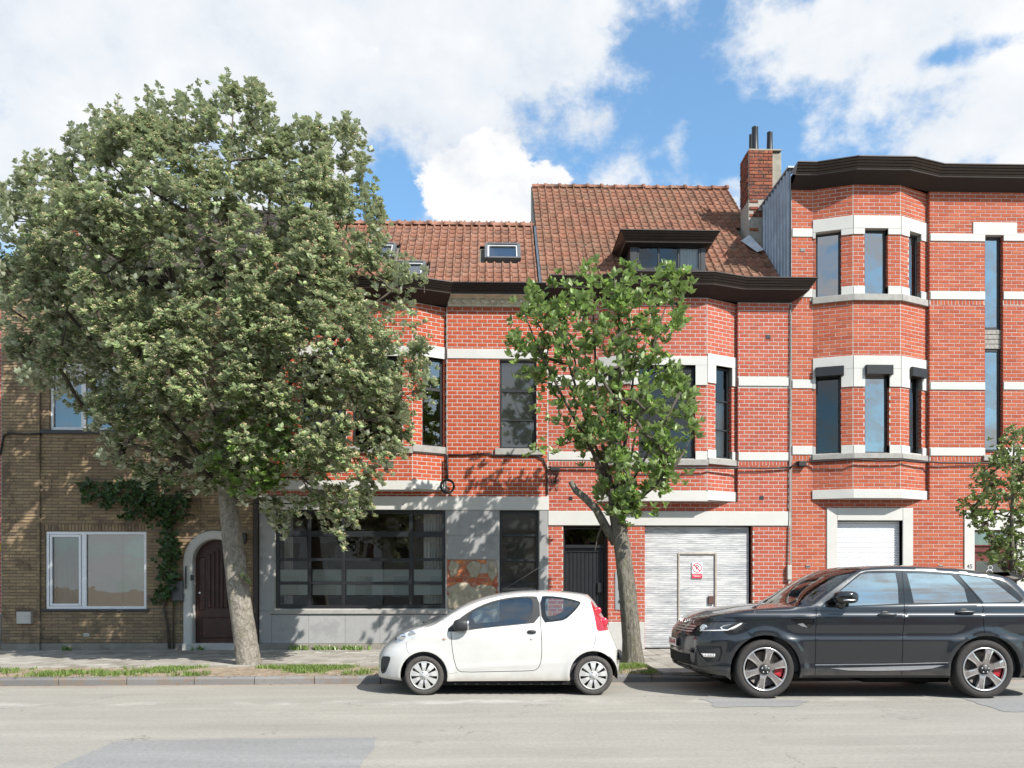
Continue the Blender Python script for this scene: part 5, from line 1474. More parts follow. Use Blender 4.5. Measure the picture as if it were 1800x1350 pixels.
class Car:
    def __init__(s, name, label, Ds, pref, hw):
        s.Ds, s.pref, s.hw = Ds, pref, hw
        p = at_depth(pref, HZ, Ds); s.root = empty(name, (p.x, p.y, 0), -TH); tag(s.root, label, 'car', 'cars parked along the kerb')
    def cv(s, px, py, dy=0.0):
        return (((px - 900) * (s.Ds + dy) - (s.pref - 900) * s.Ds) / F, CH - (py - HZ) * (s.Ds + dy) / F)
    def L(s, pts, dy=0.0): return [s.cv(p[0], p[1], p[2] if len(p) > 2 else dy) for p in pts]
    def y(s, x, z): return s.hw - float(s.W(np.array([x]), np.array([z]))[0])
    def normal(s, x, z, e=.004):
        g = lambda a, b: s.W(a, b)
        wx = (g(x + e, z) - g(x - e, z)) / (2 * e); wz = (g(x, z + e) - g(x, z - e)) / (2 * e)
        wx = np.clip(wx, -30, 30); wz = np.clip(wz, -30, 30)
        n = np.stack([-wx, -np.ones_like(wx), -wz], 1)
        return n / np.linalg.norm(n, axis=1)[:, None]
    def skin(s, outline, regions, step=.035):
        """regions: (name, polygon, material, recess, merge)"""
        polys = [resample(outline, step)] + [resample(r_[1], .03) for r_ in regions]
        verts = []; faces = []
        for P in polys:
            faces.append(list(range(len(verts), len(verts) + len(P)))); verts += P
        segs = []
        for P in polys:
            A = np.array(P); segs += list(zip(A, np.roll(A, -1, 0)))
        O = np.array(polys[0])
        iso = []
        xs_ = np.arange(O[:, 0].min() + .02, O[:, 0].max() - .02, .04)
        for t_ in (0.0, .12, .3, .55, .8, .94):
            run = []
            za_, zb_ = s.zsh(xs_), s.zsil(xs_); Q_ = np.stack([xs_, za_ + (zb_ - za_) * t_], 1)
            okv = (zb_ - za_ > (.012 if t_ in (0.0, .55) else .035)) & inside(polys[0], Q_)
            for xx, q, ok in zip(xs_, Q_, okv):
                if ok: run.append(tuple(q))
                if (not ok or xx == xs_[-1]) and run:
                    if len(run) > 1: iso.append(run)
                    run = []
        for r_ in iso: segs += list(zip(np.array(r_[:-1]), np.array(r_[1:])))
        # extra rings just inside the outline, where the surface turns away fastest
        ctr = np.roll(O, -1, 0) - np.roll(O, 1, 0); nrm = np.stack([-ctr[:, 1], ctr[:, 0]], 1); nrm /= np.linalg.norm(nrm, axis=1)[:, None] + 1e-9
        if not inside(polys[0], O[:1] + nrm[:1] * .01)[0]: nrm = -nrm
        ex = [O + nrm * d for d in (.004, .010, .02)]
        gx = np.arange(O[:, 0].min(), O[:, 0].max(), step); gz = np.arange(O[:, 1].min(), O[:, 1].max(), step)
        G = np.array([(a + (step / 2 if j % 2 else 0), b) for j, b in enumerate(gz) for a in gx])
        G = G[inside(polys[0], G)]; G = G[seg_dist(G, segs) > .016]
        E = np.concatenate(ex); E = E[inside(polys[0], E)]
        keep = seg_dist(E, segs) > .0032; E = E[keep]
        G = G[np.array([True] * len(G))]
        allp = [Vector(v) for v in verts] + [Vector(v) for v in G] + [Vector(v) for v in E]
        edges = [(f[i], f[(i + 1) % len(f)]) for f in faces for i in range(len(f))]
        for r_ in iso:
            n0 = len(allp); allp += [Vector(q) for q in r_]; edges += [(n0 + i, n0 + i + 1) for i in range(len(r_) - 1)]
        V2, _, Ft, _, _, _ = delaunay_2d_cdt(allp, edges, [], 0, 1e-5)
        V2 = np.array([v[:] for v in V2]); x, z = V2[:, 0], V2[:, 1]
        Wv = s.W(x, z); N = s.normal(x, z)
        groups = {}
        cen = np.array([V2[list(f)].mean(0) for f in Ft]); cls = np.full(len(Ft), -1)
        for k, P in enumerate(polys):
            m_ = inside(P, cen)
            cls[m_ & ((cls >= 0) | (k == 0))] = k
        for f, k in zip(Ft, cls):
            if k >= 0: groups.setdefault(int(k), []).append(list(f))
        made = []
        for k, fl in sorted(groups.items()):
            name, mat, rec, merge = ('body', s.body_mat, 0.0, True) if k == 0 else (regions[k - 1][0], regions[k - 1][2], regions[k - 1][3], regions[k - 1][4])
            idx = sorted({i for f in fl for i in f}); mp = {i: j for j, i in enumerate(idx)}
            near = [(x[i], s.hw - Wv[i] + rec, z[i]) for i in idx]; far = [(a, 2 * s.hw - b, c) for a, b, c in near]
            nn = [N[i] for i in idx]; nf = [(a, -b, c) for a, b, c in nn]
            fn = []
            for f in fl:
                a, b, c = (V2[i] for i in f)
                ccw = (b[0] - a[0]) * (c[1] - a[1]) - (b[1] - a[1]) * (c[0] - a[0]) > 0
                q = [mp[i] for i in f]; fn.append(q if ccw else q[::-1])
            ff = [q[::-1] for q in fn]; n = len(idx)
            jobs = [(near + far, fn + [[i + n for i in q] for q in ff], nn + nf)] if merge else [(near, fn, nn), (far, ff, nf)]
            for (vv, fc, no) in jobs:
                me = bpy.data.meshes.new(name); me.from_pydata([tuple(map(float, v)) for v in vv], [], fc); me.materials.append(mat)
                me.polygons.foreach_set('use_smooth', [True] * len(me.polygons)); me.update()
                me.normals_split_custom_set_from_vertices([tuple(map(float, q)) for q in no])
                made.append(new_obj(name, me, None, s.root, False))
        return made
    def part(s, mb, name, mat, parent=None, smooth=True): return mb.build(name, mat, parent or s.root, smooth, False)
    def blob(s, name, c, r_, mat, e1=.8, e2=.8, n=18, parent=None, rot=None):
        mb = MB(); sg = lambda v, e: math.copysign(abs(v) ** e, v); vs = []; fs = []; m = n // 2
        for i in range(m + 1):
            ph = -math.pi / 2 + math.pi * i / m
            for j in range(n):
                th = 2 * math.pi * j / n
                v = Vector((r_[0] * sg(math.cos(ph), e1) * sg(math.cos(th), e2), r_[1] * sg(math.cos(ph), e1) * sg(math.sin(th), e2), r_[2] * sg(math.sin(ph), e1)))
                if rot: v = rot @ v
                vs.append(Vector(c) + v)
        for i in range(m):
            for j in range(n): fs.append((i * n + j, i * n + (j + 1) % n, (i + 1) * n + (j + 1) % n, (i + 1) * n + j))
        mb.add(vs, fs); return s.part(mb, name, mat, parent)
    def front(s, yc, z):
        lo, hi = s.xn(z) + 1e-4, s.xn(z) + 1.2
        for _ in range(40):
            mid = (lo + hi) / 2
            if float(s.W(np.array([mid]), np.array([z]))[0]) < abs(yc): lo = mid
            else: hi = mid
        return (lo + hi) / 2
    def front_patch(s, name, y0, y1, z0, z1, mat, off=.006, n=14, m=6, flat=False, parent=None):
        mb = MB(); vs = []
        for j in range(m + 1):
            zz = z0 + (z1 - z0) * j / m
            for i in range(n + 1):
                yy = y0 + (y1 - y0) * i / n; xx = s.front(0 if flat else yy, (z0 + z1) / 2 if flat else zz) - off; vs.append((xx, s.hw + yy, zz))
        mb.add(vs, [(j * (n + 1) + i, (j + 1) * (n + 1) + i, (j + 1) * (n + 1) + i + 1, j * (n + 1) + i + 1) for j in range(m) for i in range(n)]); return s.part(mb, name, mat, parent)
    def wheel(s, cx, r_, rim, wdt, nsp, style, far=False):
        y0 = (2 * s.hw - .025) if far else .025; ax = Vector((0, 1, 0)) if far else Vector((0, -1, 0)); c = (cx, y0, r_)
        ref = Vector((1, 0, 0)); wob = MB()
        wob.lathe([(rim * .98, -.03), (rim * .96, -.06), (rim * .92, -wdt * .8), (rim * .2, -wdt * .8)], c, ax, ref, 40)
        wh = s.part(wob, 'wheel', MATS['well_black'])
        mb = MB(); sw = r_ - rim
        prof = [(rim * .99, -.045), (rim * 1.0, -.012), (rim + sw * .18, .004), (rim + sw * .5, .010), (rim + sw * .80, .002), (rim + sw * .90, -.008), (r_ - .004, -.026), (r_, -.045), (r_, -wdt + .045), (r_ - .006, -wdt + .02), (rim + sw * .5, -wdt), (rim, -wdt + .03)]
        mb.lathe(prof, c, ax, ref, 56); s.part(mb, 'tyre', MATS['rubber_dusty'] if style == 'hub' else MATS['rubber'], wh)
        if style == 'alloy':       # tread grooves
            mb = MB()
            for k in range(56):
                a = 2 * math.pi * k / 56; d = Vector((math.cos(a), 0, math.sin(a))); b_ = ax.cross(d)
                p = Vector(c) + d * (r_ - .012) - ax * .012
                mb.add([p + b_ * .007, p - b_ * .007, p - b_ * .007 + d * .0125 - ax * .03, p + b_ * .007 + d * .0125 - ax * .03], [(0, 1, 2, 3)])
            s.part(mb, 'tread_block', MATS['rubber'], wh)
        hm = MATS['hub_silver'] if style == 'hub' else MATS['alloy_bright']
        mb = MB(); mb.lathe([(rim * 1.0, -.02), (rim * 1.0, .006), (rim * .965, .010), (rim * .93, .004), (rim * .90, -.03)], c, ax, ref, 56); s.part(mb, 'rim_lip', hm, wh)
        up = Vector((0, 0, 1)); mb = MB(); face = MB()
        for k in range(nsp):
            a = 2 * math.pi * (k + (.25 if style == 'hub' else .25)) / nsp + (.0 if style == 'hub' else .02); d = Vector((math.cos(a), 0, math.sin(a))); b_ = ax.cross(d).normalized()
            if style == 'hub': st_ = [(rim * .26, .075 * rim * 1.0, .012), (rim * .55, .13 * rim, .020), (rim * .93, .20 * rim, .006)]
            else: st_ = [(rim * .20, .17 * rim, -.012), (rim * .45, .125 * rim, .000), (rim * .72, .15 * rim, .004), (rim * .95, .21 * rim, -.002)]
            vs = []; n = len(st_)
            for (q, hw_, o) in st_:
                p = Vector(c) + d * q
                sd = .03 if style != 'hub' else .012
                vs += [p + b_ * hw_ * 1.12 + ax * (o - sd), p + b_ * hw_ + ax * o, p - b_ * hw_ + ax * o, p - b_ * hw_ * 1.12 + ax * (o - sd)]
            fs = []
            for i in range(n - 1):
                for j in range(3): fs.append((i * 4 + j, (i + 1) * 4 + j, (i + 1) * 4 + j + 1, i * 4 + j + 1))
            sp = MB(); sp.add(vs, fs); s.part(sp, 'spoke', hm if style == 'hub' else MATS['alloy'], wh, False)
            if style != 'hub':
                vs = []
                for (q, hw_, o) in st_[1:]:
                    p = Vector(c) + d * q; vs += [p + b_ * hw_ * .98 + ax * (o + .002), p + b_ * hw_ * .55 + ax * (o + .004), p - b_ * hw_ * .55 + ax * (o + .004), p - b_ * hw_ * .98 + ax * (o + .002)]
                sp = MB(); sp.add(vs, [(i * 4 + j, (i + 1) * 4 + j, (i + 1) * 4 + j + 1, i * 4 + j + 1) for i in range(2) for j in (0, 2)]); s.part(sp, 'spoke_face', MATS['alloy_bright'], wh, False)
        mb = MB(); hr = rim * (.34 if style == 'hub' else .23)
        mb.lathe([(hr, -.01), (hr, .010), (hr * .9, .016), (hr * .45, .018), (hr * .4, .024), (0.001, .026)], c, ax, ref, 28); s.part(mb, 'hub', hm if style == 'hub' else MATS['trim_black'], wh)
        for k in range(5 if style != 'hub' else 4):
            a = 2 * math.pi * k / (5 if style != 'hub' else 4) + .3; p = Vector(c) + Vector((math.cos(a), 0, math.sin(a))) * hr * .68
            mb = MB(); mb.lathe([(.010, 0), (.010, .02), (.001, .022)], p, ax, ref, 8); s.part(mb, 'bolt', MATS['brake_disc'] if style == 'hub' else MATS['hub_silver'], wh)
        mb = MB(); mb.lathe([(rim * .80, -.055), (rim * .80, -.065), (rim * .3, -.065)], c, ax, ref, 32); s.part(mb, 'brake_disc', MATS['brake_disc'], wh)
        if style != 'hub':
            mb = MB(); vs = []
            for q in (.50, .86):
                for k in range(6):
                    a = -.45 + .9 * k / 5; vs.append(Vector(c) + Vector((math.cos(a), 0, math.sin(a))) * rim * q - ax * .045)
            mb.add(vs, [(k, k + 1, 7 + k, 6 + k) for k in range(5)]); s.part(mb, 'brake_caliper', MATS['brake_red'], wh)
    def well(s, cx, cz, r_, far=False):
        y0, y1 = (2 * s.hw - .03, 2 * s.hw - .5) if far else (.03, .5)
        mb = MB(); n = 20; vs = []
        for yy in (y0, y1):
            for k in range(n + 1):
                a = math.pi * (1.12 * k / n - .06); vs.append((cx + math.cos(a) * r_, yy, cz + math.sin(a) * r_))
        mb.add(vs, [(k, k + 1, n + 2 + k, n + 1 + k) for k in range(n)]); mb.add([(cx + math.cos(math.pi * (1.12 * k / n - .06)) * r_, y1, cz + math.sin(math.pi * (1.12 * k / n - .06)) * r_) for k in range(n + 1)], [list(range(n + 1))])
        s.part(mb, 'wheel_well', MATS['well_black'])
def arc(c, r_, a0, a1, n=18): return [(c[0] + math.cos(a0 + (a1 - a0) * k / n) * r_, c[1] + math.sin(a0 + (a1 - a0) * k / n) * r_) for k in range(n + 1)]

# ================================================================== small white hatchback
def white_car():
    C = Car('parked_car', 'small white three door hatchback parked in front of the shop window', 10.88, 667, .75)
    C.body_mat = MATS['paint_white']; cv, L = C.cv, C.L
    d = .7
    nose = L([(681, 1196, .2), (671, 1192, .6), (667.5, 1185, d), (667, 1166, d), (668.5, 1148, d), (674, 1137, d), (682, 1129, d), (689, 1119.5, d)])
    top = L([(689, 1119.5, d), (703.8, 1110.6, d), (720, 1103.4, d), (734.7, 1099, d), (747.8, 1096.5, d), (764, 1091.5, .6), (780.4, 1082, .5), (803, 1068.3, .4), (829, 1056, .4), (862, 1046, .4), (894.5, 1040.3, .4), (920, 1038, .4), (948, 1037.3, .4), (990, 1038.8, .4), (1023, 1042.5, .4), (1037, 1045.5, .4)])
    rear = L([(1037, 1045.5, .4), (1047.4, 1058, .45), (1060, 1079, .45), (1072, 1100, .45), (1075, 1110, .45), (1081, 1126, .45), (1087, 1141, .45), (1089.5, 1156, .5), (1089.5, 1174, .5), (1088, 1183, .5), (1083, 1186, .4)])
    fc, rc = cv(745, 1187), cv(1043, 1186)
    C.xn, C.xr = fn_of(nose, 1), fn_of(rear, 1); zsil = fn_of(top, 0)
    nose, top, rear = dense(C.xn, nose, 1), dense(zsil, top, 0), dense(C.xr, rear, 1)
    shd = L([(660, 1160, .1), (690, 1127, .1), (715, 1112, .1), (740, 1104, .1), (760, 1101, .1), (775, 1093, .1), (790, 1083.5, .12), (812, 1070, .15), (835, 1060.5, .15), (865, 1051, .18), (895, 1045.5, .18), (930, 1043, .18), (990, 1044.5, .18), (1025, 1049, .18), (1040, 1056, .2), (1055, 1085, .2), (1095, 1150, .2)])
    zsh0 = fn_of(shd, 0); zsh = lambda x: np.minimum(zsh0(x), zsil(x) - .03)
    sec = hermite([.10, .17, .25, .40, .58, .76, .86, .93, 1.05, 1.25, 1.38, 1.48], [.66, .70, .725, .742, .748, .742, .728, .705, .665, .595, .54, .50])
    xa, xb = cv(667, 0, d)[0], cv(1090, 0, .5)[0]
    def Wf(x, z):
        zs, zt = zsh(x), zsil(x); t = np.clip((z - zs) / np.maximum(zt - zs, .012), 0, 1)
        crown = (1 - t ** 1.5) ** .5
        uf = np.clip((x - C.xn(z)) / .52, 0, 1); ur = np.clip((C.xr(z) - x) / .40, 0, 1)
        plan = (1 - (1 - uf) ** 2.4) ** (1 / 2.4) * (1 - (1 - ur) ** 2.6) ** (1 / 2.6)
        b = sec(z)
        for (cx, cz) in (fc, rc):
            rr = np.hypot(x - cx, z - cz); b = b + .018 * np.exp(-((rr - .34) / .055) ** 2) * (z > .08)
        b = b + .006 * np.exp(-((z - (.40 + .05 * (x - 1.5))) / .035) ** 2) * np.exp(-((x - 1.7) / .9) ** 4)
        return np.maximum(b * plan * crown, 0)
    C.W = Wf; C.zsh, C.zsil = zsh, zsil
    ar = .325
    arch_f = arc(fc, ar, math.pi + .28, -.26)   # left to right over the wheel
    arch_r = arc(rc, ar, math.pi + .22, -.10)
    outline = [cv(1001, 1197), cv(787, 1198)] + arch_f[::-1] + [cv(703, 1198), cv(690, 1198, .1)] + nose[1:] + top[1:] + rear[1:] + [cv(1081, 1187)] + arch_r[::-1]
    # window line and panels, traced on the near side
    w1 = smooth_poly(L([(781, 1110.5), (806, 1088), (830, 1071.5), (858, 1059), (888, 1051.5), (915, 1048.5), (932, 1048.2), (948, 1049), (949.5, 1094), (905, 1098.5), (850, 1104), (810, 1109.5)], .08), 1)
    g1 = smooth_poly(L([(820, 1104.5), (821, 1083), (833, 1073.5), (860, 1061.5), (890, 1054), (915, 1051.2), (930, 1051), (936, 1055), (937, 1066), (933.5, 1093.5), (900, 1097.5), (850, 1102.5)], .09), 1)
    w2 = smooth_poly(L([(949.5, 1048.5), (965, 1047.5), (990, 1050), (1013, 1055), (1023, 1058.5), (1020, 1064), (1008, 1077), (993, 1090), (975, 1092.5), (952, 1095)], .09), 1)
    g2 = smooth_poly(L([(958.5, 1053.5), (966, 1051.5), (990, 1053.5), (1015, 1059), (1019, 1061), (1004, 1076), (990, 1086.5), (977, 1089), (965, 1090), (959, 1080)], .095), 1)
    dseam = smooth_line(L([(949.3, 1049, .1), (950, 1092, .06), (952, 1120), (952.5, 1150), (950, 1168), (944, 1177), (935, 1179.5), (880, 1180.5), (812, 1182), (804, 1178), (799, 1165), (794.5, 1140), (793, 1111, .04)]), 1)
    door = smooth_poly(dseam[::3] + [], 0)
    head = smooth_poly(L([(683.5, 1129.5), (692, 1120), (706, 1112), (722, 1106.5), (742, 1104.5), (744.5, 1106.5), (738, 1114), (726, 1121), (714, 1126.5), (699, 1129.5)], .12), 1)
    low = smooth_poly(L([(669, 1170), (671, 1155), (676, 1152.5), (688.5, 1152), (690, 1156), (684, 1172), (679, 1182), (670, 1184.5)], .25), 1)
    tail = smooth_poly(L([(1039.5, 1054.5), (1046, 1060), (1056, 1073), (1063, 1084), (1071, 1099), (1073, 1108), (1062, 1108.5), (1047.5, 1109), (1046.5, 1095), (1044, 1078)], .16), 1)
    bs1 = ribbon(L([(1046.8, 1109, .1), (1046, 1125, .05), (1043, 1139)]), .006); bs2 = ribbon(smooth_line(L([(1046.5, 1126, .1), (1060, 1125.5, .1), (1065, 1122, .12), (1066, 1109.5, .15)]), 1), .005)
    fsm = ribbon(smooth_line(L([(715, 1127.5, .06), (714, 1140), (720, 1150)]), 1), .005)
    hsm = ribbon(smooth_line(L([(744, 1105, .1), (752, 1101.5, .1), (762, 1098, .1), (776, 1088, .1), (787, 1094, .08)]), 1), .005)
    ssm = ribbon(L([(787.5, 1185), (804, 1182.5)]), .004); roofs = ribbon(smooth_line(L([(800, 1077, .12), (835, 1058.5, .16), (870, 1048.5, .18), (905, 1044.5, .18), (940, 1043.8, .18), (947, 1047, .12)]), 1), .005)
    TB, SG = MATS['trim_black'], MATS['seam_grey']
    regs = [('door', dseam, MATS['paint_white'], 0.0, False), ('seam', ribbon(dseam, .009), SG, .004, False),
            ('window_surround', w1, TB, .003, False), ('window_surround', w2, MATS['trim_gloss'], .003, False),
            ('window', g1, MATS['car_glass'], .010, False), ('quarter_window', g2, MATS['car_glass'], .006, False),
            ('headlight', head, MATS['lamp_silver'], .002, False), ('bumper_grille', low, TB, .008, False), ('taillight', tail, MATS['lamp_red'], .0, False),
            ('seam', bs1, SG, .003, False), ('seam', bs2, SG, .003, False), ('seam', fsm, SG, .003, False), ('seam', hsm, SG, .003, False), ('seam', ssm, SG, .003, False), ('seam', roofs, SG, .003, False)]
    C.skin(outline, regs)
    for far in (False, True):
        for cc in (fc, rc): C.wheel(cc[0], .274, .193, .155, 9, 'hub', far); C.well(cc[0], cc[1], ar + .012, far)
    # fittings on the near side
    def on(px, py, dy=.02, out=0.0):
        x, z = cv(px, py, dy); return (x, C.y(x, z) - out, z)
    C.blob('wing_mirror', on(811, 1099, -.05, .10), (.115, .075, .085), TB, .8, .8)
    C.blob('mirror_glass', on(822.5, 1098.5, -.05, .10), (.018, .06, .068), MATS['chrome_trim'], .8, .8)
    C.blob('door_handle', on(934.5, 1111, 0, .006), (.062, .020, .026), TB, .7, .9); C.blob('keyhole', on(934, 1123.5, 0, .0), (.013, .008, .013), MATS['badge_silver'])
    C.blob('side_repeater', on(780.5, 1123.5, 0, .001), (.026, .010, .016), MATS['lamp_chrome']); C.blob('side_repeater_lens', on(780.5, 1123.5, 0, .007), (.014, .008, .009), MATS['lamp_amber'])
    for (px, py, rx, rz, mt) in ((710, 1119, .06, .045, 'lamp_chrome'), (727, 1112, .055, .03, 'lamp_chrome'), (696, 1124, .03, .02, 'lamp_dark')):
        C.blob('lamp_reflector', on(px, py, .12, -.012), (rx, .03, rz), MATS[mt])
    for (px, py, rx, rz) in ((1053, 1074, .055, .05), (1062, 1094, .065, .065)): C.blob('lamp_reflector', on(px, py, .16, -.024), (rx, .032, rz), MATS['lamp_red_bright'])
    C.blob('fog_lamp', on(675.5, 1174.5, .3, .0), (.02, .02, .028), MATS['well_black'])
    mb = MB(); p = [(cv(748, 1095, .6)[0], .35, cv(748, 1095.5, .6)[1] + .02), (cv(757, 1093, .6)[0], .45, cv(757, 1092.6, .6)[1] + .03), (cv(771, 1086, .6)[0], .7, cv(771, 1087.5, .6)[1] + .03)]
    mb.tube(p, .013, 6); C.part(mb, 'wiper', TB)
    mb = MB(); a = cv(878, 1041, .6); b_ = cv(955, 993, .6); mb.tube([(a[0], .62, a[1]), (b_[0], .62, b_[1])], .004, 5); C.part(mb, 'aerial', TB)
    mb = MB(); x_, z_ = cv(1090, 1150, .4); C.blob('rubbing_strip', (cv(1088.6, 1151, .35)[0], .33, cv(1088, 1151, .35)[1]), (.02, .2, .07), TB, .6, .6)
    # interior
    mb = MB(); mb.box(.35, 3.0, .10, 1.40, .16, .62, .04); mb.box(.75, 1.15, .12, 1.38, .60, .84, .05); C.part(mb, 'interior', MATS['seat_grey'], smooth=False)
    for yy in (.18, .84):
        mb = MB(); mb.box(1.72, 2.2, yy, yy + .46, .45, .66, .06); C.part(mb, 'seat', MATS['seat_grey'], smooth=False)
        sb = MB(); sb.box(2.12, 2.27, yy + .02, yy + .44, .60, 1.10, .06); sb.box(2.17, 2.27, yy + .12, yy + .34, 1.12, 1.27, .04); C.part(sb, 'seat_back', MATS['seat_grey'], smooth=False)
    mb = MB(); mb.box(2.78, 2.95, .16, 1.34, .5, 1.0, .06); C.part(mb, 'rear_bench', MATS['seat_grey'], smooth=False)
    mb = MB(); ax = Vector((.88, 0, .47)).normalized(); mb.tube([Vector((1.32, .42, .88)) + (Vector((0, 1, 0)) * math.cos(a) + ax.cross(Vector((0, 1, 0))) * math.sin(a)) * .175 for a in np.linspace(0, 2 * math.pi, 25)], .013, 6); mb.tube([(1.32, .42, .88), (1.1, .42, .78)], .03, 6); C.part(mb, 'steering_wheel', TB)
    mb = MB(); mb.box(.35, 3.05, .08, 1.42, .14, .20); C.part(mb, 'underbody', MATS['well_black'], smooth=False)
    mb = MB(); x0, x1 = cv(790, 0)[0], cv(1000, 0)[0]
    for k in range(11):
        xx = x0 + (x1 - x0) * (k + .5) / 11; mb.box(xx - .012, xx + .012, .04, .07, .145, .165)
    C.part(mb, 'sill_plug', MATS['seam_black'], smooth=False)
    return C
white_car()

# ================================================================== dark grey estate / off-roader
def dark_suv():
    C = Car('parked_car', 'dark grey off road estate car parked in front of the garage door', 10.55, 1188, .955)
    C.body_mat = MATS['paint_dark']; cv, L = C.cv, C.L
    d = .95; z0 = .335
    nose = [(cv(1200, 0, d)[0], z0)] + L([(1190, 1168, d), (1186.5, 1158, d), (1185.3, 1136, d), (1187, 1113, d), (1190, 1107, d), (1199, 1095, d), (1207, 1085.5, d)])
    top = L([(1207, 1085.5, d), (1222, 1079, d), (1243, 1073.2, d), (1284.5, 1066.2, d), (1326, 1062.4, d), (1348.8, 1060.5, d), (1367.5, 1049.5, .9), (1394.4, 1030, .85), (1425.6, 1012.5, .8), (1454.6, 1002, .7), (1500, 995.5, .6), (1540, 992.8, .6), (1568, 992, .6), (1605, 992.8, .6), (1667.5, 996, .6), (1709, 1001, .6), (1750.5, 1007.2, .6), (1776, 1012, .6)])
    rear = L([(1776, 1012, .6), (1790, 1028, .6), (1801, 1043, .6), (1812, 1063, .6), (1822, 1086, .6), (1829, 1110, .7), (1831, 1140, .7), (1830, 1170, .7), (1824, 1183, .7)])
    fc, rc = cv(1346, 1178.5), cv(1733, 1179.5)
    C.xn, C.xr = fn_of(nose, 1), fn_of(rear, 1); zsil = fn_of(top, 0)
    nose, top, rear = dense(C.xn, nose, 1), dense(zsil, top, 0), dense(C.xr, rear, 1)
    zsh0 = fn_of(L([(1180, 1105, .1), (1212, 1090, .1), (1240, 1082, .08), (1268, 1077, .06), (1318, 1071.5, .05), (1380, 1068.3, .05), (1415, 1067.5, .06), (1424, 1066, .08), (1450, 1047.5, .12), (1480, 1025, .16), (1500, 1010, .2), (1518, 1001.5, .22), (1545, 997.6, .24), (1568, 996.6, .24), (1605, 997.2, .24), (1667, 1000.5, .24), (1709, 1005.5, .24), (1750, 1012.5, .24), (1772, 1018, .24), (1800, 1050, .24), (1830, 1100, .24)]), 0); zsh = lambda x: np.minimum(zsh0(x), zsil(x) - .032)
    sec = hermite([.18, .27, .33, .40, .48, .62, .78, .85, .98, 1.085, 1.13, 1.22, 1.27, 1.45, 1.65, 1.85], [.86, .905, .925, .938, .932, .944, .950, .936, .940, .938, .918, .905, .885, .825, .745, .66])
    def Wf(x, z):
        zs, zt = zsh(x), zsil(x); t = np.clip((z - zs) / np.maximum(zt - zs, .012), 0, 1)
        crown = (1 - t ** 1.6) ** .5
        uf = np.clip((x - C.xn(z)) / .62, 0, 1); ur = np.clip((C.xr(z) - x) / .5, 0, 1)
        plan = (1 - (1 - uf) ** 2.7) ** (1 / 2.7) * (1 - (1 - ur) ** 2.7) ** (1 / 2.7)
        b = sec(z)
        for (cx, cz) in (fc, rc):
            rr = np.hypot(x - cx, z - cz); b = b + .020 * np.exp(-((rr - .50) / .07) ** 2) * (z > .1)
        return np.maximum(b * plan * crown, 0)
    C.W = Wf; C.zsh, C.zsil = zsh, zsil
    ar = .468
    xb = rear[-1][0]
    arch_f = arc(fc, ar, math.pi + .30, -.22); arch_r = arc(rc, ar, math.pi + .22, -.22)
    outline = [cv(1674, 1191.5), cv(1411, 1191.5)] + arch_f[::-1] + [(arch_f[0][0] - .02, .262), (nose[0][0] + .38, .30), (nose[0][0] + .12, z0)] + nose + top[1:] + rear[1:] + [(xb - .1, .36), (arch_r[-1][0] + .06, .32)] + arch_r[::-1]
    GL, SB, TG = MATS['suv_glass'], MATS['seam_black'], MATS['trim_gloss']
    green = smooth_poly(L([(1437, 1067.5), (1470, 1041), (1500, 1018), (1519, 1004.5), (1545, 1002.4), (1590, 1002.2), (1640, 1004), (1690, 1008), (1735, 1014), (1765, 1020), (1782, 1036), (1797, 1060), (1750, 1061), (1650, 1062.3), (1560, 1064)], .16), 1)
    wf = smooth_poly(L([(1441, 1065.8), (1470, 1043), (1502, 1019.5), (1518, 1008.6), (1530, 1007.2), (1578.5, 1006.8), (1578, 1030), (1574.5, 1060.5), (1530, 1063)], .16), 0)
    wr = L([(1598, 1007), (1640, 1008), (1676.5, 1010.5), (1694, 1034), (1695.5, 1058), (1640, 1059.5), (1601, 1060.2)], .16)
    wq = smooth_poly(L([(1689, 1010.5), (1715, 1013), (1743, 1017), (1760, 1033), (1786, 1057.5), (1755, 1058.2), (1723, 1059)], .16), 0)
    ws = L([(1352, 1061.2, .9), (1368, 1051, .86), (1395, 1031.5, .8), (1426, 1014.2, .74), (1455, 1004, .62), (1485, 999.8, .55), (1508, 1001.2, .3), (1496, 1010.5, .22), (1478, 1024, .18), (1450, 1044.8, .14), (1425, 1063.5, .10), (1412, 1065, .25), (1385, 1064.8, .5)])
    fdoor = smooth_line(L([(1587.6, 1003.5, .2), (1587.6, 1060, .1), (1587.4, 1120), (1587.2, 1180), (1586, 1187.5)]), 0)
    s1 = ribbon(fdoor, .008)
    fd_poly = L([(1434, 1068.5, .06), (1466, 1043.5, .16), (1516, 1005, .2), (1587, 1003.5, .2), (1587, 1187.5), (1434, 1190)])
    rd_poly = L([(1588, 1003.5, .2), (1640, 1004.5, .2), (1684, 1008, .2), (1720, 1057, .12), (1729, 1068, .05), (1730, 1085), (1730.3, 1112), (1706, 1119), (1684, 1140), (1673, 1170), (1668, 1187.5), (1588, 1187.5)])
    s2 = ribbon(L([(1434, 1068.5, .06), (1434, 1120), (1434, 1190)]), .008)
    s3 = ribbon(smooth_line(L([(1684, 1008, .2), (1702, 1033, .16), (1720, 1057, .12), (1728, 1066, .06), (1730, 1078), (1730.5, 1112)]), 1), .008)
    hood = ribbon(smooth_line(L([(1215, 1094, .3), (1250, 1092.5, .12), (1310, 1091.5, .04), (1385, 1087.5, .02), (1434, 1083.2, .02)]), 1), .008)
    hl = smooth_poly(L([(1227, 1101), (1236, 1094.8), (1262, 1092.8), (1307, 1092), (1309, 1094), (1296, 1101), (1284, 1107.5), (1275, 1109), (1250, 1109.8), (1228, 1110.3)], .18), 1)
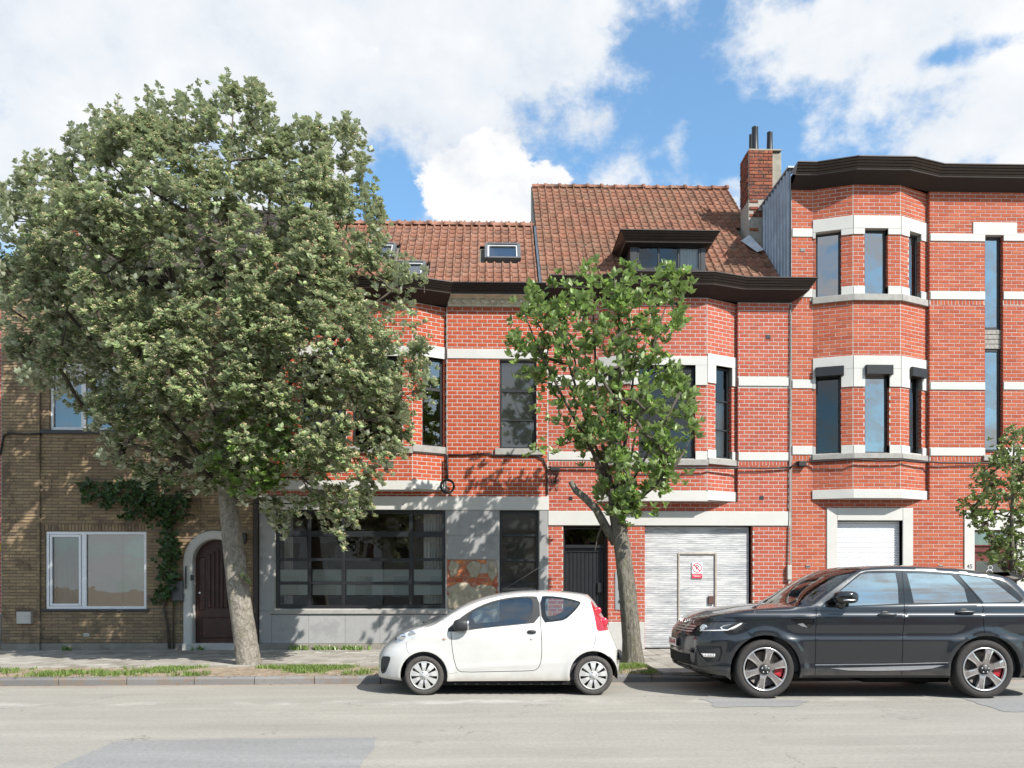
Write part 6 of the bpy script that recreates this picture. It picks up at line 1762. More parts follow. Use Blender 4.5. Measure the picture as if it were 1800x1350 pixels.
    fog = smooth_poly(L([(1224, 1135), (1262, 1134.2), (1263.5, 1145), (1259, 1160), (1240, 1162), (1229, 1150)], .2), 0)
    fl = L([(1231, 1147.5), (1252.5, 1147), (1252, 1153.5), (1235, 1154)], .2)
    vent = smooth_poly(L([(1388.5, 1088.5), (1432, 1088), (1431.5, 1094.5), (1423, 1104), (1408, 1101.8), (1400, 1096)], .01), 0)
    vlouv = L([(1402, 1097), (1412, 1095.5), (1420, 1103), (1410, 1101)], .01)
    st1 = ribbon(smooth_line(L([(1434, 1169), (1587, 1167.3), (1667, 1164.8)]), 1), .012)
    st2 = L([(1460, 1174.5), (1500, 1173.6), (1587, 1171.2), (1661, 1169.5), (1640, 1175), (1600, 1178.2), (1540, 1179.5), (1490, 1178.6)])
    sill = L([(1411, 1191.4), (1411, 1187.6), (1672, 1187.6), (1673.5, 1191.4)])
    bsm = ribbon(smooth_line(L([(1302, 1099, .05), (1318, 1114), (1322, 1120)]), 1), .006)
    spl = ribbon(smooth_line(L([(1223, 1171, .3), (1250, 1169.5, .1), (1292, 1169)]), 1), .006)
    regs = [('front_door', fd_poly, C.body_mat, 0.0, False), ('rear_door', rd_poly, C.body_mat, 0.0, False),
            ('pillar_trim', green, TG, .002, False), ('windscreen', ws, MATS['suv_windscreen'], .004, True),
            ('window', wf, GL, .006, False), ('window', wr, GL, .006, False), ('quarter_window', wq, GL, .005, False),
            ('seam', s1, SB, .006, False), ('seam', s2, SB, .006, False), ('seam', s3, SB, .006, False), ('seam', hood, SB, .005, False), ('seam', bsm, SB, .004, False), ('seam', spl, SB, .004, False),
            ('headlight', hl, MATS['lamp_dark'], .004, False), ('bumper_intake', fog, MATS['trim_black'], .015, False), ('fog_lamp', fl, MATS['lamp_chrome'], .006, False),
            ('side_vent', vent, TG, .01, False), ('vent_louvre', vlouv, MATS['chrome_trim'], .004, False), ('sill_strip', st1, MATS['chrome_trim'], -.004, False), ('sill_blade', st2, MATS['chrome_trim'], -.006, False), ('sill_edge', sill, MATS['trim_black'], .01, False)]
    C.skin(outline, regs, .04)
    for far in (False, True):
        for cc in (fc, rc): C.wheel(cc[0], .394, .292, .24, 6, 'alloy', far); C.well(cc[0], cc[1], ar + .012, far)
    def on(px, py, dy=.02, out=0.0):
        x, z = cv(px, py, dy); return (x, C.y(x, z) - out, z)
    # lamps inside the headlight
    p = on(1238, 1104, .18, .002); mb = MB(); mb.lathe([(.052, 0), (.050, .014), (.036, .016), (.030, .004), (.02, .010), (.001, .014)], (p[0], p[1] + .004, p[2]), (-.35, -.92, 0), (.92, -.35, 0), 28); C.part(mb, 'headlight_projector', MATS['lamp_chrome'])
    p2 = smooth_poly(L([(1262, 1100), (1290, 1095), (1303, 1093.2), (1292, 1101), (1281, 1106.5), (1266, 1107.5)], .15), 1)
    mb = MB(); mb.add([(a, C.y(a, b) + .001, b) for a, b in p2], [list(range(len(p2)))]); C.part(mb, 'headlight_reflector', MATS['lamp_silver'], smooth=False)
    mb = MB(); mb.tube([on(1231, 1108.8, .2, .002), on(1252, 1108.2, .12, .003), on(1277, 1107.3, .08, .003), on(1300, 1097, .04, .003)], .008, 6); C.part(mb, 'daylight_strip', MATS['sign_white'])
    for k in range(5): C.blob('fog_lens', on(1234.5 + k * 4, 1150.5, .2, .004), (.012, .012, .016), MATS['lamp_silver'])
    # mirrors
    m1 = on(1489, 1050, -.10, .16)
    C.blob('wing_mirror', m1, (.155, .10, .082), TG, .62, .7); C.blob('mirror_strip', (m1[0] + .01, m1[1] - .005, m1[2] - .035), (.125, .099, .012), MATS['chrome_trim'], .5, .7)
    mb = MB(); mb.tube([(m1[0] - .03, m1[1] + .06, m1[2] - .07), (m1[0] - .01, m1[1] + .19, m1[2] - .13)], [.055, .07], 10); C.part(mb, 'mirror_arm', TG)
    C.blob('wing_mirror', (m1[0], 2 * C.hw - m1[1], m1[2]), (.155, .10, .082), TG, .62, .7)
    for (px, py) in ((1559, 1080.5), (1698, 1076)):
        q = on(px, py, .02, 0); C.blob('handle_recess', (q[0] - .02, q[1] + .004, q[2] + .005), (.06, .012, .045), MATS['trim_black']); C.blob('door_handle', (q[0], q[1] - .022, q[2]), (.13, .018, .017), MATS['paint_dark'], .6, .8)
    # grille, plate, lower intake, lettering on the bonnet edge
    zf = lambda py: CH - (py - HZ) * (C.Ds + .95) / F
    g0, g1 = zf(1108), zf(1095)
    C.front_patch('grille', -.66, .66, g0, g1, MATS['trim_gloss'], .004, 24, 4)
    for k in range(3): zz = g0 + (g1 - g0) * (k + .35) / 3; C.front_patch('grille_bar', -.62, .62, zz, zz + .018, MATS['badge_silver'] if k != 9 else TG, .012, 24, 1)
    C.front_patch('lower_intake', -.62, .62, zf(1160), zf(1143), MATS['well_black'], .006, 20, 4); C.front_patch('skid_plate', -.60, .60, z0 + .005, zf(1163), MATS['trim_gloss'], .008, 20, 2)
    C.front_patch('bumper_blade', -.70, .70, zf(1141), zf(1136), TG, .010, 20, 2)
    pz0, pz1 = zf(1133.5), zf(1120)
    pl = C.front_patch('number_plate', -.26, .26, pz0, pz1, MATS['plate_white'], .03, 2, 1, True)
    bx = C.front(0, (pz0 + pz1) / 2) - .033
    Mp = Matrix.Translation((bx, C.hw, (pz0 + pz1) / 2)) @ Matrix.Rotation(R(-90), 4, 'Z') @ Matrix.Rotation(R(90), 4, 'X')
    text_mesh('plate_text', '1-BKA-095', MATS['plate_red'], .098, Mp, pl, .0008, 1.0, False)
    zl = zf(1090.5)
    for k, ch in enumerate('RANGE ROVER'):
        if ch == ' ': continue
        yy = .46 - k * .092 - .0; xx = C.front(yy, zl) - .006; e = .02
        dx = (C.front(yy - e, zl) - C.front(yy + e, zl)); an = math.atan2(-dx, 2 * e)
        M = Matrix.Translation((xx, C.hw + yy, zl)) @ Matrix.Rotation(R(-90) - an, 4, 'Z') @ Matrix.Rotation(R(62), 4, 'X')
        text_mesh('bonnet_letter', ch, MATS['badge_silver'], .07, M, C.root, .002, 1.0, False)
    # spoiler, interior, underbody
    mb = MB(); a, b_ = cv(1752, 1006.5, .6), cv(1783, 1013.5, .6)
    mb.add([(a[0], .34, a[1] + .005), (a[0], 1.57, a[1] + .005), (b_[0], 1.50, b_[1]), (b_[0], .41, b_[1]), (a[0] + .05, .36, a[1] - .05), (a[0] + .05, 1.55, a[1] - .05), (b_[0] - .005, 1.49, b_[1] - .03), (b_[0] - .005, .42, b_[1] - .03)], [(0, 3, 2, 1), (4, 5, 6, 7), (0, 4, 7, 3), (1, 2, 6, 5), (3, 7, 6, 2)]); C.part(mb, 'spoiler', C.body_mat, smooth=False)
    mb = MB(); mb.box(1.35, 4.7, .14, 1.77, .32, .95, .05); mb.box(1.75, 2.1, .16, 1.75, .9, 1.16, .06); C.part(mb, 'interior', MATS['seat_grey'], smooth=False)
    for xx in (2.75, 3.75):
        for yy in (.28, 1.08):
            mb = MB(); mb.box(xx, xx + .18, yy, yy + .52, .9, 1.42, .07); mb.box(xx + .05, xx + .15, yy + .13, yy + .39, 1.44, 1.62, .04); C.part(mb, 'seat_back', MATS['seat_grey'], smooth=False)
    q = cv(1404, 1060, .5); mb = MB(); mb.box(q[0] - .1, q[0] + .1, .48, .62, q[1] - .015, q[1] + .005); simple('blue_card', (.02, .10, .35), .5, .05); C.part(mb, 'parking_card', MATS['blue_card'], smooth=False)
    mb = MB(); mb.box(.55, 4.8, .12, 1.79, .27, .34); mb.box(2.7, 3.9, .5, 1.4, .16, .28, .03); mb.box(.5, 1.0, .3, 1.6, .24, .34, .03); C.part(mb, 'underbody', MATS['well_black'], smooth=False)
    mb = MB(); mb.tube([(4.15, .9, .25), (4.35, .85, .20), (4.75, .8, .22)], .05, 8); C.part(mb, 'exhaust', MATS['brake_disc'])
    return C
dark_suv()
# ------------------------------------------------------------------ trees and plants
def leaf_mat(name, top, under, var=.35, transl=.25, rough=.45, spec=.4):
    m, t, p, o = base_mat(name)
    ge = t.node('ShaderNodeNewGeometry'); oi = t.node('ShaderNodeObjectInfo')
    rnd = t.math('FRACT', t.math('ADD', ge.outputs['Random Per Island'], oi.outputs['Random']))
    a = t.ramp(rnd, [(0, tuple(c * (1 - var) for c in top)), (.6, top), (.9, tuple(c * (1 + var) for c in top)), (1, (top[0] * 1.7, top[1] * 1.55, top[2] * 1.1))])
    b = t.ramp(rnd, [(0, tuple(c * (1 - var * .6) for c in under)), (1, tuple(c * (1 + var * .6) for c in under))])
    c = t.mix(ge.outputs['Backfacing'], a, b)
    t.l.new(c, p.inputs['Base Color']); p.inputs['Roughness'].default_value = rough; p.inputs['Specular IOR Level'].default_value = spec
    tr = t.node('ShaderNodeBsdfTranslucent'); t.l.new(t.mix(.5, c, (top[0] * 1.4, top[1] * 1.5, top[2] * .7)), tr.inputs[0])
    mx = t.node('ShaderNodeMixShader'); mx.inputs[0].default_value = transl
    t.l.new(p.outputs[0], mx.inputs[1]); t.l.new(tr.outputs[0], mx.inputs[2]); t.l.new(mx.outputs[0], o.inputs[0])
    MATS[name] = m; return m
def bark_mat(name, lo, hi, moss=None, vs=(9, 9, 2.2), lichen=.0):
    m, t, p, o = base_mat(name)
    g = t.node('ShaderNodeNewGeometry').outputs['Position']
    mp = t.node('ShaderNodeMapping'); t.l.new(g, mp.inputs[0]); mp.inputs['Scale'].default_value = vs
    n1 = t.noise(mp.outputs[0], 2.6, 8, .68, .6); n2 = t.noise(g, 3.0, 5, .6)
    c = t.ramp(n1, [(.3, lo), (.62, hi)]); c = t.mix(.4, c, t.ramp(n2, [(.3, .6), (.7, 1.0)]), 'MULTIPLY')
    if lichen: c = t.mix(t.math('MULTIPLY', t.smooth(t.noise(g, 26, 6, .7), .58, .66), lichen), c, (.42, .41, .38))
    if moss: c = t.mix(t.math('MULTIPLY', t.smooth(t.noise(g, 5, 6, .7), .52, .68), .5), c, moss)
    t.l.new(c, p.inputs['Base Color']); p.inputs['Roughness'].default_value = .95; p.inputs['Specular IOR Level'].default_value = .2
    bump(t, p, n1, 1.0, .05); MATS[name] = m
leaf_mat('leaf_whitebeam', (.205, .262, .118), (.44, .47, .36), .45, .28)
leaf_mat('leaf_green', (.165, .27, .058), (.27, .35, .15), .40, .34, .36)
leaf_mat('leaf_dark', (.035, .075, .018), (.08, .12, .05), .35, .25)
leaf_mat('leaf_pear', (.13, .19, .045), (.22, .27, .12), .35, .25, .4)
leaf_mat('grass_blade', (.17, .25, .06), (.17, .24, .065), .45, .3, .7)
leaf_mat('blossom_cream', (.50, .41, .27), (.44, .36, .24), .35, .2, .8, .2)
leaf_mat('dead_leaf', (.20, .115, .055), (.18, .10, .05), .5, .1, .8)
bark_mat('bark_smooth', (.12, .105, .085), (.34, .31, .265), (.17, .17, .09), (6, 6, 4), .55)
bark_mat('bark_rough', (.055, .047, .038), (.29, .265, .215), (.15, .16, .075), (16, 16, 3.2), .3)
simple('bark_twig', (.075, .060, .045), .9, .3, 14)

LEAF_T = np.array([[0, 0, 0], [.5, .33, .02], [0, .36, -.05], [-.5, .33, .02], [.40, .72, -.01], [0, .74, -.07], [-.40, .72, -.01], [0, 1, -.10]], float)
LEAF_F = np.array([[0, 1, 2], [0, 2, 3], [1, 4, 5], [1, 5, 2], [2, 5, 6], [2, 6, 3], [4, 7, 5], [5, 7, 6]])
def leaf_frames(base, d, n):
    d = d / (np.linalg.norm(d, axis=1)[:, None] + 1e-9); n = n - d * (n * d).sum(1)[:, None]; n = n / (np.linalg.norm(n, axis=1)[:, None] + 1e-9)
    return np.cross(d, n), d, n
def leaves_mesh(name, base, d, n, ln, wd, mat, parent, curl=1.0):
    sx, dy, nz = leaf_frames(base, d, n)
    T = LEAF_T.copy(); T[:, 2] *= curl
    V = base[:, None, :] + sx[:, None, :] * (T[None, :, 0] * wd[:, None])[:, :, None] + dy[:, None, :] * (T[None, :, 1] * ln[:, None])[:, :, None] + nz[:, None, :] * (T[None, :, 2] * ln[:, None])[:, :, None]
    k = len(base); Fc = (LEAF_F[None] + (np.arange(k) * 8)[:, None, None]).reshape(-1, 3)
    return np_mesh(name, V.reshape(-1, 3), Fc, mat, parent)
def rosettes(P, A, nl, L0, L1, spread=(.85, 1.45), wr=.62):
    """leaves arranged round the tips P with axes A"""
    k = len(P); A = A / (np.linalg.norm(A, axis=1)[:, None] + 1e-9)
    ref = np.where(np.abs(A[:, 2:3]) < .9, np.array([[0, 0, 1.0]]), np.array([[1.0, 0, 0]])); u = np.cross(A, ref); u /= np.linalg.norm(u, axis=1)[:, None]; v = np.cross(A, u)
    th = (np.arange(nl)[None, :] * 2.39996 + rng.uniform(0, 6.28, (k, 1))) + rng.normal(0, .2, (k, nl)); ph = rng.uniform(spread[0], spread[1], (k, nl)) * (1 - .35 * (np.arange(nl)[None, :] / nl))
    rad = u[:, None, :] * np.cos(th)[..., None] + v[:, None, :] * np.sin(th)[..., None]
    d = A[:, None, :] * np.cos(ph)[..., None] + rad * np.sin(ph)[..., None]; n = A[:, None, :] * np.sin(ph)[..., None] - rad * np.cos(ph)[..., None]
    n = n + rng.normal(0, .22, n.shape)
    L_ = rng.uniform(L0, L1, (k, nl)); base = P[:, None, :] - A[:, None, :] * (np.arange(nl)[None, :, None] * .007) + rad * .006
    return base.reshape(-1, 3), d.reshape(-1, 3), n.reshape(-1, 3), L_.ravel(), (L_ * wr * rng.uniform(.85, 1.15, (k, nl))).ravel()
def blossoms(P, A, r_, mat, parent, nf=11):
    k = len(P); q = rng.normal(0, 1, (k, nf, 3)); q /= np.linalg.norm(q, axis=2)[..., None]
    A = A / np.linalg.norm(A, axis=1)[:, None]; q = q - A[:, None, :] * (q * A[:, None, :]).sum(2)[..., None] * .6
    c = P[:, None, :] + q * r_ * rng.uniform(.25, 1, (k, nf, 1)) + A[:, None, :] * (.025 + rng.uniform(0, .012, (k, nf, 1)))
    n = A[:, None, :] + rng.normal(0, .5, (k, nf, 3)); n /= np.linalg.norm(n, axis=2)[..., None]; c, n = c.reshape(-1, 3), n.reshape(-1, 3)
    s_ = rng.uniform(.007, .013, len(c)); u = np.cross(n, np.array([.3, .5, .8])); u /= np.linalg.norm(u, axis=1)[:, None]; v = np.cross(n, u)
    V = np.stack([c + u * s_[:, None], c + v * s_[:, None], c - u * s_[:, None], c - v * s_[:, None]], 1).reshape(-1, 3)
    return np_mesh('blossom', V, np.arange(len(V)).reshape(-1, 4), mat, parent)
def grow(paths, targets, sag=.12, up=.0, rmin=.006, k=.0065, seg=5):
    """grow twigs from the given limbs to every target; returns polylines with radii"""
    nodes = []; par = []; plist = []
    for P in paths:
        idx = []
        start = None
        if nodes:
            D = [(Vector(n_) - Vector(P[0])).length for n_ in nodes]; start = int(np.argmin(D))
        for i, p in enumerate(P):
            nodes.append(Vector(p)); par.append(len(nodes) - 2 if i else (start if start is not None else -1)); idx.append(len(nodes) - 1)
        plist.append(([start] if start is not None else []) + idx)
    o = nodes[0]
    for T in sorted(targets, key=lambda q: (Vector(q) - o).length):
        T = Vector(T); A = np.array([n_[:] for n_ in nodes]); dv = np.array(T[:]) - A; ds = np.linalg.norm(dv, axis=1)
        pen = np.where(dv[:, 2] < -.1, 1.5, 1.0) * ds + .12 * np.linalg.norm(A - np.array(o[:]), axis=1) * 0
        i = int(np.argmin(pen)); a = nodes[i]; idx = [i]
        for j in range(1, seg + 1):
            t = j / seg; q = a.lerp(T, t); q.z += math.sin(math.pi * t) * (-sag if T.z < a.z + .2 else sag * .6 + up) * (T - a).length * .5
            q += Vector((random.uniform(-1, 1), random.uniform(-1, 1), random.uniform(-1, 1))) * .03 * (T - a).length * math.sin(math.pi * t)
            nodes.append(q); par.append(idx[-1]); idx.append(len(nodes) - 1)
        plist.append(idx)
    cnt = np.zeros(len(nodes))
    for pl_ in plist: cnt[pl_[-1]] += 1
    for i in range(len(nodes) - 1, -1, -1):
        if par[i] >= 0: cnt[par[i]] += cnt[i]
    return [([nodes[i] for i in pl_], [max(rmin, k * math.sqrt(max(cnt[i], 1))) for i in pl_]) for pl_ in plist], nodes
def sample_px(poly, n, D, depth, edge=120.0, shell_=.5):
    """points in the crown volume: outline given in photo pixels, depth of an egg around the trunk plane"""
    P = np.array(poly, float); lo, hi = P.min(0), P.max(0); out = []
    segs = list(zip(P, np.roll(P, -1, 0)))
    while len(out) < n:
        q = rng.uniform(lo, hi, (n * 2, 2)); q = q[inside(poly, q)]; ed = seg_dist(q, segs)
        # seg_dist is capped, so measure in pixels
        for (px, py), e in zip(q, ed):
            h = depth * math.sqrt(min(1.0, e / edge)); y = rng.uniform(-1, 1); y = math.copysign(abs(y) ** shell_, y) * h
            out.append((at_depth(px, py, D + y), e, y)); 
            if len(out) >= n: break
    return out
_sd = seg_dist
def seg_dist(pts, segs, cap=1e9):
    d = np.full(len(pts), cap)
    for a, b in segs:
        ab = b - a; t = np.clip(((pts - a) @ ab) / (ab @ ab + 1e-12), 0, 1); d = np.minimum(d, np.linalg.norm(pts - (a + t[:, None] * ab), axis=1))
    return d
def trunk_mesh(pts, rad, n=22, rough=.03, flare=.35):
    mb = MB(); P = []; Rr = []
    for i in range(len(pts) - 1):
        for j in range(6):
            t = j / 6; P.append(Vector(pts[i]).lerp(Vector(pts[i + 1]), t)); Rr.append(rad[i] * (1 - t) + rad[i + 1] * t)
    P.append(Vector(pts[-1])); Rr.append(rad[-1]); vs = []; fs = []
    z0 = P[0].z
    for i, (p, r_) in enumerate(zip(P, Rr)):
        fl = 1 + flare * math.exp(-(p.z - z0) / .16)
        for k in range(n):
            a = 2 * math.pi * k / n; w_ = 1 + rough * math.sin(3 * a + p.z * 1.2) + rough * .7 * math.sin(7 * a - p.z * 2.3) + random.uniform(-rough, rough) * .4 + (fl - 1) * (.7 + .5 * math.sin(5 * a))
            vs.append((p.x + math.cos(a) * r_ * w_, p.y + math.sin(a) * r_ * w_, p.z))
    for i in range(len(P) - 1):
        for k in range(n): fs.append((i * n + k, i * n + (k + 1) % n, (i + 1) * n + (k + 1) % n, (i + 1) * n + k))
    mb.add(vs, fs); return mb

# ---- the large tree on the left
def big_tree():
    D = 14.0; base = ground_hit(436, 1170, .11); D = base.x * st + base.y * ct
    root = empty('broadleaf_tree', base); tag(root, 'large dense grey green tree in blossom in front of the brown house', 'tree', 'street trees')
    tr = [at_depth(437, 1172, D), at_depth(430, 1120, D), at_depth(419, 1040, D), at_depth(410, 960, D), at_depth(404, 900, D), at_depth(398, 850, D), at_depth(392, 780, D), at_depth(390, 700, D + .05)]
    trunk_mesh(tr, [.205, .20, .188, .172, .162, .16, .14, .11], 24, .035, .12).build('trunk', MATS['bark_smooth'], root, True)
    poly = [(5, 560), (-8, 480), (0, 410), (12, 350), (30, 330), (55, 290), (105, 285), (135, 235), (170, 205), (205, 200), (240, 205), (290, 178), (340, 178), (385, 165), (440, 150), (468, 185), (480, 235), (512, 238), (545, 218), (600, 220), (632, 245), (640, 300), (650, 345), (664, 385), (668, 425), (690, 452), (722, 490), (735, 535), (738, 585), (748, 640), (752, 690), (712, 712), (716, 765), (690, 800), (664, 832), (640, 868), (652, 886), (628, 905), (606, 935), (588, 950), (560, 905), (525, 885), (505, 925), (484, 935), (468, 885), (400, 866), (330, 850), (270, 838), (222, 824), (190, 800), (182, 768), (150, 728), (105, 684), (60, 672), (35, 640), (12, 600)]
    fork = tr[5]
    limbs = [tr[4:], ]
    for (pts, dy) in (([(392, 780), (350, 640), (310, 500), (270, 360), (250, 260)], -.7), ([(392, 780), (395, 600), (400, 430), (405, 280), (410, 190)], .1), ([(392, 780), (440, 640), (490, 500), (540, 380), (575, 280)], -.4),
                      ([(398, 850), (470, 720), (560, 620), (650, 540), (690, 510)], -.9), ([(398, 850), (300, 740), (200, 640), (110, 540), (40, 470)], -.8), ([(398, 850), (320, 700), (210, 520), (140, 400), (110, 320)], .9),
                      ([(398, 850), (480, 790), (560, 760), (640, 740), (690, 730)], -1.2), ([(404, 880), (470, 840), (530, 840), (580, 880)], -1.2), ([(398, 850), (300, 800), (220, 780)], -1.1), ([(392, 780), (430, 600), (470, 400), (480, 300)], 1.1), ([(392, 780), (500, 640), (600, 450), (620, 340)], .8)):
        limbs.append([at_depth(x, y, D + dy * i / (len(pts) - 1)) for i, (x, y) in enumerate(pts)])
    S_ = sample_px(poly, 430, D, 2.1, 170, .55)
    clumps = [(Vector(p), min(.42, .14 + e * .0028) * random.uniform(.6, 1.15)) for p, e, y in S_]
    paths, nodes = grow(limbs, [c for c, r_ in clumps], .06, .0, .005, .0062)
    mb = MB()
    for P, Rr in paths: mb.tube(P, Rr, 6)
    tag(mb.build('branches', MATS['bark_twig'], root, True), kind='stuff')
    axis = Vector((fork.x, fork.y, 0)); PP, AA = [], []
    for c, r_ in clumps:
        n = int(9 + 52 * r_ * r_ / .16); out = Vector((c.x - axis.x, c.y - axis.y, (c.z - 5.2) * .8)); out = out.normalized() if out.length > .1 else Vector((0, 0, 1))
        long_ = (out * .8 + Vector((0, 0, .7)) + Vector(rng.normal(0, .5, 3))).normalized()
        for _ in range(n):
            v = Vector(rng.normal(0, 1, 3)).normalized()
            v = (v + Vector((0, 0, .45)) + out * .55 + Vector((0, -.15, 0))).normalized()
            p = c + (v * .80 + long_ * v.dot(long_) * .85) * r_ * (random.uniform(.2, 1.1) ** .6)
            PP.append(p[:]); AA.append((v * .6 + Vector((0, 0, .75)) + SUNV * .25)[:])
    for p, e, y in sample_px(poly, 3300, D, 2.05, 150, .6):
        PP.append(p[:]); AA.append((random.gauss(0, .6) + (p.x - axis.x) * .12, random.gauss(0, .5) + y * .25, 1))
    # loose sprays that feather the outline
    pa = np.array(poly, float); cen = pa.mean(0)
    for _ in range(210):
        i = random.randrange(len(pa)); t = random.random(); q = pa[i] * (1 - t) + pa[(i + 1) % len(pa)] * t
        o_ = (q - cen) / np.linalg.norm(q - cen); dd = D + random.uniform(-1.0, .5); up_ = -.5 if q[1] < 600 else .15
        for k in range(6):
            r_ = -14 + k * 5.5 * random.uniform(.6, 1.2); p = at_depth(q[0] + o_[0] * r_ + random.gauss(0, 3), q[1] + (o_[1] + up_) * r_ + random.gauss(0, 3), dd); PP.append(p[:]); AA.append((o_[0] * .6 + random.gauss(0, .3), random.gauss(-.1, .3), .9))
    # tall shoots above the outline
    for (x, y, y1) in ((398, 122, 175), (441, 142, 180), (259, 155, 215), (207, 170, 230), (602, 222, 260), (560, 218, 250), (150, 235, 270), (165, 222, 260), (60, 275, 320), (2, 322, 360), (108, 280, 320), (632, 300, 330), (700, 470, 500), (745, 470, 500), (470, 185, 215), (325, 172, 200), (355, 170, 200), (530, 215, 245), (505, 238, 260), (640, 330, 350)):
        dd = D + random.uniform(-.8, .4)
        for k in range(7):
            t = k / 6; p = at_depth(x + random.uniform(-4, 4), y + (y1 - y) * t, dd); PP.append(p[:]); AA.append((random.uniform(-.4, .4), random.uniform(-.4, .4), 1))
        mb = MB(); mb.tube([at_depth(x, y, dd), at_depth(x + 1, y1 + 15, dd)], [.005, .009], 5); mb.build('shoot', MATS['bark_twig'], root)
    # the sprig on the trunk and the drooping tips on the right
    for (x, y, dd) in ((432, 1016, -.2), (436, 1021, -.2), (428, 1012, -.22)): PP.append(at_depth(x, y, D + dd)[:]); AA.append((.5, -.4, .7))
    PP, AA = np.array(PP), np.array(AA)
    b, d_, n_, l_, w_ = rosettes(PP, AA, 8, .046, .102)
    tag(leaves_mesh('crown', b, d_, n_, l_, w_, MATS['leaf_whitebeam'], root), kind='stuff')
    sel = rng.random(len(PP)) < .72
    tag(blossoms(PP[sel], AA[sel], .046, MATS['blossom_cream'], root), kind='stuff')
    # greener young growth round the fork
    S2 = sample_px([(395, 720), (500, 690), (570, 760), (520, 830), (440, 880), (380, 860), (350, 780)], 260, D - .9, .6, 60)
    P2 = np.array([p[:] for p, e, y in S2]); A2 = np.tile(np.array([[0, -.35, 1.0]]), (len(P2), 1)) + rng.normal(0, .3, (len(P2), 3))
    b, d_, n_, l_, w_ = rosettes(P2, A2, 8, .07, .11)
    tag(leaves_mesh('young_leaves', b, d_, n_, l_, w_, MATS['leaf_green'], root), kind='stuff')
big_tree()

LEAFME = {}
def single_leaves(root, b, d_, n_, l_, w_, mat, n=300):
    """the nearest leaves as objects of their own, the rest as one crown"""
    order = np.argsort(np.linalg.norm(b - np.array([1.8, 0, 4.5]), axis=1) - l_ * 4)
    big, rest = order[:n], order[n:]
    cr = leaves_mesh('crown', b[rest], d_[rest], n_[rest], l_[rest], w_[rest], mat, root); tag(cr, kind='stuff')
    me = bpy.data.meshes.new('leaf'); me.from_pydata([tuple(v) for v in LEAF_T], [], [tuple(int(i) for i in f) for f in LEAF_F]); me.materials.append(mat); me.update()
    sx, dy, nz = leaf_frames(b[big], d_[big], n_[big])
    for i, j in enumerate(big):
        o = bpy.data.objects.new('leaf', me); COL.objects.link(o); o.parent = cr
        M = Matrix(((sx[i][0] * w_[j], dy[i][0] * l_[j], nz[i][0] * l_[j], b[j][0]), (sx[i][1] * w_[j], dy[i][1] * l_[j], nz[i][1] * l_[j], b[j][1]), (sx[i][2] * w_[j], dy[i][2] * l_[j], nz[i][2] * l_[j], b[j][2]), (0, 0, 0, 1)))
        o.matrix_basis = M
    return cr

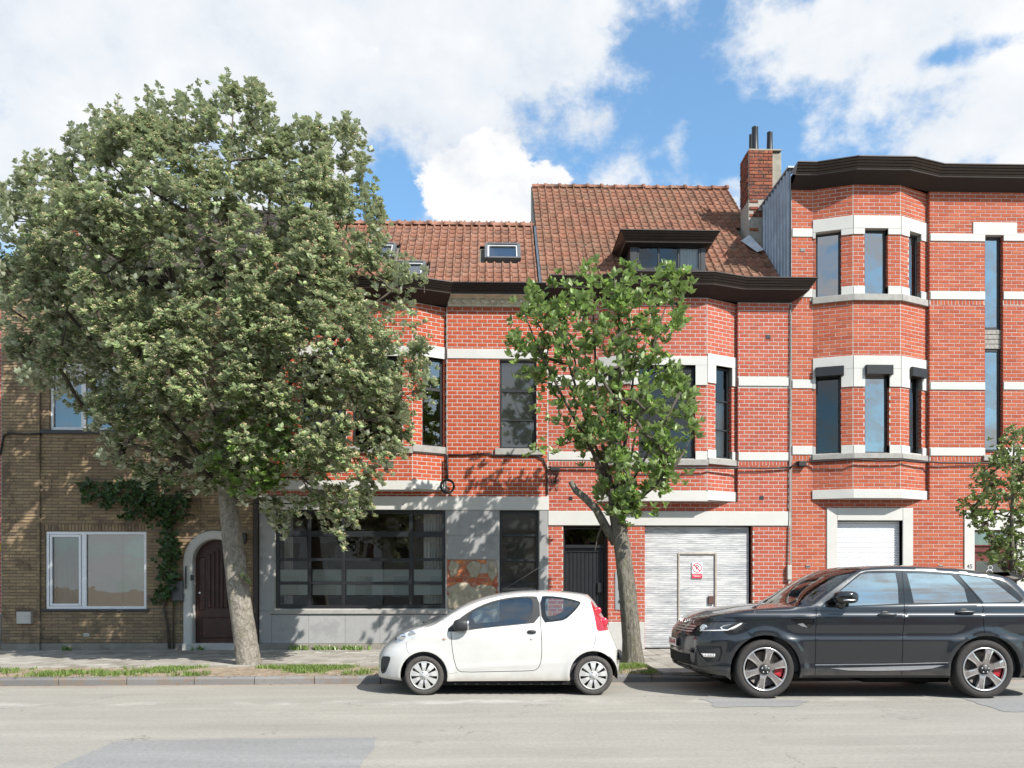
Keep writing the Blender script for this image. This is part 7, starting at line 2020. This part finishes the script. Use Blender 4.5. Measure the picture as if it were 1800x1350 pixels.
# ---- the smaller tree between the cars
def small_tree():
    base = ground_hit(1114, 1166, .12); D = base.x * st + base.y * ct
    root = empty('broadleaf_tree', base); tag(root, 'small open tree with leaning trunk and sawn side branch between the two cars', 'tree', 'street trees')
    tr = [at_depth(1114, 1170, D), at_depth(1110, 1120, D), at_depth(1103, 1050, D), at_depth(1096, 985, D), at_depth(1090, 940, D), at_depth(1084, 905, D), at_depth(1078, 860, D)]
    trunk_mesh(tr, [.175, .165, .155, .145, .145, .13, .09], 26, .05, .28).build('trunk', MATS['bark_rough'], root, True)
    stub = [at_depth(1082, 955, D), at_depth(1064, 925, D - .05), at_depth(1048, 895, D - .1), at_depth(1028, 875, D - .12), at_depth(1012, 862, D - .12), at_depth(1003, 846, D - .12)]
    mb = MB(); mb.tube(stub, [.085, .08, .072, .066, .058, .05], 12); mb.build('sawn_branch', MATS['bark_rough'], root, True)
    for q in ([(1060, 920), (1050, 945), (1046, 968)],):
        mb = MB(); mb.tube([at_depth(x, y, D - .15) for x, y in q], [.02, .014, .006], 6); mb.build('dead_twig', MATS['bark_twig'], root)
    limbs = [tr[4:]]
    for (pts, dy) in (([(1080, 880), (1062, 800), (1050, 700), (1045, 600), (1040, 480)], .1), ([(1082, 880), (1088, 780), (1090, 660), (1088, 560), (1078, 470)], -.3), ([(1086, 890), (1110, 800), (1130, 700), (1150, 600), (1180, 510)], -.1), ([(1084, 900), (1120, 830), (1160, 760), (1195, 690)], -.5),
                      ([(1080, 880), (1040, 790), (990, 700), (950, 620), (925, 560)], -.2), ([(1076, 860), (1030, 740), (1000, 640), (975, 540)], .5), ([(1082, 880), (1105, 740), (1120, 600), (1128, 480)], .5), ([(1086, 910), (1130, 870), (1180, 830), (1205, 790)], -.4)):
        limbs.append([at_depth(x, y, D + dy * i / (len(pts) - 1)) for i, (x, y) in enumerate(pts)])
    poly = [(1030, 420), (1052, 418), (1076, 440), (1090, 480), (1112, 450), (1142, 445), (1155, 485), (1190, 472), (1210, 482), (1215, 540), (1206, 582), (1170, 600), (1160, 640), (1205, 655), (1222, 700), (1205, 760), (1200, 790), (1190, 840), (1170, 880), (1130, 905), (1070, 915), (1050, 870), (1030, 800), (985, 730), (940, 665), (900, 650), (903, 560), (935, 525), (908, 500), (930, 488), (962, 500), (992, 470), (1003, 450)]
    S_ = sample_px(poly, 340, D, 1.0, 90, .75)
    T = [Vector(p) for p, e, y in S_]
    bare = [at_depth(x, y, D - .3) for x, y in ((965, 735), (940, 790), (985, 780), (1000, 760), (1215, 770), (1222, 745), (1210, 690), (950, 700), (1190, 800))]
    paths, nodes = grow(limbs, T + bare, .06, .10, .005, .0046)
    mb = MB()
    for P, Rr in paths: mb.tube(P, Rr, 6)
    tag(mb.build('branches', MATS['bark_twig'], root, True), kind='stuff')
    PP, AA = [], []
    for P, Rr in paths[len(limbs):len(limbs) + len(T)]:
        tip = P[-1]; ax = (P[-1] - P[-2]).normalized()
        for k in range(4):
            p = tip if k == 0 else tip + Vector(rng.normal(0, .12, 3)); PP.append(p[:]); AA.append((ax * .5 + Vector((0, 0, .7)) + Vector(rng.normal(0, .35, 3)))[:])
            if random.random() < .5 and k: mb2 = None
        if random.random() < .6: PP.append(P[-2][:]); AA.append((Vector(rng.normal(0, .6, 3)) + Vector((0, 0, .5)))[:])
    for _ in range(34):
        p = at_depth(random.uniform(1065, 1180), random.uniform(800, 905), D - .5 + random.uniform(-.3, .3)); PP.append(p[:]); AA.append((Vector(rng.normal(0, .5, 3)) + Vector((0, 0, .7)))[:])
    PP, AA = np.array(PP), np.array(AA)
    b, d_, n_, l_, w_ = rosettes(PP, AA, 6, .085, .165, (.45, 1.35), .52)
    cr = single_leaves(root, b, d_, n_, l_, w_, MATS['leaf_green'])
    sel = rng.random(len(PP)) < .22; tag(blossoms(PP[sel], AA[sel], .045, MATS['blossom_cream'], root, 16), kind='stuff')
small_tree()

# ---- the young tree behind the dark car
def sapling():
    D = 14.2; base = at_depth(1781, HZ, D); base.z = PZ
    root = empty('broadleaf_tree', base); tag(root, 'slender young tree with small leaves at the right edge behind the dark car', 'tree', 'street trees')
    tr = [at_depth(1781, 1150, D), at_depth(1780, 1020, D), at_depth(1778, 930, D), at_depth(1780, 860, D), at_depth(1782, 790, D), at_depth(1784, 762, D)]
    tr[0].z = PZ; mb = MB(); mb.tube(tr, [.05, .045, .036, .026, .015, .008], 10); mb.build('trunk', MATS['bark_rough'], root, True)
    poly = [(1775, 752), (1795, 750), (1812, 780), (1840, 800), (1858, 860), (1862, 930), (1850, 990), (1810, 1015), (1760, 1000), (1728, 985), (1745, 955), (1712, 925), (1690, 888), (1705, 860), (1718, 830), (1735, 815), (1745, 785), (1760, 765)]
    S_ = sample_px(poly, 260, D, .75, 50, .8); T = [Vector(p) for p, e, y in S_]
    paths, nodes = grow([tr], T, .05, .12, .004, .005)
    mb = MB()
    for P, Rr in paths[1:]: mb.tube(P, Rr, 5)
    tag(mb.build('branches', MATS['bark_twig'], root, True), kind='stuff')
    PP, AA = [], []
    for P, Rr in paths[1:]:
        for k in range(4): PP.append((P[-1] + Vector(rng.normal(0, .07, 3)))[:]); AA.append((Vector(rng.normal(0, .6, 3)) + Vector((0, 0, .6)))[:])
    PP, AA = np.array(PP), np.array(AA); b, d_, n_, l_, w_ = rosettes(PP, AA, 6, .045, .075, (.8, 1.8), .8)
    tag(leaves_mesh('crown', b, d_, n_, l_, w_, MATS['leaf_pear'], root), kind='stuff')
sapling()

# ---- climbing plant on the brown house
def climber():
    base = on_y(298, 1140, YF - .06); base.z = PZ; root = empty('climbing_plant', base); tag(root, 'dark leafy climbing plant between the window and the arched door of the brown house', 'plant')
    pts = [(298, 1140), (294, 1100), (288, 1070), (296, 1030), (300, 980), (294, 930), (286, 890), (262, 872), (225, 868), (190, 866), (160, 862), (138, 850)]
    mb = MB(); mb.tube([on_y(x, y, YF - .06) for x, y in pts], [.03, .028, .025, .022, .02, .018, .016, .014, .012, .01, .008, .006], 7)
    mb.tube([on_y(x, y, YF - .05) for x, y in ((305, 1140), (304, 1000), (302, 880))], .016, 6)
    mb.tube([on_y(x, y, YF - .06) for x, y in ((286, 890), (300, 870), (320, 880), (330, 900))], [.014, .012, .01, .006], 6); mb.build('stem', MATS['bark_twig'], root, True)
    PP = []
    for (x, y, sx, sy, n) in ((295, 1010, 14, 40, 90), (300, 960, 16, 25, 60), (290, 905, 28, 22, 110), (250, 880, 40, 22, 130), (190, 872, 40, 14, 90), (150, 855, 14, 12, 30), (318, 880, 16, 14, 40), (285, 1045, 12, 12, 25), (228, 905, 12, 10, 20), (240, 850, 50, 10, 60)):
        for _ in range(int(n * .65)): PP.append(on_y(random.gauss(x, sx * .6), random.gauss(y, sy * .6), YF - random.uniform(.04, .26))[:])
    PP = np.array(PP); AA = np.tile(np.array([[.1, -.9, .35]]), (len(PP), 1)) + rng.normal(0, .4, (len(PP), 3))
    b, d_, n_, l_, w_ = rosettes(PP, AA, 3, .06, .11, (1.0, 1.6), .85)
    tag(leaves_mesh('foliage', b, d_, n_, l_, w_, MATS['leaf_dark'], root), kind='stuff')
climber()

# ---- grass, weeds and litter
def blades(name, pts, h0, h1, mat, per=5, w=.006):
    P = np.repeat(np.array(pts), per, 0); P[:, :2] += rng.normal(0, .025, (len(P), 2)); n = len(P)
    a = rng.uniform(0, 6.28, n); h = rng.uniform(h0, h1, n); lean = rng.uniform(.1, .7, n); d = np.stack([np.cos(a), np.sin(a), np.zeros(n)], 1); s_ = np.stack([-np.sin(a), np.cos(a), np.zeros(n)], 1) * w
    up = np.array([[0, 0, 1.0]]); mid = P + up * (h * .6)[:, None] + d * (h * lean * .35)[:, None]; tip = P + up * (h * .95)[:, None] + d * (h * lean)[:, None]
    V = np.stack([P - s_, P + s_, mid + s_ * .8, mid - s_ * .8, tip], 1).reshape(-1, 3); k = np.arange(n)[:, None] * 5
    Fq = np.concatenate([k + np.array([[0, 1, 2]]), k + np.array([[0, 2, 3]]), k + np.array([[3, 2, 4]])])
    return np_mesh(name, V, Fq, mat)
gp = []
def nz(x, y): return math.sin(x * 1.9 + 1.3 * math.sin(y * 2.1 + x * .7)) * .5 + math.sin(x * .83 + y * 3.1) * .35 + math.sin(x * 5.3 - y * 4.0) * .3
while len(gp) < 2900:
    x = random.uniform(-9.5, VERGE_END); y = random.uniform(ykerb(x) + .14, yverge(x) + .02); v = nz(x, y); f = (y - ykerb(x)) / 1.5
    thr = .45
    if x < -5.0: thr = .0 if .3 < f < .9 else .6
    elif x < -3.6: thr = .25
    elif x < -2.6: thr = -.25 if f < .85 else .3
    elif x > 1.2: thr = -.55
    if v > thr + random.uniform(-.25, .25) and not (f < .08 and random.random() < .7): gp.append((x, y, .112 + .012 * math.sin(math.pi * min(1, f))))
tag(blades('grass', gp, .03, .085, MATS['grass_blade'], 6, .005), 'patchy green grass growing on the bare verge by the kerb', 'grass', kind='stuff')
wp = []
for (px0, px1, n) in ((490, 520, 30), (535, 545, 18), (550, 640, 50), (300, 330, 8), (690, 720, 14), (1120, 1140, 10), (70, 90, 8)):
    for _ in range(n): q = ground_hit(random.uniform(px0, px1), 1149, PZ); wp.append((q.x, YF - random.uniform(.04, .22), PZ))
tag(blades('weeds', wp, .04, .13, MATS['leaf_green'], 5, .012), 'low weeds along the foot of the house walls', 'weeds', kind='stuff')
lp = []
for _ in range(2200):
    x = random.uniform(-9, VERGE_END); y = ykerb(x) + abs(random.gauss(0, .55)) + (random.choice([-.07, .15])); 
    if y > yverge(x) + .8: continue
    z = .128 if ykerb(x) + .1 < y < yverge(x) else (.006 if y < ykerb(x) else .122); z = PZ + .004 if y > yverge(x) else z
    lp.append((x, y, z))
lp = np.array(lp); n_ = np.tile(np.array([[0, 0, 1.0]]), (len(lp), 1)) + rng.normal(0, .25, (len(lp), 3)); a = rng.uniform(0, 6.28, len(lp)); dd = np.stack([np.cos(a), np.sin(a), np.zeros(len(a))], 1); ll = rng.uniform(.012, .035, len(lp))
tag(leaves_mesh('leaf_litter', lp, dd, n_, ll, ll * .6, MATS['dead_leaf'], None), 'small brown leaf litter along the verge and kerb', 'leaf litter', kind='stuff')
